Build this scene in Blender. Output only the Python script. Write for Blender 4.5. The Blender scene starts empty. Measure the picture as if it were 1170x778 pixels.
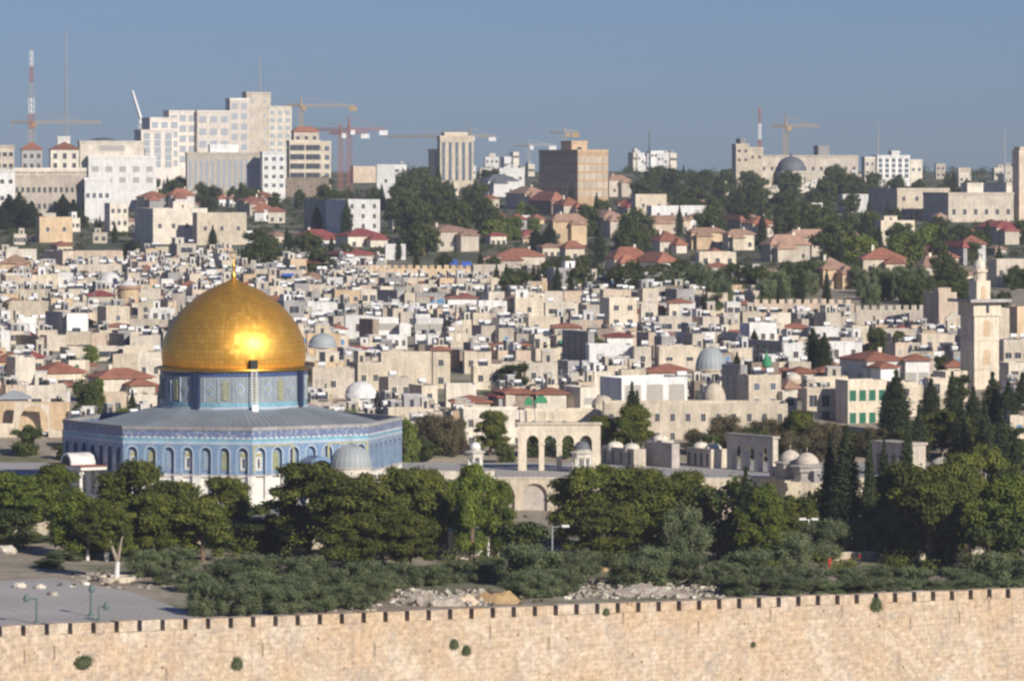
import bpy, math, random
import numpy as np
from mathutils import Vector, Matrix
from mathutils.geometry import tessellate_polygon
R = math.radians
S = bpy.context.scene
COL = S.collection
rnd = random.Random(11)

# ------------------------------------------------------------------ camera
F = 5110.0                      # focal length in photo pixels (photo is 1170 px wide)
HZ, CX = 200.0, 585.0           # horizon row and centre column of the photo
EYE = 50.0                      # eye height above the shrine's platform
cam = bpy.data.cameras.new('camera')
cam.lens = F / 1170 * 36
cam.sensor_width = 36
cam.shift_y = -(389 - HZ) / 1170
cam.clip_start, cam.clip_end = 5, 9000
camo = bpy.data.objects.new('camera', cam)
COL.objects.link(camo)
camo.location = (0, 0, EYE)
camo.rotation_euler = (R(90), 0, 0)
S.camera = camo

# ------------------------------------------------------------------ sky, sun, exposure
SUN_AZ, SUN_EL = 35.0, 25.0     # azimuth to the right of "behind the camera"
w = bpy.data.worlds.new('World')
S.world = w
w.use_nodes = True
nt = w.node_tree
bg = nt.nodes['Background']
sky = nt.nodes.new('ShaderNodeTexSky')
sky.sky_type = 'NISHITA'
sky.sun_disc = False
sky.sun_elevation = R(SUN_EL)
sky.sun_rotation = R(180 - SUN_AZ)
sky.altitude = 800
sky.air_density = 1.0
sky.dust_density = 0.35
sky.ozone_density = 2.0
tint = nt.nodes.new('ShaderNodeMix'); tint.data_type = 'RGBA'; tint.blend_type = 'MULTIPLY'
tint.inputs[0].default_value = 1.0
nt.links.new(sky.outputs[0], tint.inputs[6]); tint.inputs[7].default_value = (.47, .635, 1.14, 1)
nt.links.new(tint.outputs[2], bg.inputs[0])
bg.inputs[1].default_value = 0.052
sd = bpy.data.lights.new('sun', 'SUN')
sd.energy = 4.5
sd.angle = R(0.5)
sd.color = (1.0, 0.92, 0.80)
so = bpy.data.objects.new('sun', sd)
COL.objects.link(so)
sdir = Vector((math.sin(R(SUN_AZ)) * math.cos(R(SUN_EL)), -math.cos(R(SUN_AZ)) * math.cos(R(SUN_EL)), math.sin(R(SUN_EL))))
so.rotation_euler = sdir.to_track_quat('Z', 'Y').to_euler()
so.location = (200, 300, 150)
vs = S.view_settings
vs.view_transform = 'Standard'
vs.look = 'None'
vs.exposure = 0.2
vs.gamma = 1
vs.use_curve_mapping = False
S.render.engine = 'CYCLES'
S.cycles.use_denoising = True
S.cycles.max_bounces = 5
S.cycles.diffuse_bounces = 2
S.cycles.glossy_bounces = 3
S.cycles.volume_bounces = 1
S.cycles.filter_width = 2.5

# ------------------------------------------------------------------ pixel <-> world helpers
def wx(px, Y): return (px - CX) * Y / F
def wz(py, Y): return EYE - (py - HZ) * Y / F
def pxof(x, Y): return CX + x * F / Y
def rowof(z, Y): return HZ + (EYE - z) * F / Y
_T = [(785, 525), (850, 472), (1000, 405), (1200, 352), (1500, 304), (2000, 252), (2600, 213), (3000, 196)]
_TY = [a for a, b in _T]
_TZ = [wz(b, a) for a, b in _T]
def gz(Y):
    return float(np.interp(Y, _TY + [3500], _TZ + [_TZ[-1] - 25]))
def Yof(row):
    lo, hi = 785.0, 3000.0
    if row >= 525: return 785.0
    for _ in range(40):
        m = (lo + hi) / 2
        if rowof(gz(m), m) > row: lo = m
        else: hi = m
    return lo
WA = Vector((wx(0, 510), 510)); WB = Vector((wx(1170, 600), 600))     # east wall line
def wallz(x): return -1.4 - (x - WA.x) / (WB.x - WA.x) * 4.0           # top of merlons
def esp(x): return wallz(max(-90, min(90, x))) - 1.9
def wallY(x): return WA.y + (x - WA.x) * (WB.y - WA.y) / (WB.x - WA.x)
def smooth(a, b, t):
    t = max(0, min(1, (t - a) / (b - a)))
    return t * t * (3 - 2 * t)
def ground(x, Y):
    wy = wallY(max(-300, min(300, x)))
    if Y < wy:
        base = -24 + 70 * smooth(260, 10, Y) - 10 * smooth(10, 300, Y) + 12 * smooth(wy - 120, wy, Y)
        return base
    if Y < 772: return esp(x)
    if Y < 785: return esp(x) + (gz(785) - esp(x)) * (Y - 772) / 13
    return gz(Y)

# ------------------------------------------------------------------ materials
MATS = {}
def nodes_of(name):
    m = bpy.data.materials.new(name)
    m.use_nodes = True
    MATS[name] = m
    t = m.node_tree
    return m, t, t.nodes['Principled BSDF']
def nn(t, k, **kw):
    n = t.nodes.new(k)
    for a, b in kw.items():
        setattr(n, a, b)
    return n
def mixc(t, fac, a, b, mode='MIX'):
    n = nn(t, 'ShaderNodeMix', data_type='RGBA', blend_type=mode)
    for s, v in ((0, fac), (6, a), (7, b)):
        if hasattr(v, 'is_output') or isinstance(v, bpy.types.NodeSocket):
            t.links.new(v, n.inputs[s])
        else:
            n.inputs[s].default_value = v if s == 0 else (*v, 1)
    return n.outputs[2]
def noise(t, scale, detail=4, coord='Object', vec=None, rough=.55):
    n = nn(t, 'ShaderNodeTexNoise')
    n.inputs['Scale'].default_value = scale
    n.inputs['Detail'].default_value = detail
    n.inputs['Roughness'].default_value = rough
    if vec is None:
        tc = nn(t, 'ShaderNodeTexCoord')
        vec = tc.outputs[coord]
    t.links.new(vec, n.inputs['Vector'])
    return n.outputs['Fac']
def ramp(t, fac, stops):
    n = nn(t, 'ShaderNodeValToRGB')
    els = n.color_ramp.elements
    while len(els) < len(stops): els.new(0.5)
    for e, (p, c) in zip(els, stops):
        e.position = p
        e.color = (*c, 1) if not isinstance(c, (int, float)) else (c, c, c, 1)
    t.links.new(fac, n.inputs[0])
    return n.outputs[0]
def plain(name, c, rough=.8, metal=0, spec=.3, var=.12, scale=.6):
    m, t, b = nodes_of(name)
    v = ramp(t, noise(t, scale), [(.3, 1 - var), (.7, 1 + var)])
    col = mixc(t, 1.0, c, v, 'MULTIPLY')
    t.links.new(col, b.inputs['Base Color'])
    b.inputs['Roughness'].default_value = rough
    b.inputs['Metallic'].default_value = metal
    b.inputs['Specular IOR Level'].default_value = spec
    return m
def stone(name, c, var=.16, course=True):
    """limestone: coursed blocks, blotches, streaks; each building a little different"""
    m, t, b = nodes_of(name)
    tc = nn(t, 'ShaderNodeTexCoord')
    ob = tc.outputs['Object']
    v1 = ramp(t, noise(t, .22, 3, vec=ob), [(.3, 1 - var), (.7, 1 + var)])
    col = mixc(t, 1.0, c, v1, 'MULTIPLY')
    mp = nn(t, 'ShaderNodeMapping')
    mp.inputs['Scale'].default_value = (1.6, 1.6, .18)
    t.links.new(ob, mp.inputs['Vector'])
    st = ramp(t, noise(t, 1.0, 4, vec=mp.outputs[0]), [(.38, .80), (.55, 1.04)])
    col = mixc(t, .8, col, st, 'MULTIPLY')
    fine = ramp(t, noise(t, 2.2, 3, vec=ob), [(.3, .86), (.7, 1.12)])
    col = mixc(t, 1.0, col, fine, 'MULTIPLY')
    oi = nn(t, 'ShaderNodeObjectInfo')
    rv = ramp(t, oi.outputs['Random'], [(0, .84), (1, 1.14)])
    col = mixc(t, 1.0, col, rv, 'MULTIPLY')
    t.links.new(col, b.inputs['Base Color'])
    b.inputs['Roughness'].default_value = .92
    b.inputs['Specular IOR Level'].default_value = .15
    bp = nn(t, 'ShaderNodeBump')
    bp.inputs['Strength'].default_value = .25
    bp.inputs['Distance'].default_value = .12
    t.links.new(noise(t, 3.5, 3, vec=ob), bp.inputs['Height'])
    t.links.new(bp.outputs[0], b.inputs['Normal'])
    return m
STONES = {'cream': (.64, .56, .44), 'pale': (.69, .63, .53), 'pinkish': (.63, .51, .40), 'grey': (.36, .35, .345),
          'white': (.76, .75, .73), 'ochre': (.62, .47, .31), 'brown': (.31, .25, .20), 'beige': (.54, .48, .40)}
for k, c in STONES.items(): stone('stone_' + k, c, var=.06 if k == 'white' else .14)
stone('office_orange', (.56, .40, .26), var=.06)
stone('hotel_pink', (.74, .67, .60), var=.06)
plain('roof_flat', (.46, .44, .41), var=.25)
plain('roof_light', (.66, .65, .62), var=.2)
plain('roof_dark', (.22, .22, .23), var=.2)
plain('roof_sheet', (.22, .25, .28), rough=.6, var=.15, scale=.2)
plain('roof_lead', (.36, .39, .40), rough=.55, var=.12, scale=.25)
def tiles(name, c):
    m, t, b = nodes_of(name)
    tc = nn(t, 'ShaderNodeTexCoord')
    wv = nn(t, 'ShaderNodeTexWave', wave_type='BANDS', bands_direction='DIAGONAL')
    wv.inputs['Scale'].default_value = 2.2
    wv.inputs['Distortion'].default_value = 1.5
    t.links.new(tc.outputs['Object'], wv.inputs['Vector'])
    v = ramp(t, wv.outputs['Fac'], [(0, .78), (1, 1.1)])
    col = mixc(t, 1.0, c, v, 'MULTIPLY')
    v = ramp(t, noise(t, .5, 4), [(.3, .75), (.7, 1.2)])
    col = mixc(t, 1.0, col, v, 'MULTIPLY')
    oi = nn(t, 'ShaderNodeObjectInfo')
    col = mixc(t, 1.0, col, ramp(t, oi.outputs['Random'], [(0, .8), (1, 1.15)]), 'MULTIPLY')
    t.links.new(col, b.inputs['Base Color'])
    b.inputs['Roughness'].default_value = .85
tiles('tile_red', (.35, .145, .095))
tiles('tile_brown', (.40, .25, .18))
tiles('tile_wine', (.33, .09, .08))
plain('glass_dark', (.055, .06, .07), rough=.25, spec=.5, var=.3, scale=3)
plain('glass_blue', (.10, .13, .17), rough=.2, spec=.6, var=.3, scale=3)
plain('shutter_green', (.03, .14, .085)); plain('shutter_blue', (.12, .25, .42)); plain('pane_pale', (.34, .37, .41), rough=.4, spec=.5)
plain('grille_pale', (.40, .38, .35), var=.35, scale=8)
plain('metal_white', (.78, .78, .77), rough=.5); plain('metal_grey', (.35, .36, .38), rough=.5)
plain('panel_dark', (.06, .07, .09), rough=.3, spec=.5); plain('tank_black', (.03, .03, .03), rough=.5)
plain('cloth_blue', (.05, .13, .50)); plain('cloth_green', (.06, .27, .13)); plain('cloth_orange', (.75, .28, .04))
plain('crane_red', (.36, .15, .12)); plain('crane_yellow', (.45, .32, .17)); plain('crane_grey', (.40, .40, .38))
plain('dark_slate', (.14, .15, .17), rough=.6)
plain('iron_green', (.12, .17, .155), rough=.5)
stone('plaster_white', (.86, .86, .85), var=.04)
plain('whitewash', (.72, .71, .68)); plain('bark', (.17, .12, .085), var=.3, scale=3); plain('bark_pale', (.33, .27, .22), var=.3, scale=3)
m, t, b = nodes_of('rock')
col = ramp(t, noise(t, 1.1, 8, rough=.75), [(.36, (.20, .17, .13)), (.5, (.36, .31, .25)), (.58, (.52, .48, .42)), (.66, (.33, .25, .16))])
t.links.new(col, b.inputs['Base Color']); b.inputs['Roughness'].default_value = .95
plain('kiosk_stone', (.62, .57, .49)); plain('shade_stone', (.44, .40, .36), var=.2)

# ground, plaza, platform
m, t, b = nodes_of('ground_earth')
g = noise(t, .035, 8)
col = ramp(t, g, [(.32, (.30, .24, .17)), (.5, (.40, .34, .26)), (.62, (.16, .17, .09)), (.8, (.36, .31, .24))])
col = mixc(t, 1.0, col, ramp(t, noise(t, .8, 5), [(.3, .7), (.7, 1.2)]), 'MULTIPLY')
t.links.new(col, b.inputs['Base Color']); b.inputs['Roughness'].default_value = .95
m, t, b = nodes_of('plaza_paving')
col = ramp(t, noise(t, .06, 6), [(.3, (.42, .40, .37)), (.7, (.54, .51, .475))])
col = mixc(t, 1.0, col, ramp(t, noise(t, 1.4, 5), [(.3, .88), (.7, 1.08)]), 'MULTIPLY')
bk = nn(t, 'ShaderNodeTexBrick'); bk.inputs['Scale'].default_value = .28
bk.inputs['Color1'].default_value = (1, 1, 1, 1); bk.inputs['Color2'].default_value = (.93, .93, .93, 1); bk.inputs['Mortar'].default_value = (.72, .72, .72, 1)
t.links.new(nn(t, 'ShaderNodeTexCoord').outputs['Object'], bk.inputs['Vector'])
col = mixc(t, 1.0, col, bk.outputs['Color'], 'MULTIPLY')
t.links.new(col, b.inputs['Base Color']); b.inputs['Roughness'].default_value = .85
m, t, b = nodes_of('dry_grass')
col = ramp(t, noise(t, .7, 6), [(.3, (.30, .20, .10)), (.6, (.46, .31, .16)), (.8, (.36, .30, .2))])
t.links.new(col, b.inputs['Base Color']); b.inputs['Roughness'].default_value = 1
m, t, b = nodes_of('hill_scrub')
col = ramp(t, noise(t, .03, 8), [(.36, (.065, .085, .035)), (.52, (.12, .12, .06)), (.66, (.30, .26, .19))])
col = mixc(t, 1.0, col, ramp(t, noise(t, .6, 5), [(.3, .6), (.7, 1.3)]), 'MULTIPLY')
t.links.new(col, b.inputs['Base Color']); b.inputs['Roughness'].default_value = .95
plain('path_tan', (.62, .50, .36), var=.15)

# old city wall masonry: local x along the wall, local z up
m, t, b = nodes_of('wall_masonry')
tc = nn(t, 'ShaderNodeTexCoord')
sp = nn(t, 'ShaderNodeSeparateXYZ'); t.links.new(tc.outputs['Object'], sp.inputs[0])
cb = nn(t, 'ShaderNodeCombineXYZ'); t.links.new(sp.outputs[0], cb.inputs[0]); t.links.new(sp.outputs[2], cb.inputs[1])
bk = nn(t, 'ShaderNodeTexBrick')
for k, v in (('Scale', 1.0), ('Brick Width', 1.25), ('Row Height', .62), ('Mortar Size', .035), ('Bias', 0)): bk.inputs[k].default_value = v
bk.inputs['Color1'].default_value = (.54, .42, .30, 1); bk.inputs['Color2'].default_value = (.62, .51, .39, 1); bk.inputs['Mortar'].default_value = (.45, .34, .24, 1)
t.links.new(cb.outputs[0], bk.inputs['Vector'])
pn = noise(t, .16, 7, vec=cb.outputs[0], rough=.65)
col = mixc(t, ramp(t, pn, [(.52, 0), (.62, .6)]), bk.outputs['Color'], (.66, .59, .49))
col = mixc(t, ramp(t, noise(t, .11, 5, vec=tc.outputs['Object']), [(.48, 0), (.62, .5)]), col, (.54, .38, .23))
col = mixc(t, ramp(t, noise(t, .22, 8, vec=cb.outputs[0], rough=.75), [(.50, 0), (.64, .7)]), col, (.40, .35, .30))
mp = nn(t, 'ShaderNodeMapping'); mp.inputs['Scale'].default_value = (.9, .05, 1); t.links.new(cb.outputs[0], mp.inputs[0])
col = mixc(t, ramp(t, noise(t, 1, 5, vec=mp.outputs[0]), [(.52, 0), (.68, .6)]), col, (.46, .34, .24))
col = mixc(t, 1.0, col, ramp(t, noise(t, 1.2, 6, vec=cb.outputs[0], rough=.8), [(.36, .66), (.62, 1.2)]), 'MULTIPLY')
vo = nn(t, 'ShaderNodeTexVoronoi'); vo.inputs['Scale'].default_value = .42; t.links.new(cb.outputs[0], vo.inputs['Vector'])
col = mixc(t, ramp(t, vo.outputs['Distance'], [(.05, .9), (.10, 0)]), col, (.12, .09, .06))
t.links.new(col, b.inputs['Base Color']); b.inputs['Roughness'].default_value = .95; b.inputs['Specular IOR Level'].default_value = .1
bp = nn(t, 'ShaderNodeBump'); bp.inputs['Strength'].default_value = .6; bp.inputs['Distance'].default_value = .15
t.links.new(noise(t, 1.8, 6, vec=cb.outputs[0]), bp.inputs['Height']); t.links.new(bp.outputs[0], b.inputs['Normal'])

# foliage
def leaf(name, a, bb):
    m, t, b = nodes_of(name)
    oi = nn(t, 'ShaderNodeObjectInfo')
    col = ramp(t, noise(t, .55, 5), [(.35, a), (.68, bb)])
    col = mixc(t, 1.0, col, ramp(t, oi.outputs['Random'], [(0, .8), (1, 1.2)]), 'MULTIPLY')
    t.links.new(col, b.inputs['Base Color'])
    b.inputs['Roughness'].default_value = .75
    b.inputs['Specular IOR Level'].default_value = .25
leaf('leaf_pine', (.045, .064, .012), (.150, .158, .026))
leaf('leaf_pine_green', (.050, .078, .012), (.155, .185, .026))
leaf('leaf_olive', (.068, .094, .040), (.185, .215, .105))
leaf('leaf_cypress', (.022, .036, .014), (.055, .070, .025))
leaf('leaf_broad', (.030, .048, .014), (.100, .115, .030))
leaf('leaf_brown', (.075, .07, .035), (.16, .13, .07))
leaf('leaf_bright', (.09, .13, .025), (.17, .20, .04))

# shrine materials
m, t, b = nodes_of('gold_leaf')
uv = nn(t, 'ShaderNodeTexCoord').outputs['UV']
fl = nn(t, 'ShaderNodeVectorMath', operation='FLOOR'); t.links.new(uv, fl.inputs[0])
wn = nn(t, 'ShaderNodeTexWhiteNoise', noise_dimensions='3D'); t.links.new(fl.outputs[0], wn.inputs['Vector'])
sb = nn(t, 'ShaderNodeVectorMath', operation='SUBTRACT'); t.links.new(wn.outputs['Color'], sb.inputs[0]); sb.inputs[1].default_value = (.5, .5, .5)
sc = nn(t, 'ShaderNodeVectorMath', operation='SCALE'); t.links.new(sb.outputs[0], sc.inputs[0]); sc.inputs['Scale'].default_value = .075
ge = nn(t, 'ShaderNodeNewGeometry')
ad = nn(t, 'ShaderNodeVectorMath', operation='ADD'); t.links.new(ge.outputs['Normal'], ad.inputs[0]); t.links.new(sc.outputs[0], ad.inputs[1])
no = nn(t, 'ShaderNodeVectorMath', operation='NORMALIZE'); t.links.new(ad.outputs[0], no.inputs[0])
fr = nn(t, 'ShaderNodeVectorMath', operation='FRACTION'); t.links.new(uv, fr.inputs[0])
s2 = nn(t, 'ShaderNodeSeparateXYZ'); t.links.new(fr.outputs[0], s2.inputs[0])
def band(o, wd):
    a = nn(t, 'ShaderNodeMath', operation='LESS_THAN'); t.links.new(o, a.inputs[0]); a.inputs[1].default_value = wd
    return a.outputs[0]
mxm = nn(t, 'ShaderNodeMath', operation='MAXIMUM'); t.links.new(band(s2.outputs[0], .13), mxm.inputs[0]); t.links.new(band(s2.outputs[1], .12), mxm.inputs[1])
sepc = nn(t, 'ShaderNodeSeparateColor'); t.links.new(wn.outputs['Color'], sepc.inputs[0])
col = mixc(t, ramp(t, sepc.outputs[0], [(0, 0), (1, 1)]), (.93, .475, .065), (1.0, .565, .105))
col = mixc(t, ramp(t, noise(t, .5, 4), [(.4, 0), (.75, .5)]), col, (.66, .36, .07))
mh = nn(t, 'ShaderNodeMath', operation='MULTIPLY'); t.links.new(mxm.outputs[0], mh.inputs[0]); mh.inputs[1].default_value = .35
col = mixc(t, mh.outputs[0], col, (.40, .19, .03))
t.links.new(col, b.inputs['Base Color']); t.links.new(no.outputs[0], b.inputs['Normal'])
b.inputs['Metallic'].default_value = .78; b.inputs['Roughness'].default_value = .45
plain('gold_rim', (.80, .46, .09), rough=.4, metal=1)

def tilework(name, base, second, third, scale, amount=.5):
    m, t, b = nodes_of(name)
    tc = nn(t, 'ShaderNodeTexCoord')
    vo = nn(t, 'ShaderNodeTexVoronoi', feature='F1', distance='CHEBYCHEV'); vo.inputs['Scale'].default_value = scale; vo.inputs['Randomness'].default_value = .25
    t.links.new(tc.outputs['Object'], vo.inputs['Vector'])
    col = mixc(t, ramp(t, vo.outputs['Distance'], [(.25, amount), (.34, 0)]), base, second)
    v2 = nn(t, 'ShaderNodeTexVoronoi', feature='F1'); v2.inputs['Scale'].default_value = scale * 2.3
    t.links.new(tc.outputs['Object'], v2.inputs['Vector'])
    col = mixc(t, ramp(t, v2.outputs['Distance'], [(.16, amount), (.26, 0)]), col, third)
    col = mixc(t, 1.0, col, ramp(t, noise(t, .5, 4), [(.3, .86), (.7, 1.12)]), 'MULTIPLY')
    t.links.new(col, b.inputs['Base Color']); b.inputs['Roughness'].default_value = .35; b.inputs['Specular IOR Level'].default_value = .45
tilework('tile_blue', (.18, .275, .42), (.28, .37, .48), (.42, .47, .52), 1.1)
tilework('tile_deep_and_shade', (.05, .08, .20), (.10, .16, .30), (.22, .28, .38), 1.4)
tilework('tile_turquoise', (.17, .38, .48), (.34, .50, .55), (.50, .58, .55), 1.5)
tilework('tile_grey', (.29, .32, .34), (.20, .25, .31), (.40, .41, .40), 1.3, .6)
tilework('tile_light', (.42, .49, .57), (.30, .42, .56), (.62, .64, .62), 1.6)
m, t, b = nodes_of('inscription')
tc = nn(t, 'ShaderNodeTexCoord')
col = mixc(t, ramp(t, noise(t, 1.7, 6, vec=tc.outputs['Object'], rough=.75), [(.50, 0), (.56, .75)]), (.13, .17, .30), (.36, .39, .47))
t.links.new(col, b.inputs['Base Color']); b.inputs['Roughness'].default_value = .4
m, t, b = nodes_of('marble')
col = ramp(t, noise(t, .9, 6), [(.35, (.68, .65, .58)), (.55, (.80, .77, .71)), (.7, (.58, .56, .53))])
t.links.new(col, b.inputs['Base Color']); b.inputs['Roughness'].default_value = .45
plain('ceramic_yellow', (.40, .38, .20), rough=.4, var=.2, scale=2); plain('ceramic_white', (.68, .69, .68), rough=.4); plain('navy_tile', (.03, .045, .10), rough=.4)
plain('grille_yellow', (.29, .30, .19), var=.35, scale=4); plain('grille_white', (.58, .58, .54), var=.35, scale=4); plain('grille_grey', (.27, .33, .40), var=.3, scale=4)

# ------------------------------------------------------------------ mesh builder
class G:
    def __init__(s): s.v, s.f, s.m = [], [], []
    def quadbox(s, x0, x1, y0, y1, z0, z1, m, mt=None, bottom=True):
        o = len(s.v)
        s.v += [(x0, y0, z0), (x1, y0, z0), (x1, y1, z0), (x0, y1, z0), (x0, y0, z1), (x1, y0, z1), (x1, y1, z1), (x0, y1, z1)]
        fs = [(0, 1, 5, 4), (1, 2, 6, 5), (2, 3, 7, 6), (3, 0, 4, 7)]
        s.f += [tuple(o + i for i in f) for f in fs]; s.m += [m] * 4
        s.f.append((o + 4, o + 5, o + 6, o + 7)); s.m.append(mt or m)
        if bottom: s.f.append((o + 3, o + 2, o + 1, o)); s.m.append(m)
        return s
    def poly(s, pts, m):
        o = len(s.v); s.v += [tuple(p) for p in pts]; s.f.append(tuple(range(o, o + len(pts)))); s.m.append(m); return s
    def bar(s, a, b, r, m, n=4, r2=None):
        a, b = Vector(a), Vector(b); d = (b - a)
        if d.length < 1e-6: return s
        d.normalize(); u = d.orthogonal().normalized(); v = d.cross(u); r2 = r if r2 is None else r2
        o = len(s.v)
        for p, rr in ((a, r), (b, r2)):
            for i in range(n):
                q = p + (u * math.cos(2 * math.pi * i / n + .785) + v * math.sin(2 * math.pi * i / n + .785)) * rr
                s.v.append(tuple(q))
        for i in range(n):
            j = (i + 1) % n
            s.f.append((o + i, o + j, o + n + j, o + n + i)); s.m.append(m)
        s.f.append(tuple(o + i for i in reversed(range(n)))); s.f.append(tuple(o + n + i for i in range(n))); s.m += [m, m]
        return s
    def lathe(s, prof, n, m, c=(0, 0, 0), a0=0, flat=False):
        """prof: (r, z) from the bottom up"""
        o = len(s.v)
        for r, z in prof:
            for i in range(n):
                a = a0 + 2 * math.pi * i / n
                s.v.append((c[0] + r * math.cos(a), c[1] + r * math.sin(a), c[2] + z))
        for k in range(len(prof) - 1):
            for i in range(n):
                j = (i + 1) % n
                s.f.append((o + k * n + i, o + k * n + j, o + (k + 1) * n + j, o + (k + 1) * n + i)); s.m.append(m)
        return s
    def hip(s, w, d, z, h, m, over=.6):
        w2, d2 = w / 2 + over, d / 2 + over
        r = max(0, (w2 - d2)) if w2 > d2 else 0
        ry = max(0, (d2 - w2)) if d2 > w2 else 0
        o = len(s.v)
        s.v += [(-w2, -d2, z), (w2, -d2, z), (w2, d2, z), (-w2, d2, z), (-w2, -d2, z + .25), (w2, -d2, z + .25), (w2, d2, z + .25), (-w2, d2, z + .25),
                (-r - .05, -ry - .05, z + h), (r + .05, -ry - .05, z + h), (r + .05, ry + .05, z + h), (-r - .05, ry + .05, z + h)]
        for f in ((0, 1, 5, 4), (1, 2, 6, 5), (2, 3, 7, 6), (3, 0, 4, 7), (4, 5, 9, 8), (5, 6, 10, 9), (6, 7, 11, 10), (7, 4, 8, 11), (8, 9, 10, 11), (3, 2, 1, 0)):
            s.f.append(tuple(o + i for i in f)); s.m.append(m)
        return s
    def plate(s, outline, holes, y0, y1, m, ms=None):
        """a slab in the xz plane from y0 (front) to y1 (back) with holes cut through; outline ccw in (x, z)"""
        loops = [[Vector((x, z, 0)) for x, z in outline]] + [[Vector((x, z, 0)) for x, z in h] for h in holes]
        flat = [p for l in loops for p in l]
        tris = tessellate_polygon(loops)
        o = len(s.v); n = len(flat)
        s.v += [(p.x, y0, p.y) for p in flat] + [(p.x, y1, p.y) for p in flat]
        for tr in tris:
            a, b_, c = tr
            s.f.append((o + a, o + b_, o + c)); s.f.append((o + n + c, o + n + b_, o + n + a)); s.m += [m, m]
        k = 0
        for l in loops:
            L = len(l)
            for i in range(L):
                j = (i + 1) % L
                s.f.append((o + k + i, o + k + j, o + n + k + j, o + n + k + i)); s.m.append(ms or m)
            k += L
        return s
    def add(s, g, M):
        o = len(s.v)
        s.v += [tuple(M @ Vector(p)) for p in g.v]
        s.f += [tuple(o + i for i in f) for f in g.f]; s.m += g.m
        return s
    def mesh(s, name, smooth=False):
        me = bpy.data.meshes.new(name)
        me.from_pydata(s.v, [], s.f)
        names = []
        for x in s.m:
            if x not in names: names.append(x)
        for x in names: me.materials.append(MATS[x])
        idx = {x: i for i, x in enumerate(names)}
        me.polygons.foreach_set('material_index', [idx[x] for x in s.m])
        if smooth: me.polygons.foreach_set('use_smooth', [True] * len(s.f))
        me.update()
        return me
def link(name, me, parent=None, loc=(0, 0, 0), rz=0.0, scale=None):
    o = bpy.data.objects.new(name, me)
    COL.objects.link(o)
    if parent: o.parent = parent
    o.location = loc
    o.rotation_euler = (0, 0, rz)
    if scale: o.scale = scale
    return o
def part(name, g, parent, smooth=False, loc=(0, 0, 0), rz=0.0):
    return link(name, g.mesh(name, smooth), parent, loc, rz)
def tag(o, label, cat, group=None, kind=None):
    if label: o['label'] = label
    if cat: o['category'] = cat
    if group: o['group'] = group
    if kind: o['kind'] = kind
    return o
def empty(name, loc, rz=0.0):
    o = link(name, None, None, loc, rz)
    o.empty_display_size = .5
    return o
def recalc(me):
    import bmesh
    bm = bmesh.new(); bm.from_mesh(me); bmesh.ops.recalc_face_normals(bm, faces=bm.faces); bm.to_mesh(me); bm.free()
def arch_pts(cx, wd, z0, zs, rise, n=7):
    """outline of a pointed arch opening (clockwise, as a hole)"""
    h = wd / 2
    p = [(cx - h, z0)]
    for i in range(n + 1):
        a = i / n
        p.append((cx - h * math.cos(a * math.pi / 2) ** 1.0, zs + rise * math.sin(a * math.pi / 2) ** .95))
    for i in range(1, n + 1):
        a = 1 - i / n
        p.append((cx + h * math.cos(a * math.pi / 2), zs + rise * math.sin(a * math.pi / 2) ** .95))
    p.append((cx + h, z0))
    out = []
    for q in p:
        if not out or (abs(q[0] - out[-1][0]) + abs(q[1] - out[-1][1])) > 1e-4: out.append(q)
    return out

# ------------------------------------------------------------------ labels that single each thing out
LM = [('the golden dome', 267, 360), ('the balcony minaret', 1120, 370), ('the grey ribbed dome', 812, 412), ('the cream dome', 816, 452),
      ('the open four-arched arcade', 637, 508), ('the orange office block', 656, 195), ('the stepped hotel tower', 290, 145), ('the twin red hip roofs', 100, 428),
      ('the white cube house', 88, 368), ('the white lattice-window hall', 748, 445), ('the far crenellated wall', 1010, 358), ('the lone dark cypress', 150, 297),
      ('the red tower crane', 394, 170), ('the dark church dome', 905, 188), ('the round bush-like tree', 588, 426), ('the cypress pair', 935, 398),
      ('the big blank cream block', 480, 422), ('the white stepped house', 698, 402), ('the white-topped tower house', 706, 356),
      ('the long red-roofed loggia house', 1012, 418), ('the green-shuttered building', 945, 468), ('the blue tarps', 526, 300), ('the small grey-blue dome', 368, 393),
      ('the grey ruined tower', 643, 318), ('the long red roofs', 735, 293), ('the white lodge with dark glass', 385, 243), ('the twin pale domes', 912, 528),
      ('the huge pointed arch', 38, 492), ('the colonnaded hospice', 58, 215), ('the long beige school', 1110, 240), ('the big cypress clump', 20, 250),
      ('the pale gateway arch', 1096, 365), ('the white gabled lodge', 410, 268), ('the beige flat block', 215, 257), ('the shrine porch', 103, 530),
      ('the green finial', 876, 405), ('the long tan wall', 460, 310), ('the round-capped tan house', 147, 335)]
PEND = []
def relation(px, py, k=0):
    best = sorted(LM, key=lambda l: (px - l[1]) ** 2 + ((py - l[2]) * 1.7) ** 2)[k]
    dx, dy = px - best[1], best[2] - py
    d = math.hypot(dx, dy)
    if abs(dx) > 2.4 * abs(dy): dr = 'right of' if dx > 0 else 'left of'
    elif abs(dy) > 2.4 * abs(dx): dr = 'above' if dy > 0 else 'below'
    else: dr = ('above' if dy > 0 else 'below') + (' and right of' if dx > 0 else ' and left of')
    q = 'just ' if d < 32 else '' if d < 62 else 'well ' if d < 100 else 'far '
    return q + dr + ' ' + best[0]
def pend(o, desc, px, py, feat=''):
    """desc: look; feat: optional extra look; the place is added once all things are known"""
    PEND.append([o, desc, feat, px, py])
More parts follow.
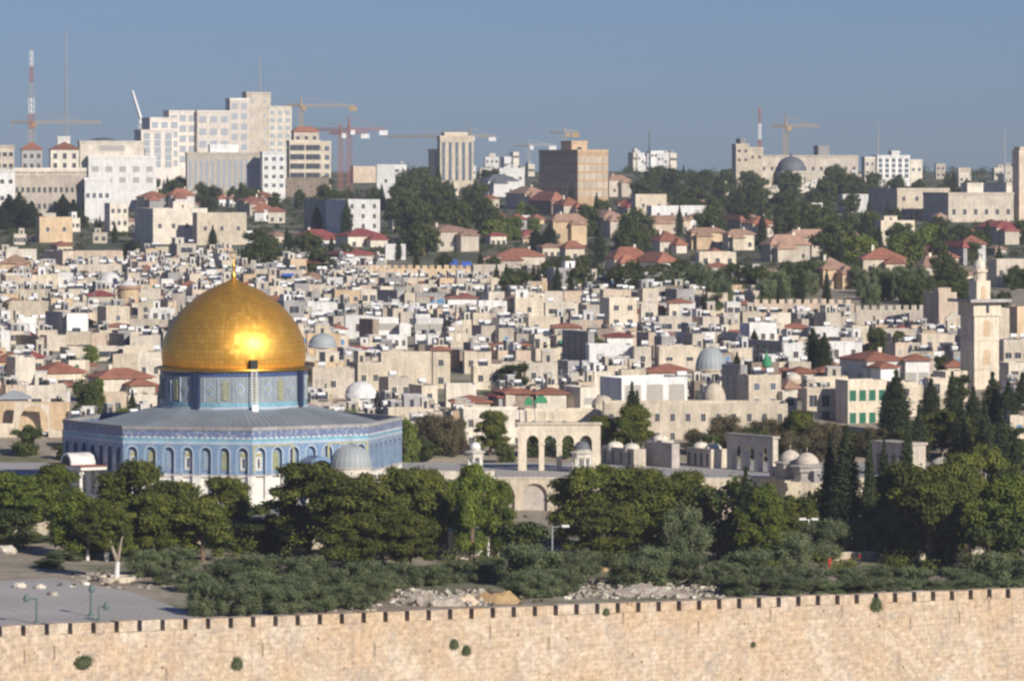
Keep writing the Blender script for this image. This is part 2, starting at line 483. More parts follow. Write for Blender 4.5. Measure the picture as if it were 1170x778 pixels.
def comp(desc, feat, rel):
    t_ = desc + (' ' + feat if feat else '') + ', ' + rel
    if len(t_.split()) > 15:
        for q in ('just ', 'well ', 'far '):
            if rel.startswith(q): t_ = desc + (' ' + feat if feat else '') + ', ' + rel[len(q):]
    if len(t_.split()) > 15: t_ = t_.replace('windowless ', '').replace('one-window ', '')
    if len(t_.split()) > 15: t_ = t_.replace(' rooftop ', ' roof ').replace(' tilted ', ' ').replace(' shallow ', ' ').replace(' white water tank', ' white tank').replace(' black water tank', ' black tank').replace(' white satellite dish', ' dish')
    if len(t_.split()) > 16: t_ = desc + ', ' + rel
    return t_
def finish_labels():
    from collections import defaultdict
    for k in (0, 1):
        cur = defaultdict(list)
        for p in PEND:
            if len(p) == 5: p.append(comp(p[1], p[2], relation(p[3], p[4], 0)))
            cur[p[5]].append(p)
        for lab, ps in cur.items():
            if len(ps) > 1 and k == 0:
                for p in ps[1:]: p[5] = comp(p[1], p[2], relation(p[3], p[4], 1))
    cur = defaultdict(list)
    for p in PEND: cur[p[5]].append(p)
    ordw = ['leftmost', 'second', 'third', 'fourth', 'fifth', 'sixth', 'seventh', 'eighth', 'ninth', 'tenth', 'eleventh', 'twelfth']
    for lab, ps in cur.items():
        if len(ps) > 1:
            ps.sort(key=lambda p: p[3])
            for i, p in enumerate(ps):
                w_ = ('leftmost', 'rightmost')[i] if len(ps) == 2 else ('leftmost' if i == 0 else 'rightmost' if i == len(ps) - 1 else ordw[min(i, 11)])
                p[5] = w_ + ' ' + p[5]
    for p in PEND:
        ws = p[5].split()
        p[0]['label'] = ' '.join(ws[:16])

# ================================================================== SETTING
def grid_mesh(name, xs, ys, fz, mat):
    xs, ys = list(xs), list(ys)
    v = [(x, y, fz(x, y)) for y in ys for x in xs]
    n = len(xs)
    f = [(j * n + i, j * n + i + 1, (j + 1) * n + i + 1, (j + 1) * n + i) for j in range(len(ys) - 1) for i in range(n - 1)]
    me = bpy.data.meshes.new(name); me.from_pydata(v, [], f); me.materials.append(MATS[mat])
    me.polygons.foreach_set('use_smooth', [True] * len(f))
    return me
wl = (WB - WA).normalized()
# terrain behind the wall and up the hill
gx, gy_ = np.linspace(-560, 560, 113), list(np.linspace(0, 1, 60)) + list(np.linspace(1.004, 2, 26))
gv = []
for t_ in gy_:
    for x in gx:
        w0 = wallY(max(-300, min(300, x))) + .6
        y = w0 + (800 - w0) * t_ if t_ <= 1 else 800 + (1500 - 800) * (t_ - 1)
        gv.append((x, y, ground(x, y) if y > wallY(x) else esp(x)))
ng = len(gx)
gf_ = [(j * ng + i, j * ng + i + 1, (j + 1) * ng + i + 1, (j + 1) * ng + i) for j in range(len(gy_) - 1) for i in range(ng - 1)]
me = bpy.data.meshes.new('ground'); me.from_pydata(gv, [], gf_); me.materials.append(MATS['ground_earth'])
tag(link('ground', me), None, None, kind='structure')
tag(link('hillside', grid_mesh('hillside', np.linspace(-560, 560, 113), np.linspace(1500, 3450, 110), lambda x, y: ground(x, y), 'hill_scrub')), None, None, kind='structure')
def valley_y(i, k): return i
xs = np.linspace(-560, 560, 57)
v, f = [], []
for k in range(40):
    tt = k / 39
    for x in xs:
        y = -60 + (wallY(max(-300, min(300, x))) - .2 + 60) * tt
        v.append((x, y, ground(x, y)))
n = len(xs)
f = [(j * n + i, j * n + i + 1, (j + 1) * n + i + 1, (j + 1) * n + i) for j in range(39) for i in range(n - 1)]
me = bpy.data.meshes.new('valley_slope'); me.from_pydata(v, [], f); me.materials.append(MATS['ground_earth'])
# cut the hill under the eye so that it stays below the lens
for vv in me.vertices:
    if vv.co.z > EYE - 4: vv.co.z = EYE - 4
tag(link('valley_slope', me), None, None, kind='structure')

# plaza: paved sheet behind the wall, on the left
g = G()
pl = []
for px, py in ((-60, 668), (60, 660), (150, 676), (190, 690), (232, 706), (240, 716)):
    Y = 560
    for _ in range(20): Y = (EYE - esp(wx(px, Y))) * F / (py - HZ)
    pl.append((wx(px, Y), Y))
pl += [(wx(240, 526), wallY(wx(240, 526)) + 1), (-80, wallY(-80) + 1)]
pts = [Vector((x, y, 0)) for x, y in pl]
for tr in tessellate_polygon([pts]):
    g.poly([(pts[i].x, pts[i].y, esp(pts[i].x) + .03) for i in tr], 'plaza_paving')
me = g.mesh('plaza_paving'); recalc(me)
tag(link('pavement', me), None, None, kind='structure')

# raised platform under the shrine
pp = [(-150, 648), (wx(520, 650), 650), (wx(552, 738), 738), (120, 742), (120, 778), (-150, 778)]
g = G()
pv = [Vector((x, y, 0)) for x, y in pp]
for tr in tessellate_polygon([pv]): g.poly([(pv[i].x, pv[i].y, 0) for i in tr], 'plaza_paving')
for i in range(len(pp)):
    a, b_ = pp[i], pp[(i + 1) % len(pp)]
    g.poly([(a[0], a[1], 0), (b_[0], b_[1], 0), (b_[0], b_[1], -9), (a[0], a[1], -9)], 'stone_cream')
me = g.mesh('raised_platform'); recalc(me)
tag(link('raised_platform', me), 'pale paved stone platform carrying the shrine and the open arcade', 'platform', kind='structure')

# ------------------------------------------------------------------ east wall with merlons
L0, L1 = -40, (WB - WA).length + 60
def along(s_): return WA + wl * s_
root = empty('city_wall', (WA.x, WA.y, 0), math.atan2(wl.y, wl.x))
tag(root, 'long honey-coloured crenellated stone wall across the bottom, with white patches', 'wall')
g = G()
TH = 2.0
def topz(s_): return wallz(along(s_).x)
N = 60
for i in range(N):
    s0, s1 = L0 + (L1 - L0) * i / N, L0 + (L1 - L0) * (i + 1) / N
    z0, z1 = topz(s0) - 1.25, topz(s1) - 1.25
    g.poly([(s0, 0, -34), (s1, 0, -34), (s1, 0, z1), (s0, 0, z0)], 'wall_masonry')
    g.poly([(s0, 0, z0), (s1, 0, z1), (s1, TH, z1), (s0, TH, z0)], 'wall_masonry')
    g.poly([(s1, TH, -34), (s0, TH, -34), (s0, TH, z0), (s1, TH, z1)], 'wall_masonry')
part('masonry', g, root)
# merlons measured along the photograph's top edge
mer = []
px = -300.0
while px < 1500:
    pitch = 27 - 6.0 * max(0, min(1, px / 1170))
    gap = 5.2
    mer.append((px + gap, px + pitch)); px += pitch
def s_of_px(px):
    # intersection of the view ray with the wall line
    k = (px - CX) / F
    # (WA.x + wl.x s) = k (WA.y + wl.y s)
    return (k * WA.y - WA.x) / (wl.x - k * wl.y)
for a, b_ in mer:
    s0, s1 = s_of_px(a), s_of_px(b_)
    zz = topz((s0 + s1) / 2) + rnd.uniform(-.06, .06)
    g = G()
    g.quadbox(s0, s1, 0.0, TH * .95, zz - 1.252, zz, 'wall_masonry')
    part('merlon', g, root)
for px, py in ((28, 750), (62, 745), (190, 770), (300, 742), (428, 742), (560, 722), (627, 735), (712, 705), (798, 716), (880, 702), (962, 698), (1096, 705), (1130, 690), (1040, 712)):
    s_ = s_of_px(px); Yw = along(s_).y; z = wz(py, Yw)
    g = G()
    g.quadbox(-.20, .20, -.05, .0, -.95, .95, 'wall_masonry'); g.quadbox(-.07, .07, -.07, .0, -.75, .75, 'bark')
    part('arrow_slit', g, root, loc=(s_, -.01, z))

# ================================================================== THE SHRINE
SH = Vector((wx(267, 700), 700, 0))
shrine = empty('domed_shrine', SH)
tag(shrine, 'octagonal blue-tiled shrine with a great golden dome, on the raised platform', 'shrine')
OR, A0 = 26.6, 9.5
def apt(r, az): return (r * math.sin(R(az)), -r * math.cos(R(az)))
def face_matrix(k):
    """local x runs left to right along a side, y inwards, z up; origin at the side's middle"""
    az = A0 + 45 * k + 22.5
    ap = OR * math.cos(R(22.5))
    x, y = apt(ap, az)
    return Matrix.Translation((x, y, 0)) @ Matrix.Rotation(R(az), 4, 'Z')
side = 2 * OR * math.sin(R(22.5))
hs = side / 2
for k in range(8):
    M = face_matrix(k)
    gm, gt, gi, gf, gc, gr = G(), G(), G(), G(), G(), G()
    n, pitch = 7, side / 7
    ow = 1.65
    cs = [-hs + pitch * (i + .5) for i in range(n)]
    # tile field with notched openings
    out = [(-hs, 4.8)]
    for c in cs:
        out += arch_pts(c, ow, 4.8, 7.9, .95)
    out += [(hs, 4.8), (hs, 9.3), (-hs, 9.3)]
    q = G().plate(out, [], 0, .62, 'tile_blue', 'tile_blue')
    gt.add(q, M)
    for c in cs:                           # pale border round each arch
        a = arch_pts(c, ow + .42, 4.85, 7.95, 1.2); b2 = arch_pts(c, ow + .02, 4.85, 7.9, .97)
        q = G()
        for i in range(len(a) - 1):
            q.poly([(a[i][0], -.035, a[i][1]), (a[i + 1][0], -.035, a[i + 1][1]), (b2[i + 1][0], -.035, b2[i + 1][1]), (b2[i][0], -.035, b2[i][1])], 'tile_light')
        gt.add(q, M)
    # recessed back wall (tile above marble)
    q = G(); q.quadbox(-hs + .3, hs - .3, .62, .9, 4.8, 9.3, 'tile_blue'); gt.add(q, M)
    q = G(); q.quadbox(-hs + .3, hs - .3, .60, .9, 0, 4.8, 'marble')
    q.quadbox(-hs, hs, -.12, .62, 0, 1.1, 'marble')
    edges = [-hs] + [x for c in cs for x in (c - ow / 2, c + ow / 2)] + [hs]
    for i in range(0, len(edges), 2): q.quadbox(edges[i], edges[i + 1], 0, .60, 1.1, 4.796, 'marble')
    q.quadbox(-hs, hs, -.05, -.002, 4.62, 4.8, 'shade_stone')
    gm.add(q, M)
    gr.add(G().quadbox(-hs, hs, -.06, .62, 9.3, 9.75, 'tile_light'), M)
    gf.add(G().quadbox(-hs, hs, 0, .62, 9.75, 10.3, 'tile_turquoise'), M)
    q = G()
    q.quadbox(-hs, hs, -.02, .62, 10.3, 11.45, 'inscription')
    gi.add(q, M)
    q = G().quadbox(-hs - .05, hs + .05, -.14, .62, 11.45, 12.0, 'stone_grey')
    for i in range(22):
        c = -hs + side * (i + .5) / 22
        q.quadbox(c - .28, c + .28, -.10, -.004, 10.22, 10.42, 'ceramic_white')
    gc.add(q, M)
    if k == 0:
        q = G()
        for a, b2 in ((-hs + .15, -2.9), (2.9, hs - .15)):
            q.quadbox(a, b2, -.1, -.04, 9.05, 9.28, 'ceramic_yellow')
            q.quadbox(a, a + .3, -.1, -.04, 5.2, 9.05, 'ceramic_yellow')
            q.quadbox(b2 - .3, b2, -.1, -.04, 5.2, 9.05, 'ceramic_yellow')
        gc.add(q, M)
    part('marble_base', gm, shrine); part('tile_field', gt, shrine); part('border_band', gr, shrine)
    part('frieze', gf, shrine); part('inscription_band', gi, shrine); part('cornice', gc, shrine)
    kinds = ['grille_white', 'grille_yellow', 'grille_grey', 'grille_white', 'grille_grey', 'grille_yellow', 'grille_white']
    for i, c in enumerate(cs):
        if k == 0 and i == 3: continue
        q = G()
        a = arch_pts(c, 1.15, 5.4, 7.6, .75)
        q.plate(a[::-1], [], .54, .615, kinds[i])
        if kinds[i] == 'grille_white':
            q.quadbox(c - .5, c + .5, .50, .538, 7.5, 8.0, 'ceramic_yellow'); q.quadbox(c - .14, c + .14, .50, .538, 5.8, 7.2, 'navy_tile')
        gg = G().add(q, M)
        part('window', gg, shrine)
# roof of the ambulatory
g = G()
prof = [(OR - .7, 11.3), (12.2, 14.0)]
for k in range(8):
    a, b_ = A0 + 45 * k, A0 + 45 * (k + 1)
    p = [(*apt(OR - .7, a), 10.5), (*apt(OR - .7, b_), 10.5), (*apt(12.0, b_), 14.0), (*apt(12.0, a), 14.0)]
    g.poly(p, 'roof_sheet')
    for i in range(14):
        u = i / 14
        A = Vector(p[0]).lerp(Vector(p[1]), u); B = Vector(p[3]).lerp(Vector(p[2]), u)
        g.bar(A + Vector((0, 0, .05)), B + Vector((0, 0, .0)), .035, 'roof_sheet')
part('ambulatory_roof', g, shrine)
# drum
g = G()
g.lathe([(11.7, 13.6), (11.7, 14.3)], 64, 'tile_light')
g.lathe([(11.5, 14.3), (11.5, 14.9)], 64, 'tile_turquoise')
g.lathe([(11.45, 14.9), (11.45, 18.9)], 64, 'tile_grey')
g.lathe([(11.5, 18.9), (11.5, 19.5)], 64, 'tile_deep_and_shade')  # dark top band: the gold rim's shadow put into the tile colour
g.lathe([(11.55, 19.5), (11.55, 19.9), (10.5, 19.9)], 64, 'tile_light')
def onring(az, r=11.45): 
    x, y = apt(r, az)
    return Matrix.Translation((x, y, 0)) @ Matrix.Rotation(R(az), 4, 'Z')
for i in range(16):
    az = 8.4 + 22.5 * i
    q = G()
    for s_, mm, yy in ((.92, 'tile_light', -.10), (.66, 'tile_blue', -.13), (.36, 'ceramic_yellow', -.16)):
        q.poly([(0, yy, 17 - 1.15 * s_), (.85 * s_, yy, 17), (0, yy, 17 + 1.15 * s_), (-.85 * s_, yy, 17)], mm)
    q.quadbox(-1.15, -1.05, -.1, .1, 15.0, 18.8, 'tile_light'); q.quadbox(1.05, 1.15, -.1, .1, 15.0, 18.8, 'tile_light')
    g.add(q, onring(az))
dr = part('drum', g, shrine)
for i in range(16):
    az = -2.6 + 22.5 * i
    if i % 4 == 3:
        q = G().quadbox(-.42, .42, -.7, .3, 14.0, 19.45, 'navy_tile')
        part('buttress', G().add(q, onring(az)), shrine)
    else:
        q = G()
        q.plate([(x, z) for x, z in arch_pts(0, .95, 15.3, 17.7, .7)][::-1], [], -.14, .1, 'grille_yellow')
        part('drum_window', G().add(q, onring(az)), shrine)
# golden dome with one uv cell per gilded plate
prof = [(11.0, 0), (11.22, 1.2), (11.3, 2.4), (11.2, 3.7), (10.9, 5.0), (10.4, 6.3), (9.7, 7.6), (8.85, 8.8), (7.9, 9.95), (6.85, 11.0), (5.7, 11.95), (4.5, 12.8), (3.2, 13.5), (2.0, 14.05), (1.1, 14.45), (.45, 14.85), (.12, 15.2)]
prof = [(a, b_ * .93) for a, b_ in prof]
# smooth resample
ps = np.array(prof); tt = np.linspace(0, len(ps) - 1, 70)
pr = np.stack([np.interp(tt, range(len(ps)), ps[:, 0]), np.interp(tt, range(len(ps)), ps[:, 1])], 1)
for _ in range(3): pr[1:-1] = (pr[:-2] + 2 * pr[1:-1] + pr[2:]) / 4
g = G(); n = 144
g.lathe([(a, b_) for a, b_ in pr], n, 'gold_leaf', c=(0, 0, 19.9))
me = g.mesh('golden_dome', True)
arc = np.concatenate([[0], np.cumsum(np.hypot(np.diff(pr[:, 0]), np.diff(pr[:, 1])))])
uvl = me.uv_layers.new(name='UVMap')
NU, PV = 88, .82
for pi, pgn in enumerate(me.polygons):
    k, i = divmod(pi, n)
    for li, (ui, vi) in zip(pgn.loop_indices, ((i, k), (i + 1, k), (i + 1, k + 1), (i, k + 1))):
        uvl.data[li].uv = (ui / n * NU, arc[vi] / PV)
dm = link('golden_dome', me, shrine)
g = G().lathe([(11.4, 19.55), (12.1, 19.75), (12.15, 20.05), (11.2, 20.2)], 96, 'gold_rim')
part('gold_rim', g, shrine, True)
g = G().lathe([(.35, 33.8), (.45, 34.3), (.16, 34.7), (.14, 35.3), (.36, 35.7), (.12, 36.1), (.09, 36.9), (0.02, 37.0)], 12, 'gold_rim')
for i in range(14):
    a0_, a1_ = R(-60 + 300 * i / 14), R(-60 + 300 * (i + 1) / 14)
    g.bar((.5 * math.sin(a0_ + math.pi), 0, 37.5 + .5 * math.cos(a0_ + math.pi)), (.5 * math.sin(a1_ + math.pi), 0, 37.5 + .5 * math.cos(a1_ + math.pi)), .09, 'gold_rim')
part('crescent_finial', g, shrine, True)
# hatch and ladder on the right of the dome
q = G().quadbox(-.55, .55, -1.1, .6, 20.2, 21.5, 'tank_black'); part('roof_hatch', G().add(q, onring(18.6, 11.2)), shrine)
q = G()
for x in (-.4, .4): q.bar((x, -.9, 13.2), (x, -.55, 20.2), .09, 'metal_white')
for i in range(16): q.bar((-.4, -.88 + i * .022, 13.4 + i * .42), (.4, -.88 + i * .022, 13.4 + i * .42), .06, 'metal_white')
q.quadbox(-.5, .5, -1.2, -.9, 13.0, 14.6, 'metal_white')
part('ladder', G().add(q, onring(18.6, 11.6)), shrine)
# porches
def porch(k, dark):
    M = face_matrix(k)
    me_root = link('porch', None, shrine)
    g = G()
    if dark:
        n = 12
        for i in range(n):
            a, b2 = math.pi * i / n, math.pi * (i + 1) / n
            for r0, r1, y0, y1 in ((2.6, 2.0, -3.4, -.3),):
                P = lambda r, a_, y: (-r * math.cos(a_), y, 4.9 + r * math.sin(a_))
                g.poly([P(r0, a, y0), P(r0, b2, y0), P(r0, b2, y1), P(r0, a, y1)], 'tile_deep_and_shade')
                g.poly([P(r1, a, y0), P(r1, b2, y0), P(r0, b2, y0), P(r0, a, y0)], 'tile_blue')
                g.poly([P(r1, a, y1), P(r1, b2, y1), P(r1, b2, y0), P(r1, a, y0)], 'navy_tile')
        g.quadbox(-4.6, -2.0, -3.4, -.3, 4.5, 4.95, 'marble'); g.quadbox(2.0, 4.6, -3.4, -.3, 4.5, 4.95, 'marble')
        g.quadbox(-2, 2, -.28, -.22, .1, 6.6, 'navy_tile')
    else:
        n = 12
        for i in range(n):
            a, b2 = math.pi * i / n, math.pi * (i + 1) / n
            P = lambda r, a_, y: (-r * math.cos(a_), y, 5.6 + r * math.sin(a_))
            g.poly([P(1.9, a, -4.6), P(1.9, b2, -4.6), P(1.9, b2, -.3), P(1.9, a, -.3)], 'roof_light')
            g.poly([P(1.5, a, -4.6), P(1.5, b2, -4.6), P(1.9, b2, -4.6), P(1.9, a, -4.6)], 'marble')
        g.quadbox(-5.4, 5.4, -4.7, -.3, 5.1, 5.6, 'marble'); g.quadbox(-5.6, 5.6, -4.9, -.3, 5.6, 5.72, 'tile_red')
    part('canopy', G().add(g, M), me_root)
    for x in (-4.3, -2.3, 2.3, 4.3):
        q = G(); q.lathe([(.42, .05), (.42, .4), (.3, .5), (.26, 4.0), (.4, 4.3), (.45, 4.5)], 10, 'marble', c=(x, -3.0 if dark else -4.2, 0))
        if not dark: q.quadbox(x - .4, x + .4, -4.6, -3.8, 4.5, 5.1, 'marble')
        part('column', G().add(q, M), me_root)
porch(0, True); porch(6, False)

# ------------------------------------------------------------------ domed pavilions
def pavilion(name, label, px, Y, rdome, nside, rcol, hcol, hdrum, rib, mdome='roof_lead', mbody='kiosk_stone', closed=False, group=None, z0=0.0, bul=1.05):
    root = empty(name, (wx(px, Y), Y, z0))
    tag(root, label, 'pavilion' if not closed else 'domed tomb', group)
    g = G()
    g.lathe([(rcol + .5, 0), (rcol + .5, .3), (0, .3)], nside, mbody, a0=.3); part('plinth', g, root)
    if not closed:
        for i in range(nside):
            a = .3 + 2 * math.pi * i / nside
            g = G().lathe([(.28, .3), (.2, .5), (.18, hcol - .4), (.3, hcol)], 8, 'marble', c=(rcol * math.cos(a), rcol * math.sin(a), 0))
            part('column', g, root)
    else:
        part('wall', G().lathe([(rcol, .3), (rcol, hcol)], nside, mbody, a0=.3), root)
    g = G().lathe([(rcol - .3, hcol), (rcol + .35, hcol), (rcol + .35, hcol + .8), (rcol + .7, hcol + .8), (rcol + .7, hcol + .95), (rdome, hcol + 1.2)], nside, mbody, a0=.3)
    part('entablature', g, root)
    g = G().lathe([(rdome * .98, hcol + .95), (rdome * .98, hcol + 1.0 + hdrum), (rdome * 1.06, hcol + 1.0 + hdrum), (rdome * 1.06, hcol + 1.15 + hdrum)], 24, mbody); part('drum', g, root)
    zz = hcol + 1.15 + hdrum
    pf = [(rdome * math.cos(a * math.pi / 20) ** (1.25 if closed else .9), zz + rdome * bul * math.sin(a * math.pi / 20)) for a in range(10)] + [(.05, zz + rdome * bul * 1.01)]
    g = G().lathe(pf, 32, mdome)
    if rib:
        for i in range(24):
            a = 2 * math.pi * i / 24
            for k in range(len(pf) - 1):
                g.bar((pf[k][0] * math.cos(a), pf[k][0] * math.sin(a), pf[k][1]), (pf[k + 1][0] * math.cos(a), pf[k + 1][0] * math.sin(a), pf[k + 1][1]), .05, mdome)
    g.bar((0, 0, zz + rdome * bul), (0, 0, zz + rdome * bul + .8), .06, mdome)
    part('dome', g, root, True)
    return root
pavilion('chain_dome', 'small grey ribbed dome pavilion in front of the shrine, right of its door', 401, 656, 3.05, 11, 4.3, 4.9, 1.2, True)
pavilion('arcade_kiosk', 'small grey-domed octagonal kiosk in front of the four-arched arcade', 665, 752, 1.35, 8, 1.5, 2.5, .25, False, mdome='dark_slate')
pavilion('prayer_kiosk', 'tiny white-capped columned kiosk between two trees, left of the arcade', 543, 745, .9, 6, 1.1, 3.0, .4, False, mdome='metal_white')
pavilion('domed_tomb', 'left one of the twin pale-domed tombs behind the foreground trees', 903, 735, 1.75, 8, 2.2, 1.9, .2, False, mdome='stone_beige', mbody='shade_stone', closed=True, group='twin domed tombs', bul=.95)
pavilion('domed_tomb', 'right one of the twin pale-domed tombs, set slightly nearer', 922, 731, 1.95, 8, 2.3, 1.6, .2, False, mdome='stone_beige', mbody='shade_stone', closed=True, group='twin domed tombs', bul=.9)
pavilion('domed_tomb', 'low cream dome just right of the small flat-roofed arched building', 1077, 735, 2.1, 8, 2.3, 1.0, .1, False, mdome='stone_beige', closed=True, bul=.7)

# ------------------------------------------------------------------ open arcades
def arcade(name, label, px0, px1, ptop, Y, n, zb, th=1.6, rot=0.0, mat='stone_cream', ow=.68, cat='arcade', mdown=None, spring=.55):
    s = F / Y; wd = ((px1 - px0) / s - (th * math.sin(abs(rot)) if rot else 0)) / math.cos(rot)
    root = empty(name, (wx((px0 + px1) / 2, Y), Y, zb), rot); tag(root, label, cat)
    H = wz(ptop, Y) - zb
    end = wd * .07
    pitch = (wd - 2 * end) / n
    out = [(-wd / 2, 0), (-wd / 2 + .01, 0)]
    ol = [(-wd / 2, 0)]
    for i in range(n):
        c = -wd / 2 + end + pitch * (i + .5)
        ol += arch_pts(c, pitch * ow, 0, H * spring, pitch * ow * .62)
    ol += [(wd / 2, 0), (wd / 2, H), (-wd / 2, H)]
    g = G().plate(ol, [], -th / 2, th / 2, mat)
    me = g.mesh('arcade_wall'); recalc(me); link('arcade_wall', me, root)
    part('cornice', G().quadbox(-wd / 2 - .25, wd / 2 + .25, -th / 2 - .25, th / 2 + .25, H, H + .4, mat), root)
    for i in range(n - 1):
        c = -wd / 2 + end + pitch * (i + 1)
        part('capital', G().quadbox(c - pitch * (1 - ow) / 2 - .12, c + pitch * (1 - ow) / 2 + .12, -th / 2 - .12, th / 2 + .12, H * spring - .35, H * spring, mat), root)
    return root
arcade('open_arcade', 'tall cream open arcade of four pointed arches on the platform edge', 592, 686, 485, 758, 4, 0, ow=.70, spring=.60)
arcade('open_arcade', 'grey shaded open arcade of pointed arches left of the twin pale domes', 832, 887, 499, 756, 3, -.5, th=1.1, rot=-.98, mat='stone_beige')
arcade('garden_arcade', 'small flat-roofed arched building among cypresses, white end wall', 998, 1056, 507, 745, 4, .2, th=4, rot=-.98, mat='stone_beige', cat='building')
# retaining wall with blind arches below the platform
rw = empty('retaining_wall', (wx(592, 737), 737, -9)); tag(rw, 'cream retaining wall with tall blind arches below the platform, above the shrubs', 'wall')
g = G(); s = F / 737; x0, x1 = (552 - 592) / s, (700 - 592) / s
holes = [arch_pts(c, 4.1, 1.0, 6.0, 2.2) for c in (-2.6, 2.75)]
g.plate([(x0, 0), (x1, 0), (x1, 9), (x0, 9)], holes, 0, .7, 'stone_cream'); me = g.mesh('masonry'); recalc(me); link('masonry', me, rw)
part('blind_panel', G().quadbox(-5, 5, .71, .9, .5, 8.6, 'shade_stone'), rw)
part('coping', G().quadbox(x0, x1, -.15, .9, 9, 9.25, 'stone_beige'), rw)
# low parapet right of the shrine
pr_ = empty('parapet_wall', (wx(512, 735), 735, 0)); tag(pr_, 'low pale parapet wall on the platform, right of the shrine', 'wall')
g = G().quadbox(-7.6, 7.6, 0, .5, 0, 1.3, 'stone_pale'); part('masonry', g, pr_); part('coping', G().quadbox(-7.7, 7.7, -.1, .6, 1.3, 1.42, 'stone_pale'), pr_)
# white lit service building between the trunks
sv = empty('service_building', (wx(541, 640), 640, esp(0))); tag(sv, 'low cream building glimpsed between two pine trunks', 'building')
part('wall', G().quadbox(-3.6, 3.6, 0, 5, 0, 4.0, 'stone_pale'), sv); part('roof', G().quadbox(-3.8, 3.8, -.2, 5.2, 4, 4.25, 'roof_light'), sv)

# ================================================================== HOUSES
_wm = {}
def win_geo(w_, h, mat, arch=False):
    g = G()
    g.quadbox(-w_ / 2 - .12, w_ / 2 + .12, -.05, .0, -.14, 0, 'stone_pale')
    g.quadbox(-w_ / 2, w_ / 2, -.03, 0, 0, h, mat)
    g.quadbox(-w_ / 2 - .12, -w_ / 2, -.07, 0, 0, h + .12, 'stone_pale'); g.quadbox(w_ / 2, w_ / 2 + .12, -.07, 0, 0, h + .12, 'stone_pale')
    g.quadbox(-w_ / 2, w_ / 2, -.07, 0, h, h + .12, 'stone_pale')
    g.quadbox(-.04, .04, -.05, -.03, 0, h, 'metal_grey' if 'glass' in mat else mat)
    return g
def win_mesh(w_, h, mat):
    k = (round(w_, 1), round(h, 1), mat)
    if k not in _wm:
        g = win_geo(*k); _wm[k] = (g, g.mesh('window'))
    return _wm[k]
BUF = np.full(1900, 9999.0)            # lowest visible row per column, from front to back
def buf_set(a, b_, row):
    i0, i1 = int(a) + 300, int(b_) + 300
    BUF[max(0, i0):max(0, i1)] = np.minimum(BUF[max(0, i0):max(0, i1)], row)
MERGED = {}
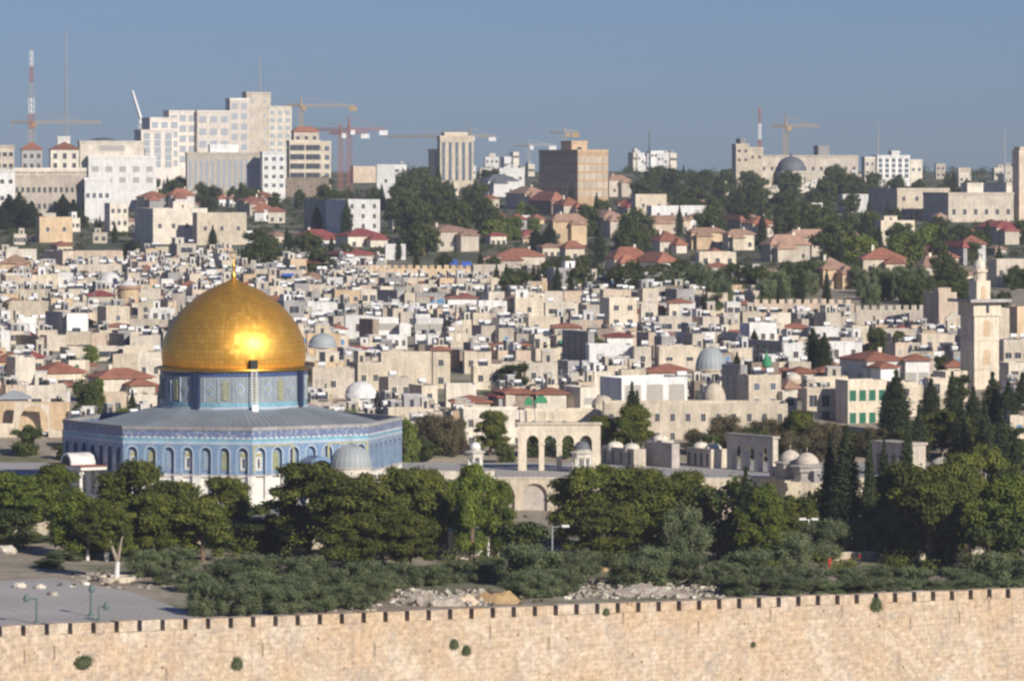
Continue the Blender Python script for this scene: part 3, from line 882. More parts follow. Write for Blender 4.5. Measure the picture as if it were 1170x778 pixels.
def house_parts(w_, d, h, wallm, roof, roofm, rooms, tanks, wins, hasdome=None, roofh=2.2):
    """returns list of (part name, geo or (mesh pair, loc, rot)) in local coordinates, base at z=0, front at -d/2"""
    P = []
    g = G()
    if roof == 'flat':
        t_ = .3; ph = .7
        g.quadbox(-w_ / 2, w_ / 2, -d / 2, d / 2, 0, h - ph, wallm, roofm)
        g.quadbox(-w_ / 2, w_ / 2, -d / 2, -d / 2 + t_, h - ph, h, wallm)
        g.quadbox(-w_ / 2, w_ / 2, d / 2 - t_, d / 2, h - ph, h, wallm)
        g.quadbox(-w_ / 2, -w_ / 2 + t_, -d / 2 + t_, d / 2 - t_, h - ph, h, wallm)
        g.quadbox(w_ / 2 - t_, w_ / 2, -d / 2 + t_, d / 2 - t_, h - ph, h, wallm)
        P.append(('wall', g))
        r = G(); r.quadbox(-w_ / 2 + t_, w_ / 2 - t_, -d / 2 + t_, d / 2 - t_, h - ph + .004, h - ph + .06, roofm); P.append(('roof', r))
    else:
        g.quadbox(-w_ / 2, w_ / 2, -d / 2, d / 2, 0, h, wallm); P.append(('wall', g))
        P.append(('roof', G().hip(w_, d, h, roofh, roofm)))
        if w_ > 8.5 and h > 4:
            sd_ = -1 if (int(w_ * 10) % 2) else 1; ww_ = w_ * .46; dd_ = min(d * .6, 6)
            cx_, cy_ = sd_ * (w_ - ww_) * .38, -d / 2 - dd_ * .28
            q = G(); q.quadbox(cx_ - ww_ / 2, cx_ + ww_ / 2, cy_ - dd_ / 2, -d / 2 - .01, 0, h - 1.3, wallm); P.append(('wing', q))
            q = G(); hp = G().hip(ww_, dd_, h - 1.3, roofh * .7, roofm); q.add(hp, Matrix.Translation((cx_, cy_, 0))); P.append(('wing_roof', q))
            q = G().quadbox(-sd_ * w_ * .2 - .4, -sd_ * w_ * .2 + .4, -.4, .4, h + .3, h + roofh + .7, 'stone_pale'); P.append(('chimney', q))
    if hasdome:
        r, mm, cx = hasdome
        pf = [(r * 1.02, h - .7), (r * 1.02, h - .1), (r, h - .1)] + [(r * math.cos(a * math.pi / 16), h - .1 + r * .85 * math.sin(a * math.pi / 16)) for a in range(1, 8)] + [(.03, h - .1 + r * .86)]
        P.append(('dome', G().lathe(pf, 20, mm, c=(cx, 0, 0))))
    for (cx, cy, rw_, rd, rh, mm) in rooms:
        q = G().quadbox(cx - rw_ / 2, cx + rw_ / 2, cy - rd / 2, cy + rd / 2, h - .68, h + rh, mm)
        q.quadbox(cx - rw_ / 2 - .12, cx + rw_ / 2 + .12, cy - rd / 2 - .12, cy + rd / 2 + .12, h + rh, h + rh + .15, 'roof_light')
        q.quadbox(cx - .35, cx + .35, cy - rd / 2 - .02, cy - rd / 2 + .01, h, h + min(rh - .3, 1.3), 'glass_dark')
        P.append(('rooftop_room', q))
    for (cx, cy, kind) in tanks:
        q = G()
        if kind == 'white':
            q.bar((cx - .7, cy, h + .7), (cx + .7, cy, h + .7), .5, 'metal_white', 8)
            q.bar((cx - .5, cy, h - .65), (cx - .5, cy, h + .4), .06, 'metal_grey'); q.bar((cx + .5, cy, h - .65), (cx + .5, cy, h + .4), .06, 'metal_grey')
        elif kind == 'black':
            q.bar((cx, cy, h - .65), (cx, cy, h + .9), .6, 'tank_black', 8)
        elif kind == 'panel':
            q.poly([(cx - 1, cy - .9, h - .3), (cx + 1, cy - .9, h - .3), (cx + 1, cy + .5, h + .8), (cx - 1, cy + .5, h + .8)], 'panel_dark')
            q.poly([(cx - 1, cy + .5, h + .76), (cx + 1, cy + .5, h + .76), (cx + 1, cy - .9, h - .34), (cx - 1, cy - .9, h - .34)], 'metal_grey')
            q.bar((cx - .8, cy + .6, h + .95), (cx + .8, cy + .6, h + .95), .3, 'metal_white', 8)
            q.bar((cx, cy + .55, h - .65), (cx, cy + .55, h + .8), .07, 'metal_grey')
        elif kind == 'dish':
            q.bar((cx, cy, h - .65), (cx, cy, h + .5), .06, 'metal_grey')
            q.lathe([(.02, 0), (.35, .08), (.6, .25)], 10, 'metal_white', c=(cx, cy, h + .5))
        elif kind == 'mast':
            q.bar((cx, cy, h - .65), (cx, cy, h + 3.2), .05, 'metal_grey'); q.bar((cx - .6, cy, h + 2.7), (cx + .6, cy, h + 2.7), .04, 'metal_grey'); q.bar((cx - .4, cy, h + 2.3), (cx + .4, cy, h + 2.3), .04, 'metal_grey')
        P.append(({'white': 'water_tank', 'black': 'water_tank', 'panel': 'solar_panel', 'dish': 'satellite_dish', 'mast': 'aerial'}[kind], q))
    for (x, z, ww, wh, mat, face) in wins:
        pr2 = win_mesh(ww, wh, mat)
        if face == 'F': P.append(('window', (pr2, (x, -d / 2 - .002, z), 0.0)))
        elif face == 'L': P.append(('window', (pr2, (-w_ / 2 - .002, x, z), -math.pi / 2)))
    return P
def emit(parts_, loc, rz, name='house', merge=None):
    if merge is not None:
        M = Matrix.Translation(loc) @ Matrix.Rotation(rz, 4, 'Z')
        for nme, q in parts_:
            if isinstance(q, G): merge.add(q, M)
            else: merge.add(q[0][0], M @ Matrix.Translation(q[1]) @ Matrix.Rotation(q[2], 4, 'Z'))
        return None
    root = empty(name, loc, rz)
    for nme, q in parts_:
        if isinstance(q, G): part(nme, q, root, nme == 'dome')
        else: link(nme, q[0][1], root, q[1], q[2])
    return root
def frame_box(px0, px1, D, Y, th=None, dmin=5, dmax=26):
    s = F / Y
    if th is None: th = .42 if D > 0 else .08
    th = min(th, .52)
    if D > 0:
        d = max(dmin, min(dmax, D / s / math.sin(th)))
        w_ = (px1 - px0 - D) / s / math.cos(th)
    else:
        w_ = (px1 - px0) / s / math.cos(th); d = max(dmin, min(12, w_ * .9))
        if d * math.sin(th) < w_ * .4: w_ = w_ - d * math.tan(th) * .6
    Fx = wx((px0 + D + px1) / 2, Y)
    c = Vector((Fx, Y)) + Vector((-math.sin(th), math.cos(th))) * d / 2
    return c, max(1.5, w_), d, th
def auto_wins(w_, d, h, vis, cols, rows, ww, wh, mat, face='F', top=1.0):
    """vis: visible height below the top"""
    out = []
    L_ = w_ if face == 'F' else d
    ys = []
    for r_ in range(rows):
        z = h - top - (r_ + 1) * (vis - top) / rows + ((vis - top) / rows - wh) / 2
        for c in range(cols):
            x = -L_ / 2 + L_ * (c + .5) / cols
            out.append((x, z, ww, wh, mat, face))
    return out
HOUSES = []     # footprints of hand-placed houses: (px0, px1, ptop, pbot, Y)
def hh(px0, px1, pt, pb, D=0, c='cream', roof='flat', roofm=None, cols=0, rows=1, ww=1.0, wh=1.3, wm='glass_dark', rooms=0, tanks=(), Y=None, th=None, dome=None,
       name='house', label=None, cat='house', group='old city houses', desc=None, feat='', roofh=None, side=(0, 0), rt=0, extra=3, dmax=26, register=True):
    if Y is None: Y = Yof(pb + extra)
    s = F / Y
    cc, w_, d, th = frame_box(px0, px1, D, Y, th, dmax=dmax)
    z0 = gz(Y) - 1.5 if Y >= 785 else 0.0
    ztop = wz(pt, Y)
    if roof != 'flat':
        roofh = (roofh or 9) / s
        ztop -= roofh
    h = max(2.2, ztop - z0)
    vis = min(h - .3, (pb - pt) / s)
    wins = auto_wins(w_, d, h, vis, cols, rows, ww, wh, wm, top=.8) if cols else []
    if side[0]: wins += auto_wins(w_, d, h, vis, side[0], side[1], ww, wh, wm, 'L', top=.8)
    rm = []
    for i in range(rooms):
        rw_ = rnd.uniform(.25, .45) * w_
        rm.append((rnd.uniform(-.25, .25) * w_, rnd.uniform(-.1, .3) * d, rw_, min(d * .5, 4), rnd.uniform(1.4, 2.4), 'stone_' + rnd.choice(['cream', 'pale', 'white', 'beige'])))
    tk = [(rnd.uniform(-.35, .35) * w_, rnd.uniform(-.3, .2) * d, k) for k in tanks]
    cm = c if c in MATS else 'stone_' + c
    P = house_parts(w_, d, h, cm, roof, roofm or ('tile_red' if roof == 'hip' else 'roof_flat'), rm, tk, wins, dome, roofh or 2)
    o = emit(P, (cc.x, cc.y, z0), th, name)
    tag(o, label, cat, group)
    if not label:
        pend(o, desc or f'{c} house', (px0 + px1) / 2, (pt + pb) / 2, feat)
    if register: HOUSES.append((px0, px1, pt, pb, Y))
    buf_set(px0, px1, pt + (roofh * s if roof != 'flat' else 0))
    return o, cc, w_, d, h, z0, th
exec_marks = []
# ---- hand-placed old city (left to right, measured on the photograph)
H = hh
# (px0, px1, ptop, pbot, D, colour, kwargs)
H(0, 34, 291, 313, 0, 'ochre', roof='hip', roofm='tile_brown', cols=3, roofh=10, desc='ochre house with brown hipped roof')
H(6, 42, 285, 298, 0, 'pale', desc='long pale house')
H(42, 84, 287, 303, 30, 'pinkish', desc='house with wide dark shaded side wall')
H(84, 141, 287, 302, 0, 'pinkish', cols=4, rows=1, wm='glass_blue', ww=1.6, wh=1.6, label='long pinkish house with four bluish windows, left of the lone dark cypress')
H(88, 140, 303, 318, 0, 'beige', cols=3, tanks=('dish',), desc='low beige house')
H(3, 24, 315, 331, 4, 'pinkish', cols=1, desc='small pinkish cube house')
H(36, 66, 314, 331, 0, 'cream', rooms=1, cols=2, desc='cream house', feat='with rooftop room')
H(66, 84, 312, 330, 0, 'white', cols=1, desc='narrow white house')
H(113, 137, 321, 331, 0, 'white', dome=(3.2, 'stone_white', 0), desc='low white house', feat='with shallow white dome')
H(184, 199, 319, 331, 0, 'white', cols=2, desc='small bright white house')
H(160, 184, 330, 343, 0, 'pale', desc='pale house', tanks=('white', 'dish'), feat='with white tank')
H(10, 56, 345, 366, 0, 'cream', desc='wide blank cream house')
H(27, 52, 331, 345, 0, 'cream', rooms=1, desc='cream house', feat='with rooftop room')
H(20, 42, 363, 379, 0, 'white', cols=1, wm='glass_dark', desc='small white house')
H(76, 101, 359, 379, 0, 'plaster_white', cols=0, label='bright white blank cube house in the middle of the left old city')
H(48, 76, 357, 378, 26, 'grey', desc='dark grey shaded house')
H(82, 98, 345, 358, 0, 'pale', tanks=('white',), desc='small pale house')
H(109, 148, 350, 373, 13, 'cream', cols=1, wm='glass_blue', label='cream house with tall dark shaded side and one bluish window, right of the white cube')
H(122, 148, 369, 378, 0, 'cream', roof='hip', roofm='tile_red', roofh=4, desc='little red-roofed lean-to house')
H(157, 176, 346, 366, 0, 'cream', cols=1, rows=2, desc='cream house', tanks=('white',), feat='with two stacked windows')
H(170, 200, 352, 366, 0, 'white', cols=2, rooms=1, desc='white house with rooftop room')
H(148, 178, 365, 380, 0, 'beige', desc='plain greyish beige house')
H(0, 12, 378, 398, 0, 'white', label='narrow bright white house at the left edge of the old city')
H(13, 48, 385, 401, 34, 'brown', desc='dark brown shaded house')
H(48, 75, 383, 398, 6, 'beige', desc='beige house')
H(75, 104, 379, 391, 0, 'cream', tanks=('panel',), desc='cream house', feat='with solar panel')
H(104, 122, 381, 394, 0, 'pinkish', desc='small pinkish house')
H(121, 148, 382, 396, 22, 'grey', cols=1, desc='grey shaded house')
H(148, 184, 383, 398, 0, 'pale', tanks=('white', 'panel'), desc='pale house with rooftop tanks')
H(66, 108, 397, 412, 14, 'cream', desc='cream house')
H(98, 142, 396, 409, 10, 'pale', cols=1, ww=5, wh=1.3, label='pale house with one long black opening, above the twin red hip roofs')
H(140, 184, 396, 412, 0, 'cream', desc='long cream house', tanks=('dish',))
H(0, 40, 408, 440, 18, 'pale', dmax=10, th=.3, desc='tall blank pale house')
H(115, 158, 405, 426, 14, 'cream', th=-.0001, desc='cream house')
H(157, 186, 402, 440, 0, 'pale', cols=2, rows=1, ww=.8, wh=1.4, tanks=('white',), label='tall pale house with two small windows, touching the dome at its left')
H(32, 96, 414, 441, 22, 'cream', roof='hip', roofh=12, cols=1, ww=3.4, wh=2.4, label='cream house under a red hip roof, left one of the twin red roofs', group=None)
H(98, 173, 421, 458, 18, 'pale', roof='hip', roofh=11, cols=2, rows=1, ww=1.1, wh=1.8, label='pale house under a wide red hip roof, right one of the twin red roofs', group=None)
H(66, 86, 436, 448, 0, 'beige', roof='hip', roofh=5, desc='low red-roofed shed')
H(0, 32, 446, 486, 0, 'cream', roof='hip', roofm='roof_lead', roofh=10, cols=2, rows=1, ww=.9, wh=1.8, desc='cream chapel-like house with lead roof')
H(30, 76, 440, 478, 0, 'pale', cols=2, ww=1.9, wh=2.0, tanks=('white', 'black'), rooms=1, desc='pale house with two large dark windows')
H(104, 146, 449, 474, 0, 'pinkish', cols=2, desc='low pinkish house')
H(146, 180, 452, 474, 0, 'pale', cols=2, tanks=('white',), desc='low pale house')
# centre-left
H(370, 430, 284, 296, 20, 'brown', roof='hip', roofm='tile_wine', roofh=7, desc='dark wine-roofed house')
H(403, 426, 294, 304, 0, 'white', cols=2, desc='small white house')
H(440, 464, 279, 294, 0, 'white', desc='blank white block')
H(382, 412, 332, 348, 0, 'ochre', cols=3, wm='glass_dark', desc='peach house with three windows')
H(412, 431, 331, 347, 0, 'pale', cols=2, ww=1.5, wh=1.6, desc='pale house with two windows')
H(350, 386, 346, 360, 0, 'white', tanks=('white', 'white'), desc='low white house with two tanks')
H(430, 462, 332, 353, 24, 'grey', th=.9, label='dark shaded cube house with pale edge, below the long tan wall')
H(462, 475, 335, 354, 0, 'cream', cols=1, ww=1.6, label='narrow cream tower house with one window, below the long tan wall')
H(475, 492, 340, 354, 0, 'beige', cols=1, wm='cloth_green', desc='beige house with plants on its balcony')
H(502, 519, 318, 331, 0, 'ochre', cols=2, desc='peach cube house')
H(476, 500, 325, 335, 0, 'pale', cols=2, desc='pale house')
H(511, 546, 337, 354, 0, 'white', roof='hip', roofh=4, cols=4, label='white house with thin red roof and row of four windows, below the blue tarps')
H(546, 580, 344, 358, 0, 'white', cols=2, desc='white house')
H(394, 428, 361, 384, 0, 'white', cols=1, ww=1.8, wh=1.8, label='tall white house with one square window, above right of the small grey-blue dome')
H(412, 430, 365, 392, 17, 'brown', desc='dark brown narrow house')
H(426, 456, 363, 380, 0, 'white', cols=1, ww=5, wh=1.5, wm='grille_pale', label='white house with one long grille window, upper centre of the old city')
H(456, 470, 370, 381, 0, 'white', desc='small white annex house')
H(475, 507, 364, 381, 0, 'white', cols=2, ww=3.6, wh=1.7, wm='grille_pale', label='white loggia house with two wide grilles, upper centre of the old city')
H(441, 466, 383, 397, 0, 'white', cols=3, ww=.7, desc='white house with shuttered windows')
H(474, 500, 382, 394, 0, 'white', cols=1, ww=1.6, tanks=('black',), desc='white house')
H(350, 390, 382, 408, 0, 'ochre', label='wide blank ochre house behind the small grey-blue dome')
H(360, 378, 394, 414, 0, 'cream', dome=(3.0, 'roof_lead', 0), label='small cream house topped by a small grey-blue dome, right of the golden dome')
H(392, 424, 395, 408, 0, 'beige', roof='hip', roofm='tile_wine', roofh=5, desc='wine-roofed beige house')
H(434, 516, 404, 441, 0, 'cream', cols=0, label='big blank cream block with a single dark opening, centre of the old city')
H(466, 475, 406, 412, 0, 'brown', cols=1, ww=1.6, wh=1.4, Y=None, desc='small brown rooftop hut')
H(494, 514, 396, 441, 0, 'cream', cols=1, rows=2, roof='hip', roofh=4, desc='tall cream house with thin red roof')
H(514, 530, 400, 420, 14, 'brown', desc='dark brown shaded house')
H(530, 562, 402, 424, 0, 'cream', tanks=('white', 'panel'), cols=2, desc='cream house with tank and panel')
H(356, 406, 421, 452, 0, 'beige', cols=1, tanks=('white', 'dish'), label='broad weathered beige house just right of the drum')
H(403, 436, 414, 445, 6, 'cream', cols=2, rooms=1, desc='cream house', feat='with rooftop room')
H(382, 402, 458, 470, 0, 'pale', roof='hip', roofh=4, desc='small red-roofed pale house')
H(402, 424, 451, 470, 0, 'white', dome=(3.0, 'stone_white', 0), cols=2, label='white house with rounded white top, above the right end of the shrine')
H(436, 470, 431, 456, 8, 'beige', cols=2, tanks=('white',), desc='beige house with white tank')
H(466, 500, 440, 462, 16, 'cream', tanks=('dish', 'white'), cols=1, desc='cream house with dark side')
H(509, 545, 439, 462, 0, 'pale', desc='blank pale house')
H(517, 561, 452, 470, 0, 'beige', roof='hip', roofh=8, label='beige house under a broad red roof, above the trees right of the shrine')
H(560, 578, 450, 470, 10, 'grey', roof='hip', roofm='tile_wine', roofh=4, desc='grey house with small red roof')
H(574, 602, 443, 470, 4, 'beige', roof='hip', roofh=6, cols=1, desc='beige red-roofed house')
H(540, 592, 418, 442, 0, 'cream', cols=3, tanks=('panel',), desc='cream house with solar panel')
H(528, 602, 468, 527, 0, 'pale', cols=4, rows=2, ww=.8, label='long pale wall-like building behind the trees left of the arcade', Y=806)
# centre-right
H(566, 624, 284, 300, 0, 'beige', roof='hip', roofh=9, desc='beige house with wide red hip roof')
H(540, 596, 303, 319, 0, 'beige', cols=4, desc='long beige house')
H(560, 601, 318, 334, 0, 'cream', cols=3, rooms=1, desc='cream house', feat='with rooftop room')
H(602, 626, 322, 334, 0, 'ochre', desc='low ochre house')
H(625, 663, 306, 333, 8, 'grey', cols=2, rows=2, ww=1.4, wh=1.8, rooms=1, label='grey ruined-looking tower house with dark openings, before the wall trees')
H(622, 644, 333, 348, 0, 'pale', desc='pale house')
H(644, 666, 333, 347, 0, 'pinkish', desc='pinkish cube house')
H(588, 622, 340, 364, 0, 'cream', cols=1, tanks=('white',), rooms=1, desc='cream house with tank')
H(622, 662, 346, 362, 0, 'pale', cols=2, ww=2.4, tanks=('white', 'dish'), desc='pale house with wide windows')
H(600, 640, 362, 382, 4, 'cream', cols=2, desc='cream house')
H(693, 731, 340, 376, 0, 'cream', cols=2, rows=2, ww=1.2, wh=1.2, wm='glass_dark', th=.3, label='tall cream tower house with whitewashed top floor and small square windows', group=None)
H(732, 752, 347, 369, 0, 'pale', cols=1, ww=2, desc='pale house')
H(662, 693, 348, 366, 8, 'beige', tanks=('panel',), desc='beige house with dark side')
H(633, 664, 369, 384, 0, 'beige', roof='hip', roofh=5, cols=1, desc='beige house with thin red roof')
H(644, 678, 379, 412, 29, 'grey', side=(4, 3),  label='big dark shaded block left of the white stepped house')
H(693, 724, 380, 400, 0, 'white', roof='hip', roofm='tile_wine', roofh=5, cols=2, label='upper white storey with red roof, back part of the white stepped house')
H(672, 724, 394, 418, 0, 'plaster_white', cols=2, ww=1.1, wh=1.2, label='bright white stepped house left of centre-right cream block', group=None)
H(724, 745, 396, 420, 0, 'beige', tanks=('white',), cols=1, desc='beige house')
H(752, 801, 396, 420, 0, 'cream', cols=2, ww=1.4, wh=.8, tanks=('mast',), label='broad cream house with two wide low windows, behind the grey ribbed dome')
H(740, 792, 416, 432, 0, 'beige', roof='hip', roofh=9, label='low building under a long red roof, between white hall and grey ribbed dome')
H(563, 606, 390, 401, 0, 'pale', roof='hip', roofh=5, desc='pale house with long thin red roof')
H(540, 566, 372, 392, 10, 'beige', tanks=('white', 'panel'), desc='beige house with dark side')
H(606, 640, 398, 418, 6, 'cream', cols=1, rooms=1, tanks=('dish',), desc='cream house')
H(600, 638, 414, 440, 0, 'pale', cols=2, rooms=1, desc='pale house with rooftop room')
H(637, 662, 412, 426, 12, 'grey', desc='grey house with blue sheet')
H(646, 682, 442, 470, 17, 'pale', cols=1, wm='grille_pale', ww=2, th=.5, label='pale house with dark blue-grey side, left of the white lattice-window hall')
H(585, 610, 444, 470, 0, 'brown', roof='hip', roofh=6, label='brown house with red roof, left one of a red-roofed pair above the arcade')
H(612, 648, 443, 470, 0, 'pale', roof='hip', roofh=7, label='pale house with red roof, right one of a red-roofed pair above the arcade')
H(686, 786, 431, 462, 24, 'plaster_white', cols=3, rows=1, ww=3.4, wh=3.2, wm='grille_pale', th=.45, label='big bright white hall with pale lattice windows and grey-blue side', group=None, name='hall', cat='hall')
H(600, 690, 470, 492, 0, 'cream', cols=5, ww=.7, wh=.9, label='long low cream wall-building right behind the four-arched arcade', group=None)
H(680, 700, 462, 478, 0, 'cream', dome=(2.0, 'stone_cream', 0), desc='small cream domed house')
H(690, 900, 461, 522, 0, 'cream', cols=12, rows=2, ww=.8, wh=1.4, label='long cream stone college wall with small windows below the white hall', group=None, name='college', cat='building', Y=812, th=.0001)
H(764, 790, 341, 362, 0, 'pale', roof='hip', roofh=5, cols=2, desc='pale house with small red roof')
H(776, 795, 345, 362, 0, 'white', cols=1, desc='white house')
H(808, 832, 334, 355, 0, 'cream', cols=1, tanks=('white',), desc='cream house')
H(830, 847, 345, 360, 0, 'white', cols=2, ww=1.4, label='small lilac-white house with two windows, above right of the grey ribbed dome')
H(826, 846, 358, 372, 0, 'cream', cols=2, desc='small cream house')
H(848, 870, 356, 372, 0, 'cream', cols=1, ww=2, rooms=1, desc='cream house', feat='with arched opening')
H(850, 888, 369, 396, 6, 'white', cols=3, tanks=('white',), desc='tall white house')
H(795, 822, 362, 380, 8, 'beige', cols=1, desc='beige house')
H(752, 790, 362, 380, 0, 'beige', cols=2, ww=2.5, wh=1.3, desc='beige house with long windows')
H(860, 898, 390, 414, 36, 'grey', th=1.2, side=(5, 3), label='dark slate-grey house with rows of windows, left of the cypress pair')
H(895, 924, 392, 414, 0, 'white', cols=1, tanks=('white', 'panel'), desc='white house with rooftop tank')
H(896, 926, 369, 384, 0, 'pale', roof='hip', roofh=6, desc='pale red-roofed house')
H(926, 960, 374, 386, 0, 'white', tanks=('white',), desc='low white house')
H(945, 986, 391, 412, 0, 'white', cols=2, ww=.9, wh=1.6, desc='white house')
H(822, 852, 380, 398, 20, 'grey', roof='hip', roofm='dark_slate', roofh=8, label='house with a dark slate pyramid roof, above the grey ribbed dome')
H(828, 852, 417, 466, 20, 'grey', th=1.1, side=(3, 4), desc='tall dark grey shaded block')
H(852, 893, 428, 468, 3, 'cream', cols=2, rows=2, ww=1.1, wh=1.3, wm='glass_blue', tanks=('white', 'black', 'panel'), label='square cream house with four pale-blue windows, under the green finial', group=None)
H(890, 911, 447, 468, 4, 'pale', cols=1, ww=1.6, desc='small pale house')
H(888, 912, 420, 432, 4, 'brown', roof='hip', roofh=7, desc='low red-roofed house')
H(905, 932, 419, 434, 4, 'brown', roof='hip', roofh=7, desc='brown red-roofed house')
H(934, 966, 418, 432, 4, 'pale', roof='hip', roofh=8, desc='pale red-roofed house')
H(921, 970, 430, 446, 0, 'cream', cols=3, rooms=1, ww=.9, label='cream upper storey with small paired windows, on the green-shuttered building')
H(921, 966, 444, 510, 0, 'cream', cols=3, rows=2, ww=1.5, wh=2.2, label='cream building with tall dark windows, left half of the green-shuttered block', group=None, Y=842)
H(965, 1014, 434, 512, 3, 'cream', cols=4, rows=2, ww=1.4, wh=2.0, wm='shutter_green', label='warm cream building with green shutters among cypresses', group=None, Y=836)
H(1014, 1050, 436, 512, 8, 'cream', cols=1, rows=3, desc='tall cream house between cypresses', Y=846)
H(1060, 1082, 432, 500, 0, 'cream', cols=1, rows=3, wh=1.8, desc='tall narrow cream house', Y=850)
H(963, 1034, 402, 440, 27, 'white', roof='hip', roofh=10, cols=3, rows=1, ww=2.2, wh=2.6, wm='grille_pale', side=(2, 1), label='white house with long red roof, loggia windows and a dark shaded porch', group=None)
H(1034, 1063, 404, 440, 0, 'white', roof='hip', roofh=8, cols=2, ww=2.0, wh=2.4, wm='grille_pale', label='white house with red hip roof, right end of the long loggia house', group=None)
H(986, 1004, 392, 406, 0, 'pale', roof='hip', roofh=7, desc='small pale red-roofed rooftop house')
H(1052, 1092, 382, 402, 0, 'cream', cols=2, tanks=('white',), desc='cream house')
H(1008, 1048, 376, 392, 0, 'beige', cols=2, ww=1.6, desc='beige house')
H(1082, 1104, 411, 430, 0, 'cream', roof='hip', roofh=8, desc='small cream house with red hip roof')
H(1074, 1106, 424, 456, 6, 'cream', cols=2, rows=1, desc='cream house with dark side')
H(1140, 1154, 352, 398, 0, 'cream', desc='tall narrow cream building', Y=1010)
H(1150, 1176, 350, 392, 12, 'ochre', desc='ochre building with dark blue side', Y=1030)
H(1146, 1180, 388, 420, 0, 'beige', cols=3, ww=1.4, tanks=('white', 'white'), desc='beige house')
H(1142, 1176, 414, 436, 10, 'pale', cols=2, desc='pale house')
# arched building on the left edge
Yb = 815
ab = empty('arched_hall', (wx(36, Yb), Yb, -1)); tag(ab, 'tall cream stone building with one huge pointed arch, at the left edge beside the shrine', 'building')
s = F / Yb; x0, x1 = (-30 - 36) / s, (78 - 36) / s; zt = wz(468, Yb) + 1
g = G().plate([(x0, 0), (x1, 0), (x1, wz(494, Yb) + 1), (3.6, wz(490, Yb) + 1), (3.0, zt + 1.0), (-3, zt + 1.4), (-3.4, wz(484, Yb) + 1), (x0, wz(482, Yb) + 1)], [arch_pts(.4, 5.4, .3, 5.6, 3.4)], 0, .8, 'stone_cream')
me = g.mesh('wall'); recalc(me); link('wall', me, ab)
part('inner_wall', G().quadbox(x0 + .1, x1 - .1, 3.6, 4.2, 0, 9.5, 'stone_ochre'), ab)
part('side_wall', G().quadbox(x1 - .8, x1 - .02, .82, 3.6, 0, wz(494, Yb) + 1, 'stone_cream'), ab)
part('roof', G().quadbox(x0, x1, .82, 12, wz(494, Yb) + .6, wz(494, Yb) + 1.0, 'roof_light'), ab)
buf_set(-30, 78, 485)
# round tan house with white conical cap
Yc = Yof(347)
rc = empty('round_house', (wx(147, Yc), Yc, gz(Yc) - 1)); tag(rc, 'round tan house with pale conical cap, left of and above the golden dome', 'house')
rr = 12 / (F / Yc); zt = wz(330, Yc) - gz(Yc) + 1
part('wall', G().lathe([(rr, 0), (rr, zt)], 20, 'stone_ochre'), rc)
part('eaves', G().lathe([(rr, zt), (rr + .5, zt), (rr + .5, zt + .9), (rr, zt + .9)], 20, 'tile_brown'), rc)
part('cap', G().lathe([(rr, zt + .9), (rr * .5, zt + 1.9), (.4, zt + 2.5), (.15, zt + 4), (.02, zt + 4.2)], 20, 'roof_light'), rc)
HOUSES.append((134, 160, 327, 347, Yc))
# domed buildings: grey ribbed dome, cream dome
def dome_house(name, label, px, pt, pdb, pb, wpx, Y, mat, mbody, ribs):
    s = F / Y; root = empty(name, (wx(px, Y), Y, gz(Y) - 1)); tag(root, label, 'domed building'); b0 = gz(Y) - 1
    r = wpx / 2 / s; zd = wz(pdb, Y) - b0; zt = wz(pt, Y) - b0; zb = wz(pb, Y) - b0
    hgt = zt - zd
    pf = [(r, zd - .3)] + [(r * math.cos(a * math.pi / 20), zd + hgt * math.sin(a * math.pi / 20)) for a in range(10)] + [(.05, zt)]
    g = G().lathe(pf, 32, mat)
    if ribs:
        for i in range(20):
            a = 2 * math.pi * i / 20
            for k in range(1, len(pf) - 1): g.bar((pf[k][0] * math.cos(a), pf[k][0] * math.sin(a), pf[k][1]), (pf[k + 1][0] * math.cos(a), pf[k + 1][0] * math.sin(a), pf[k + 1][1]), .07, mat)
    g.bar((0, 0, zt - .1), (0, 0, zt + 1.2), .09, mat)
    part('dome', g, root, True)
    part('drum', G().lathe([(r * .93, zb - 2), (r * .93, zd - .4), (r * 1.04, zd - .4), (r * 1.04, zd - .05), (r, zd - .05)], 16, mbody), root)
    for i in range(12):
        az = i * 30 + 10
        q = G().plate(arch_pts(0, .8, zb + .1, zd - 1.4, .4)[::-1], [], -.06, .1, 'glass_dark')
        part('window', G().add(q, onring(az, r * .925)), root)
    part('base_block', G().quadbox(-r * 1.1, r * 1.1, -r * 1.1, r * 1.1, 0, zb - .3, mbody), root)
    HOUSES.append((px - wpx / 2, px + wpx / 2, pt, pb, Y))
dome_house('domed_hall', 'silvery grey ribbed dome on a round cream drum, behind the long college wall', 812, 396, 421, 436, 34, 905, 'roof_lead', 'stone_cream', True)
dome_house('domed_hall', 'smooth cream stone dome on an arcaded drum, in front of the grey ribbed dome', 816, 437, 458, 466, 27, 826, 'stone_cream', 'stone_pinkish', False)

# ---- minaret
Ym = 905; s = F / Ym; th = .42
mn = empty('minaret', (wx(1121, Ym), Ym + 3, gz(Ym) - 1), th); tag(mn, 'tall square cream minaret with a dark overhanging balcony and slim upper turret', 'minaret')
b0 = gz(Ym) - 1; W2 = 2.85
zb = wz(343, Ym) - b0
g = G().quadbox(-W2, W2, -W2, W2, 0, zb - 3.2, 'stone_cream')
g.quadbox(-W2 - .35, W2 + .35, -W2 - .35, W2 + .35, zb - 3.198, zb - .4, 'stone_cream')
part('shaft', g, mn)
for z in (zb - 8.2, zb - 14):
    part('string_course', G().quadbox(-W2 - .12, W2 + .12, -W2 - .12, W2 + .12, z, z + .3, 'stone_cream'), mn)
    q = G().plate(arch_pts(0, 1.6, z + 1, z + 3.3, .8)[::-1], [], -W2 - .05, -W2 + .05, 'stone_ochre'); part('blind_window', q, mn)
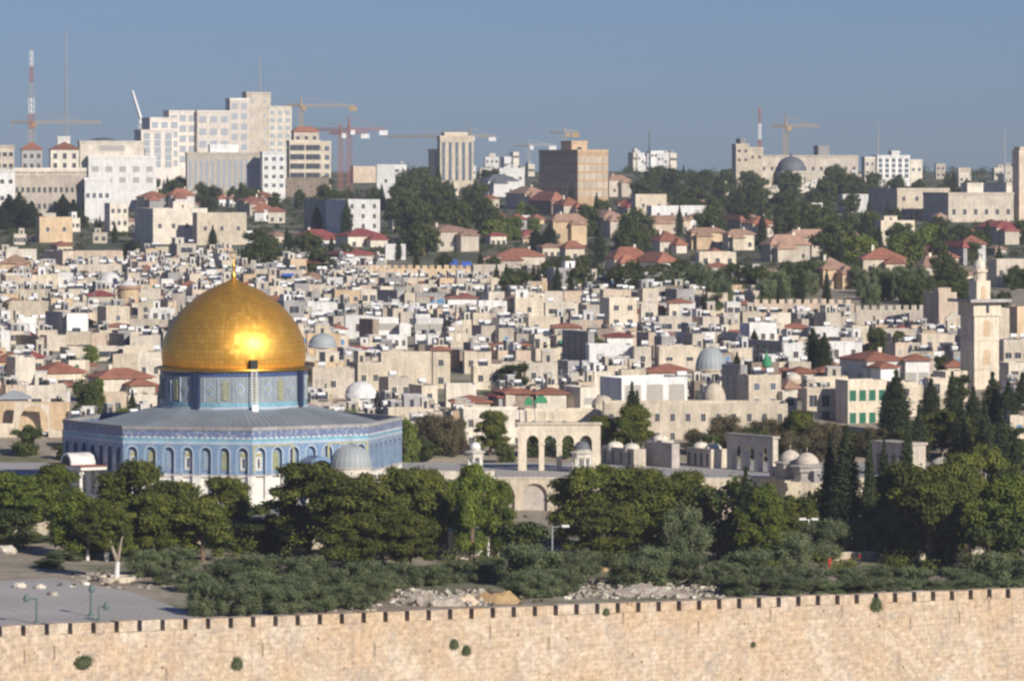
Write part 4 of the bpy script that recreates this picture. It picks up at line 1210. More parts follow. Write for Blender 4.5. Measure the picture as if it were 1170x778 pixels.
q = G().plate(arch_pts(0, .7, zb - 2.6, zb - 1.3, .4)[::-1], [], -W2 - .40, -W2 - .33, 'glass_dark'); part('window', q, mn)
part('balcony', G().quadbox(-W2 - 1.9, W2 + 1.9, -W2 - 1.9, W2 + 1.9, zb - .4, zb, 'shade_stone').quadbox(-W2 - 1.9, W2 + 1.9, -W2 - 1.9, -W2 - 1.75, zb, zb + .25, 'metal_grey').quadbox(-W2 - 1.9, -W2 - 1.75, -W2 - 1.7, W2 + 1.9, zb, zb + .25, 'metal_grey'), mn)
zt = wz(308, Ym) - b0
g = G().quadbox(-1.6, 1.6, -1.6, 1.6, zb, zb + 3.9, 'stone_cream'); g.lathe([(1.35, zb + 3.9), (1.35, zt - .6), (1.7, zt - .6), (1.7, zt), (0.01, zt)], 8, 'stone_cream'); part('turret', g, mn)
for a, M_ in ((0, -1.63), ):
    q = G().plate(arch_pts(0, 1.1, zb + .2, zb + 2.3, .7)[::-1], [], M_ - .04, M_ + .06, 'stone_ochre'); part('door', q, mn)
part('cap', G().lathe([(1.2, zt), (1.25, zt + .8), (.9, zt + 1.6), (.3, zt + 2.1), (.1, zt + 3), (.02, zt + 3.1)], 12, 'stone_pale'), mn)
HOUSES.append((1100, 1142, 300, 458, Ym))

# ---- far crenellated walls
def cren_wall(label, px0, px1, pt, pb, mat, Ya=None, step=9, th=2.0):
    Y = Ya or Yof(pb + 1); s = F / Y; wd = (px1 - px0) / s
    r = empty('fortress_wall', (wx((px0 + px1) / 2, Y), Y, gz(Y) - 1)); tag(r, label, 'wall')
    h = wz(pt, Y) - gz(Y) + 1
    part('masonry', G().quadbox(-wd / 2, wd / 2, 0, th, 0, h - 1.1, mat), r)
    n = int((px1 - px0) / step)
    for i in range(n):
        a = -wd / 2 + wd * i / n
        part('merlon', G().quadbox(a, a + wd / n * .62, 0, th * .5, h - 1.098, h + rnd.uniform(-.1, .1), mat), r)
    HOUSES.append((px0, px1, pt, pb, Y))
cren_wall('long grey-tan crenellated wall at right, ending at the pale gateway arch', 978, 1078, 349, 372, 'stone_beige')
cren_wall('low cream-tan crenellated wall above the cypress pair', 862, 976, 342, 358, 'stone_pinkish')
cren_wall('long tan crenellated wall below the blue tarps', 425, 590, 303, 318, 'stone_ochre', step=8)
Y = Yof(378); s = F / Y
r = empty('gateway_tower', (wx(1083, Y), Y, gz(Y) - 1), .35); tag(r, 'ruined tan tower stub where the far crenellated wall ends', 'tower'); h = wz(334, Y) - gz(Y) + 1
part('masonry', G().quadbox(-2.4, 2.4, 0, 9, 0, h, 'stone_pinkish').quadbox(-2.4, 1, 0.3, 3, h, h + 1.1, 'stone_pinkish').quadbox(2.402, 6.5, .5, 9, 0, h - 2.5, 'stone_beige'), r)
HOUSES.append((1070, 1092, 332, 378, Y))
r = empty('gateway_arch', (wx(1095, Y - 12), Y - 12, gz(Y) - 2)); tag(r, 'pale stone gateway arch left of the balcony minaret', 'arch')
h = wz(357, Y - 12) - gz(Y) + 2
g = G().plate([(-3.2, 0), (3.2, 0), (3.2, h - 1.5), (1.6, h), (-1.6, h), (-3.2, h - 1.5)], [arch_pts(0, 3.9, .1, h - 3.4, 2.2)], 0, 1.4, 'stone_pale'); me = g.mesh('arch'); recalc(me); link('arch', me, r)
HOUSES.append((1080, 1110, 357, 378, Y))

# ---- upper slopes: tiled villas and flat blocks
def V(px0, px1, pt, pb, D=0, c='cream', roofm='tile_red', rh=8, cols=3, rows=1, desc=None, roof='hip', **k):
    nm = {'tile_red': 'red', 'tile_brown': 'brown', 'tile_wine': 'wine-red'}.get(roofm, 'flat')
    return H(px0, px1, pt, pb, D, c, roof=roof, roofm=roofm, roofh=rh, cols=cols, rows=rows, ww=1.3, wh=1.7, desc=desc or f'{c} villa with {nm} hip roof', name='villa' if roof == 'hip' else 'house', cat='villa' if roof == 'hip' else 'house', group='tiled villas on the upper slope' if roof == 'hip' else 'flat blocks on the upper slope', **k)
V(336, 384, 262, 277, 10, 'white', 'tile_wine', 8)
V(382, 440, 261, 279, 16, 'pale', 'tile_wine', 9, label='pale gabled house with wine-red roof below the white lodge')
V(470, 544, 257, 284, 30, 'beige', 'tile_brown', 8, cols=4)
V(289, 312, 231, 250, 0, 'white', 'tile_red', 8, cols=2)
V(306, 326, 236, 252, 0, 'pale', 'tile_red', 6, cols=2)
V(126, 145, 207, 220, 6, 'beige', 'tile_red', 6, cols=2)
V(154, 192, 218, 238, 12, 'grey', 'tile_red', 8)
V(188, 222, 215, 238, 8, 'white', 'tile_red', 9, cols=2)
V(268, 306, 224, 243, 12, 'beige', 'tile_red', 6)
V(578, 626, 213, 237, 22, 'pale', 'tile_brown', 9, cols=2)
V(604, 648, 219, 242, 26, 'brown', 'tile_red', 11, cols=2)
V(632, 664, 225, 244, 12, 'beige', 'tile_red', 10, cols=1)
V(628, 670, 244, 277, 4, 'ochre', 'tile_brown', 9, cols=3, label='ochre villa with brown hip roof, below the orange office block')
V(670, 714, 240, 268, 20, 'beige', 'tile_brown', 9, cols=1)
V(580, 602, 245, 262, 6, 'grey', 'tile_wine', 6, cols=1)
V(740, 780, 264, 286, 14, 'pale', 'tile_red', 12, cols=2)
V(786, 830, 260, 282, 4, 'ochre', 'tile_brown', 6, cols=4)
V(828, 862, 262, 283, 4, 'cream', 'tile_brown', 6, cols=3)
V(826, 850, 246, 262, 20, 'brown', 'tile_red', 6, cols=0)
V(848, 886, 247, 268, 12, 'pale', 'tile_red', 9, cols=2)
V(640, 668, 275, 292, 6, 'cream', 'tile_red', 9, cols=1)
V(692, 742, 282, 312, 10, 'pale', 'tile_red', 14, cols=3, label='pale building under the left of the long red roofs')
V(726, 776, 288, 314, 26, 'white', 'tile_red', 12, cols=3, label='white building under the right of the long red roofs, gable in shade')
V(798, 842, 288, 306, 0, 'cream', 'tile_red', 6, roof='flat', cols=3, desc='flat cream block with square windows')
V(806, 838, 300, 318, 0, 'pale', 'tile_red', 5, cols=3)
V(722, 762, 222, 246, 4, 'cream', roof='flat', cols=2, desc='cream flat-roofed block')
V(740, 808, 235, 254, 4, 'white', roof='flat', cols=4, desc='low white flat-roofed block')
V(784, 806, 244, 262, 4, 'white', 'tile_brown', 6, cols=2)
V(730, 790, 246, 264, 8, 'pinkish', 'tile_brown', 6, cols=4)
V(870, 926, 268, 296, 10, 'beige', 'tile_brown', 12, cols=3)
V(896, 948, 262, 290, 6, 'beige', 'tile_brown', 10, cols=3)
V(944, 1002, 271, 294, 10, 'beige', 'tile_brown', 10, cols=3)
V(926, 972, 294, 327, 14, 'ochre', 'tile_brown', 14, cols=2, label='ochre villa with broad brown roof and dark side, before the wall trees')
V(985, 1036, 283, 324, 0, 'cream', 'tile_red', 13, cols=3, rows=2, label='cream two-storey villa with red hip roof, left of the villa with broad red-brown roof')
V(1038, 1096, 280, 302, 20, 'cream', 'tile_red', 15, cols=2, label='cream villa with tall red pyramid roof, upper one of two stacked roofs')
V(1046, 1096, 292, 318, 8, 'pale', 'tile_brown', 13, cols=3, label='pale villa with broad red-brown roof in front of the tall red pyramid roof')
V(1098, 1127, 269, 298, 0, 'white', 'tile_red', 10, cols=2, rows=1, label='white villa with bright red hip roof above the minaret')
V(1076, 1104, 276, 300, 26, 'grey', 'tile_wine', 7, cols=0)
V(1000, 1046, 252, 277, 6, 'cream', 'tile_brown', 5, roof='flat', cols=3, rooms=1, desc='cream house with stepped top')
V(1132, 1172, 296, 325, 6, 'beige', roof='flat', cols=3, desc='beige flat house')
V(922, 940, 232, 262, 4, 'white', roof='flat', cols=1, desc='narrow white house among trees')
V(962, 1000, 222, 240, 0, 'white', roof='flat', cols=3, desc='white house among trees')
V(1118, 1175, 252, 276, 20, 'beige', 'tile_wine', 8, cols=4)
V(548, 592, 199, 222, 10, 'white', 'dark_slate', 8, cols=2, label='white house with dark slate hip roof, left of the orange office block')
V(570, 600, 192, 214, 0, 'white', roof='flat', cols=3, rooms=1, desc='white block with rooftop room')
V(150, 236, 238, 276, 26, 'pale', roof='flat', cols=4, rows=1, rooms=1, label='long pale flat building with grey left side, left part of the beige flat block')
V(222, 281, 243, 277, 4, 'cream', roof='flat', cols=3, rows=1, label='cream flat building with blank wall above the golden dome')
V(42, 82, 248, 274, 4, 'ochre', roof='flat', cols=2, desc='low ochre flat block')
V(118, 146, 232, 262, 8, 'pale', roof='flat', cols=3, rows=2, desc='pale block with tall narrow windows')
V(325, 400, 228, 262, 68, 'grey', roof='flat', cols=0, side=(8, 3), th=1.15, dmax=36, label='long dark grey glazed lodge wing with rows of windows, left of the white lodge end')
V(370, 434, 228, 264, 26, 'white', roof='flat', cols=3, rows=3, label='white end block of the lodge, four storeys with small windows')
V(400, 430, 190, 206, 4, 'pinkish', roof='flat', cols=0, desc='pinkish wall block')
V(430, 452, 188, 224, 0, 'white', roof='flat', cols=1, desc='white turret house')
V(320, 376, 203, 222, 0, 'brown', roof='flat', cols=4, desc='long brown low block')
V(690, 720, 200, 222, 6, 'beige', 'tile_brown', 6, cols=2)

# ---- skyline buildings: one thing, several blocks
def complex_(name, label, cat, Y, th, vols, zb=None, extra=None):
    vols = list(vols)
    a = min(v[0] for v in vols); b_ = max(v[1] for v in vols)
    s = F / Y; base = zb if zb is not None else gz(Y) - 4
    cx = wx((a + b_) / 2, Y)
    root = empty(name, (cx, Y, base), th); tag(root, label, cat)
    c_, s_ = math.cos(th), math.sin(th)
    for v in vols:
        px0, px1, pt, pbw, D, dy, mat, cols, rows, ww, wh, wm = v[:12]
        o = v[12] if len(v) > 12 else {}
        Yv = Y + dy; sv = F / Yv
        w_ = (px1 - px0 - D) / sv / c_; d = o.get('d', max(6, D / sv / s_) if D and th > .05 else 16)
        fx, fy = wx((px0 + D + px1) / 2, Yv), Yv
        # to local
        X, Yl = (fx - cx), (fy - Y)
        lx, ly = X * c_ + Yl * s_, -X * s_ + Yl * c_
        z1 = wz(pt, Yv) - base
        rf = o.get('roof', 'flat')
        g = G().quadbox(lx - w_ / 2, lx + w_ / 2, ly, ly + d, 0, z1, mat, 'roof_flat'); part('wall', g, root)
        if rf == 'hip': part('roof', G().hip(w_, d, 0, o.get('rh', 3), o.get('rm', 'tile_red')), root, loc=(lx, ly + d / 2, z1))
        else: part('parapet', G().quadbox(lx - w_ / 2 - .2, lx + w_ / 2 + .2, ly - .2, ly, z1 - .5, z1 + .8, mat).quadbox(lx - w_ / 2 - .2, lx - w_ / 2, ly, ly + d, z1 - .5, z1 + .8, mat), root)
        if cols:
            ht = (pbw - pt) / sv
            pr2 = win_mesh(ww, wh, wm)
            zm = o.get('top', .8)
            for r_ in range(rows):
                for k in range(cols):
                    x = lx - w_ / 2 + w_ * (k + .5) / cols
                    z = z1 - zm - (ht - zm) * (r_ + .5) / rows - wh / 2
                    link('window', pr2[1], root, (x, ly - .03, z), 0)
            sc_ = o.get('side')
            if sc_:
                for r_ in range(rows):
                    for k in range(sc_):
                        z = z1 - zm - (ht - zm) * (r_ + .5) / rows - wh / 2
                        link('window', pr2[1], root, (lx - w_ / 2 - .03, ly + d * (k + .5) / sc_, z), -math.pi / 2)
    buf_set(a, b_, min(v[2] for v in vols))
    return root
gd, gb = 'glass_dark', 'glass_blue'
complex_('hospice', 'sprawling grey-stone colonnaded hospice with twin red gables, far left skyline', 'building', 1960, .12, [
    (-12, 17, 196, 236, 0, 0, 'stone_white', 3, 2, 1.6, 1.8, gd), (17, 98, 200, 245, 0, 6, 'stone_beige', 13, 2, 1.3, 2.4, gd, {'top': 3}),
    (15, 98, 194, 202, 0, 14, 'stone_pale', 9, 1, 3.0, 1.6, gd), (15, 48, 171, 195, 10, 30, 'stone_grey', 3, 2, 1.6, 2, gd, {'roof': 'hip', 'rh': 3.5}), (48, 90, 171, 195, 10, 30, 'stone_pale', 3, 2, 1.6, 2.4, gd, {'roof': 'hip', 'rh': 3.5}),
    (97, 126, 205, 240, 0, 2, 'stone_white', 4, 1, 1.5, 2, gb), (66, 80, 158, 172, 0, 36, 'stone_white', 0, 0, 0, 0, gd), (-12, 16, 168, 196, 0, 22, 'stone_beige', 4, 2, 1.8, 1.8, gd)])
complex_('white_office', 'bright white stepped office with dark window strip, left of the hotel towers', 'building', 2150, .22, [
    (94, 178, 180, 212, 8, 0, 'stone_white', 5, 2, 3.0, 2.6, 'grille_pale', {'top': 3}), (92, 165, 173, 181, 4, 7, 'glass_dark', 0, 0, 0, 0, gd), (88, 164, 163, 174, 4, 5, 'stone_pale', 1, 1, 12, 2.6, 'grille_pale')])
Yd = 2180; r = empty('roof_dome', (wx(114, Yd), Yd + 20, wz(165, Yd))); tag(r, 'low dark dome cap rising behind the white stepped office', 'dome')
part('shell', G().lathe([(8, -3), (8, 0), (7, 1.6), (4.5, 2.9), (2, 3.4), (.1, 3.5)], 24, 'dark_slate'), r, True)
complex_('hotel', 'large pinkish stepped hotel with square bluish windows on the left skyline', 'hotel', 2480, .38, [
    (152, 198, 150, 192, 10, 4, 'hotel_pink', 3, 5, 3.8, 3.4, 'pane_pale', {'side': 1}), (160, 204, 136, 192, 12, 18, 'hotel_pink', 3, 5, 3.8, 3.4, 'pane_pale', {}), (186, 234, 128, 188, 8, 30, 'hotel_pink', 4, 5, 3.8, 3.6, 'pane_pale'), (222, 262, 128, 186, 4, 32, 'hotel_pink', 3, 4, 4.2, 3.8, 'pane_pale')])
complex_('hotel_tower', 'tallest beige hotel tower with stepped white shoulder, left skyline', 'tower', 2520, .36, [
    (257, 284, 114, 186, 6, -2, 'hotel_pink', 2, 6, 3.6, 3.4, 'pane_pale'), (276, 309, 107, 186, 6, 6, 'stone_beige', 2, 5, 1.5, 1.8, 'pane_pale'), (303, 333, 123, 186, 4, 10, 'stone_pale', 3, 7, 2.6, 2.4, 'pane_pale')])
complex_('striped_office', 'grey office block with narrow vertical stripes, below the hotel towers', 'building', 2300, .12, [
    (214, 298, 176, 217, 0, 0, 'stone_beige', 13, 1, 1.7, 15, 'pane_pale', {'top': 2}), (240, 272, 167, 178, 0, 8, 'stone_white', 0, 0, 0, 0, gd)])
complex_('white_block', 'narrow white apartment slab with rows of windows, right of the striped office', 'building', 2290, .2, [(296, 326, 175, 217, 4, 0, 'stone_white', 3, 4, 1.8, 1.8, gb)])
complex_('ochre_tower', 'cream tower block with red cap and dark glazed front, between hotel tower and crane', 'tower', 2420, .3, [
    (327, 366, 162, 206, 4, 0, 'stone_cream', 2, 4, 8, 3, gd), (356, 378, 163, 206, 4, 4, 'stone_cream', 2, 4, 2.6, 2.6, gb), (333, 364, 151, 163, 3, 10, 'stone_beige', 3, 1, 2, 2, gd, {'roof': 'hip', 'rh': 3})])
complex_('rounded_tower', 'cream tower block with vertical window bays, centre-left skyline', 'tower', 2500, .3, [
    (500, 541, 157, 206, 3, 0, 'stone_cream', 5, 3, 1.8, 7.5, 'glass_blue', {'top': 3}), (489, 512, 172, 206, 8, 3, 'stone_beige', 1, 1, 3, 3, gd), (506, 534, 153, 160, 2, 8, 'stone_cream', 0, 0, 0, 0, gd)])
complex_('office_block', 'square orange-tan office block with dark brown left side, centre skyline', 'building', 2150, .52, [
    (617, 695, 173, 226, 43, 0, 'office_orange', 5, 5, 2.2, 2.4, 'stone_beige', {'side': 9, 'top': 2, 'd': 37}), (648, 671, 163, 175, 5, 14, 'office_orange', 1, 1, 2.5, 1.6, gd, {'d': 10})])
complex_('monastery', 'long beige monastery on the right skyline', 'building', 2560, .1, [
    (841, 856, 166, 188, 0, 0, 'stone_cream', 2, 2, 1.5, 1.8, gd), (856, 872, 170, 188, 0, 2, 'stone_cream', 2, 1, 1.5, 1.8, gd), (868, 981, 179, 205, 0, 8, 'stone_beige', 12, 1, 1.5, 2.2, gd), (935, 948, 168, 180, 0, 14, 'stone_grey', 0, 0, 0, 0, gd), (846, 852, 160, 167, 0, 3, 'stone_grey', 0, 0, 0, 0, gd)])
Yd = 2380; r = empty('church', (wx(904, Yd), Yd, wz(214, Yd) - 3)); tag(r, 'round church with dark grey dome and short pale drum, right skyline trees', 'church')
part('drum', G().lathe([(7.6, 0), (7.6, 10.5), (8, 10.5), (8, 11.5)], 16, 'stone_pale'), r)
for i in range(8):
    q = G().plate(arch_pts(0, 1.4, 5, 8, .8)[::-1], [], -.12, .1, gd); part('window', G().add(q, onring(22 + i * 45, 7.55)), r)
part('dome', G().lathe([(7.9, 11.5), (7.7, 13.5), (6.8, 15.8), (5.2, 17.6), (3, 18.8), (1, 19.3), (.6, 20.5), (.1, 21.3)], 24, 'dark_slate'), r, True)
complex_('white_flats', 'white flats with many balconies below a thin mast, right skyline', 'building', 2600, .25, [
    (986, 1000, 181, 202, 2, 0, 'stone_pale', 2, 2, 1.6, 1.8, gb), (998, 1040, 179, 204, 4, 4, 'stone_white', 5, 4, 2.2, 2.2, gb), (1018, 1028, 174, 181, 1, 8, 'stone_white', 0, 0, 0, 0, gb), (1038, 1054, 184, 202, 2, 8, 'stone_pale', 2, 1, 1.6, 1.8, gb)])
complex_('school', 'long beige school with rows of small windows and dark left ends, upper right', 'school', 1980, .42, [
    (996, 1086, 217, 252, 28, 30, 'stone_cream', 4, 2, 1.6, 2, gd), (1058, 1160, 222, 264, 24, 0, 'stone_beige', 6, 2, 1.7, 2.4, gd, {'top': 5}), (1100, 1162, 211, 240, 4, 40, 'stone_pale', 5, 1, 1.5, 2, gd)])
complex_('clock_tower', 'tall brown-beige tower cut by the right edge of the picture', 'tower', 2000, .35, [(1158, 1188, 174, 262, 6, 0, 'stone_pinkish', 1, 2, 3.2, 12, gd, {'top': 5}), (1160, 1186, 170, 176, 5, 2, 'stone_pinkish', 0, 0, 0, 0, gd)])

# ---- cranes and masts
def lattice(g, a, b_, wd, m, n, t_=.20):
    a, b_ = Vector(a), Vector(b_); d = (b_ - a).normalized(); u = d.orthogonal().normalized(); v = d.cross(u)
    cs = [(u + v), (u - v), (-u - v), (-u + v)]
    for c in cs: g.bar(a + c * wd / 2, b_ + c * wd / 2, t_ / 1.3, m, 3)
    for i in range(n):
        p, q = a.lerp(b_, i / n), a.lerp(b_, (i + 1) / n)
        for k in range(4):
            g.bar(p + cs[k] * wd / 2, q + cs[(k + 1) % 4] * wd / 2, t_ / 2, m, 3)
def crane(label, px, pt, pb, pj, pl, pr, Y, m, m2='metal_white', cw='R', wd=2.2, z=None):
    base = gz(Y) - 2 if z is None else z
    X = wx(px, Y); r = empty('tower_crane', (X, Y, base)); tag(r, label, 'crane')
    zj = wz(pj, Y) - base; zt = wz(pt, Y) - base
    g = G(); lattice(g, (0, 0, 0), (0, 0, zj), wd, m, 14); part('mast', g, r)
    xl, xr = wx(pl, Y) - X, wx(pr, Y) - X
    g = G(); lattice(g, (0, 0, zj), (xl, 0, zj), 1.2, m, 16, .15); part('jib' if cw == 'R' else 'counter_jib', g, r)
    g = G(); lattice(g, (0, 0, zj), (xr, 0, zj), 1.2, m, 12, .15); part('counter_jib' if cw == 'R' else 'jib', g, r)
    g = G().bar((0, 0, zj), (0, 0, zt), .7, m, 4, .25); g.bar((0, 0, zt), (xl * .6, 0, zj + .6), .10, m, 3); g.bar((0, 0, zt), (xr * .8, 0, zj + .6), .10, m, 3); part('apex', g, r)
    part('cab', G().quadbox(.8, 3.2, -1.4, 1.4, zj - 3, zj - .4, m2), r)
    xc = xr if cw == 'R' else xl
    part('counterweight', G().quadbox(xc - 2.2 * (1 if xc > 0 else -1) - 1.5, xc + 1, -1.2, 1.2, zj - 3.2, zj - .6, m2), r)
crane('red and white tower crane with jib to the left, above the white lodge', 399, 133, 190, 148, 352, 441, 2480, 'crane_red')
crane('slim faded orange crane mast beside the red tower crane', 389, 142, 190, 152, 376, 420, 2540, 'crane_red', wd=1.8)
crane('yellow tower crane behind the cream red-capped tower', 344, 111, 150, 121, 326, 406, 2800, 'crane_yellow', 'crane_yellow', wd=1.8)
crane('faint yellow tower crane with long horizontal jib over the rounded tower', 537, 146, 168, 156, 440, 565, 2950, 'crane_yellow', wd=1.6)
crane('grey tower crane behind the orange office block', 645, 147, 172, 151, 628, 660, 2700, 'crane_grey', 'crane_yellow')
crane('low grey crane left of the orange office block', 604, 160, 185, 166, 586, 634, 2900, 'crane_grey', wd=1.4)
crane('orange tower crane above the dark church dome', 898, 133, 190, 144, 880, 936, 2700, 'crane_yellow', 'crane_yellow', cw='L')
crane('faint orange crane behind the striped antenna mast at far left', 36, 130, 172, 140, 12, 116, 2950, 'crane_yellow', 'crane_yellow', cw='L', wd=1.5)
r = empty('luffing_crane', (wx(161, 2700), 2700, gz(2700))); tag(r, 'raised white luffing crane jib left of the pink hotel', 'crane')
X = wx(161, 2700); zA = wz(137, 2700) - gz(2700)
g = G(); lattice(g, (0, 0, 0), (0, 0, zA), 1.8, 'metal_white', 14); part('mast', g, r)
g = G(); g.bar((0, 0, zA), (wx(151, 2700) - X, 0, wz(104, 2700) - gz(2700)), 1.1, 'metal_white', 4, .8); part('jib', g, r)
part('cab', G().quadbox(-1, 2.4, -1.2, 1.2, zA - 2.6, zA, 'metal_white'), r)
def mast(label, px, pt, Y, wd, mats, n=8, base_row=None):
    b0 = gz(Y) - 1; r = empty('antenna_mast', (wx(px, Y), Y, b0)); tag(r, label, 'antenna')
    zt = wz(pt, Y) - b0
    for i in range(n):
        g = G(); m_ = mats[i % len(mats)]
        k = 1 - i / n * .75
        lattice(g, (0, 0, zt * i / n), (0, 0, zt * (i + 1) / n), wd * k, m_, 3, .30 * (.5 + .5 * k)); part('section', g, r)
    part('top_rod', G().bar((0, 0, zt), (0, 0, zt + 3.5), .15, 'metal_grey'), r)
mast('tall tapered red and white lattice mast, far left skyline', 36, 58, 2500, 3.8, ['metal_grey', 'crane_red', 'metal_white'], 9)
mast('thin very tall grey mast right of the striped lattice mast', 76, 38, 2700, 1.0, ['metal_grey'], 6)
mast('thin rooftop mast on the tallest hotel tower', 297, 66, 2560, .8, ['metal_grey'], 5)
mast('short red and white mast beside the right skyline monastery', 868, 123, 2600, 1.8, ['crane_red', 'metal_white'], 5)
mast('thin grey mast above the white flats', 1003, 142, 2700, .7, ['metal_grey'], 4)
mast('thin aerial rising from dark trees right of the orange office block', 742, 150, 2500, .7, ['iron_green'], 4)
mast('thin pale mast near the right edge, behind the school', 1148, 150, 2500, .6, ['metal_grey'], 4)
# ================================================================== the rest of the old city
rnd = random.Random(5)
def far_limit(px):
    """farthest row the dense old city reaches"""
    if px < 430: return 303
    if px < 600: return 318
    if px < 860: return 328
    return 352 if px < 960 else 376
cand = []
Y = 800.0
while Y < 1500:
    s = F / Y
    px = -260 + rnd.uniform(0, 30)
    while px < 1440:
        wd = rnd.choice([3, 3.5, 4, 4.5, 5, 6, 7.5]) * rnd.uniform(.85, 1.15) * s
        yy = Y + rnd.uniform(-5, 5)
        row = rowof(gz(yy), yy)
        if row > far_limit(px) + 4 and yy > 790:
            cand.append((yy, px, px + wd, row))
        px += wd * rnd.uniform(.80, 1.25)
    Y += 8.5 + (Y - 800) * .006
cand.sort()
BUF[:] = 9999.0
hand = sorted(HOUSES, key=lambda h: h[4])
merged = G()
n_ind = sum(1 for o in COL.objects if o.get('category') == 'house')
colw = ['cream'] * 9 + ['pale'] * 4 + ['beige'] * 5 + ['pinkish'] * 4 + ['white'] * 2 + ['grey'] * 3 + ['ochre', 'ochre', 'brown', 'brown']
hi = 0
placed = []
for (Yc, a, b_, row) in cand:
    while hi < len(hand) and hand[hi][4] <= Yc:
        buf_set(hand[hi][0], hand[hi][1], hand[hi][2]); hi += 1
    s = F / Yc
    hgt = rnd.choice([3, 3.5, 4, 4.5, 5.5, 6.5, 8]) * rnd.uniform(.9, 1.1)
    hgt = min(hgt, (b_ - a) / s * 1.3)
    if Yc < 870 and b_ < 720: hgt = min(hgt, 6)
    if Yc < 862 and b_ < 90: continue
    top = row - hgt * s
    bad = False
    for (p0, p1, pt, pb, Yh) in HOUSES:
        if Yh >= Yc - 3 and b_ > p0 + 1 and a < p1 - 1 and top < pb - 1:
            if pt > row: continue
            top = pb - 1
            if (row - top) / s < 1.6: bad = True; break
        elif abs(Yh - Yc) < 12 and b_ > p0 and a < p1: bad = True; break
        elif 0 < Yc - Yh < 26 and b_ > p0 + 2 and a < p1 - 2 and Yh < Yc: bad = True; break
    if bad: continue
    if 1078 < (a + b_) / 2 < 1150 and Yc < 905: continue
    i0, i1 = max(0, int(a) + 300), max(1, int(b_) + 300)
    if (BUF[i0:i1] - top).max() < .8: continue            # nothing of it would show
    if any(abs(yy - Yc) < 3.5 and a < q1 - 3 and b_ > q0 + 3 for yy, q0, q1 in placed[-40:]): continue
    placed.append((Yc, a, b_))
    vis_h = min((row - top), max(2, (BUF[i0:i1] - top).mean()))
    buf_set(a + 1, b_ - 1, top)
    c = rnd.choice(colw)
    th = rnd.choice([.15, .3, .4, .5, .55, .45, -.1, .2])
    w_ = (b_ - a) / s * (.95 if abs(th) < .3 else .8); d = min(9, max(3.5, w_ * rnd.uniform(.7, 1.2)))
    z0 = gz(Yc) - 1.5
    h = wz(top, Yc) - z0
    kind = rnd.random()
    roof = 'hip' if kind < .13 else 'flat'
    rm_ = rnd.choice(['tile_red', 'tile_red', 'tile_brown', 'tile_wine']) if roof == 'hip' else rnd.choice(['roof_flat', 'roof_light', 'roof_dark', 'roof_dark', 'roof_flat'])
    roofh = rnd.uniform(1.1, 1.9)
    if roof == 'hip': h -= roofh
    vm = max(2.2, min(h - .4, vis_h / s + 1.2))
    rows = 1 if vm < 4.6 else 2
    cols = max(1, int(w_ / rnd.choice([1.9, 2.4, 3.4])))
    cols = min(cols, 4)
    wm = rnd.choice(['glass_dark'] * 6 + ['glass_blue', 'shutter_blue', 'grille_pale', 'shutter_green'])
    ww, wh = rnd.choice([(.9, 1.2), (.9, 1.2), (1.4, 1.3), (1.0, 1.6), (2.2, 1.3)])
    wins = []
    if rnd.random() < .88:
        wins = [x for x in auto_wins(w_, d, h, vm, cols, rows, ww, wh, wm, top=.9) if rnd.random() < .8]
    if w_ > 5 and rnd.random() < .2: wins = [(0, h - rnd.uniform(2.6, 3.2), w_ * rnd.uniform(.45, .75), 1.7, 'glass_dark', 'F')]  # wide dark pane painted in place of the shade inside an open porch
    if th > .25 and rnd.random() < .6: wins += [x for x in auto_wins(w_, d, h, vm, 2, rows, ww, wh, wm, 'L', top=.9) if rnd.random() < .8]
    rooms = []; dome = None; tanks = []; feat = ''
    if roof == 'flat':
        k = rnd.random()
        if k < .6:
            rw_ = w_ * rnd.uniform(.25, .5)
            rc_ = rnd.choice(['cream', 'pale', 'white', 'beige', 'grey'])
            rooms.append((rnd.choice([-1, 1]) * (w_ - rw_) * .4, rnd.uniform(-.15, .2) * d, rw_, min(4, d * .5), rnd.uniform(1.2, 2.2), 'stone_' + rc_)); feat = f'with {rc_} rooftop room'
            if rnd.random() < .5:
                rooms.append((-rooms[0][0], rnd.uniform(-.15, .2) * d, rw_ * .7, min(3, d * .4), rnd.uniform(.8, 1.4), 'stone_' + rnd.choice(['pale', 'white', 'grey'])))
        elif k < .68 and Yc < 1300:
            dome = (min(w_, d) * .36, rnd.choice(['stone_white', 'stone_pale', 'stone_beige']), 0); feat = 'with shallow rooftop dome'
        for _ in range(rnd.choice([1, 1, 2, 3, 4])):
            kd = rnd.choice(['white', 'white', 'black', 'panel', 'panel', 'dish', 'mast', 'dish'])
            tanks.append((rnd.uniform(-.4, .4) * w_, rnd.uniform(-.38, .3) * d, kd))
        if not feat and tanks:
            feat = {'white': 'with white water tank', 'black': 'with black water tank', 'panel': 'with tilted solar panel', 'dish': 'with white satellite dish', 'mast': 'with thin roof aerial'}[tanks[0][2]]
    else: feat = {'tile_red': 'under red tiled roof', 'tile_brown': 'under brown tiled roof', 'tile_wine': 'under wine-red roof'}[rm_]
    P = house_parts(w_, d, h, 'stone_' + c, roof, rm_, rooms, tanks, wins, dome, roofh)
    if rnd.random() < .06 and roof == 'flat':
        q = G(); cm = rnd.choice(['cloth_blue', 'cloth_green', 'tile_red', 'cloth_blue'])
        q.poly([(-w_ * .4, -d / 2 - .1, h - 1.0), (w_ * .1, -d / 2 - .1, h - 1.0), (w_ * .1, -d / 2 - 1.6, h - 1.7), (-w_ * .4, -d / 2 - 1.6, h - 1.7)], cm)
        P.append(('awning', q))
    cc = (wx((a + b_) / 2, Yc), Yc, z0)
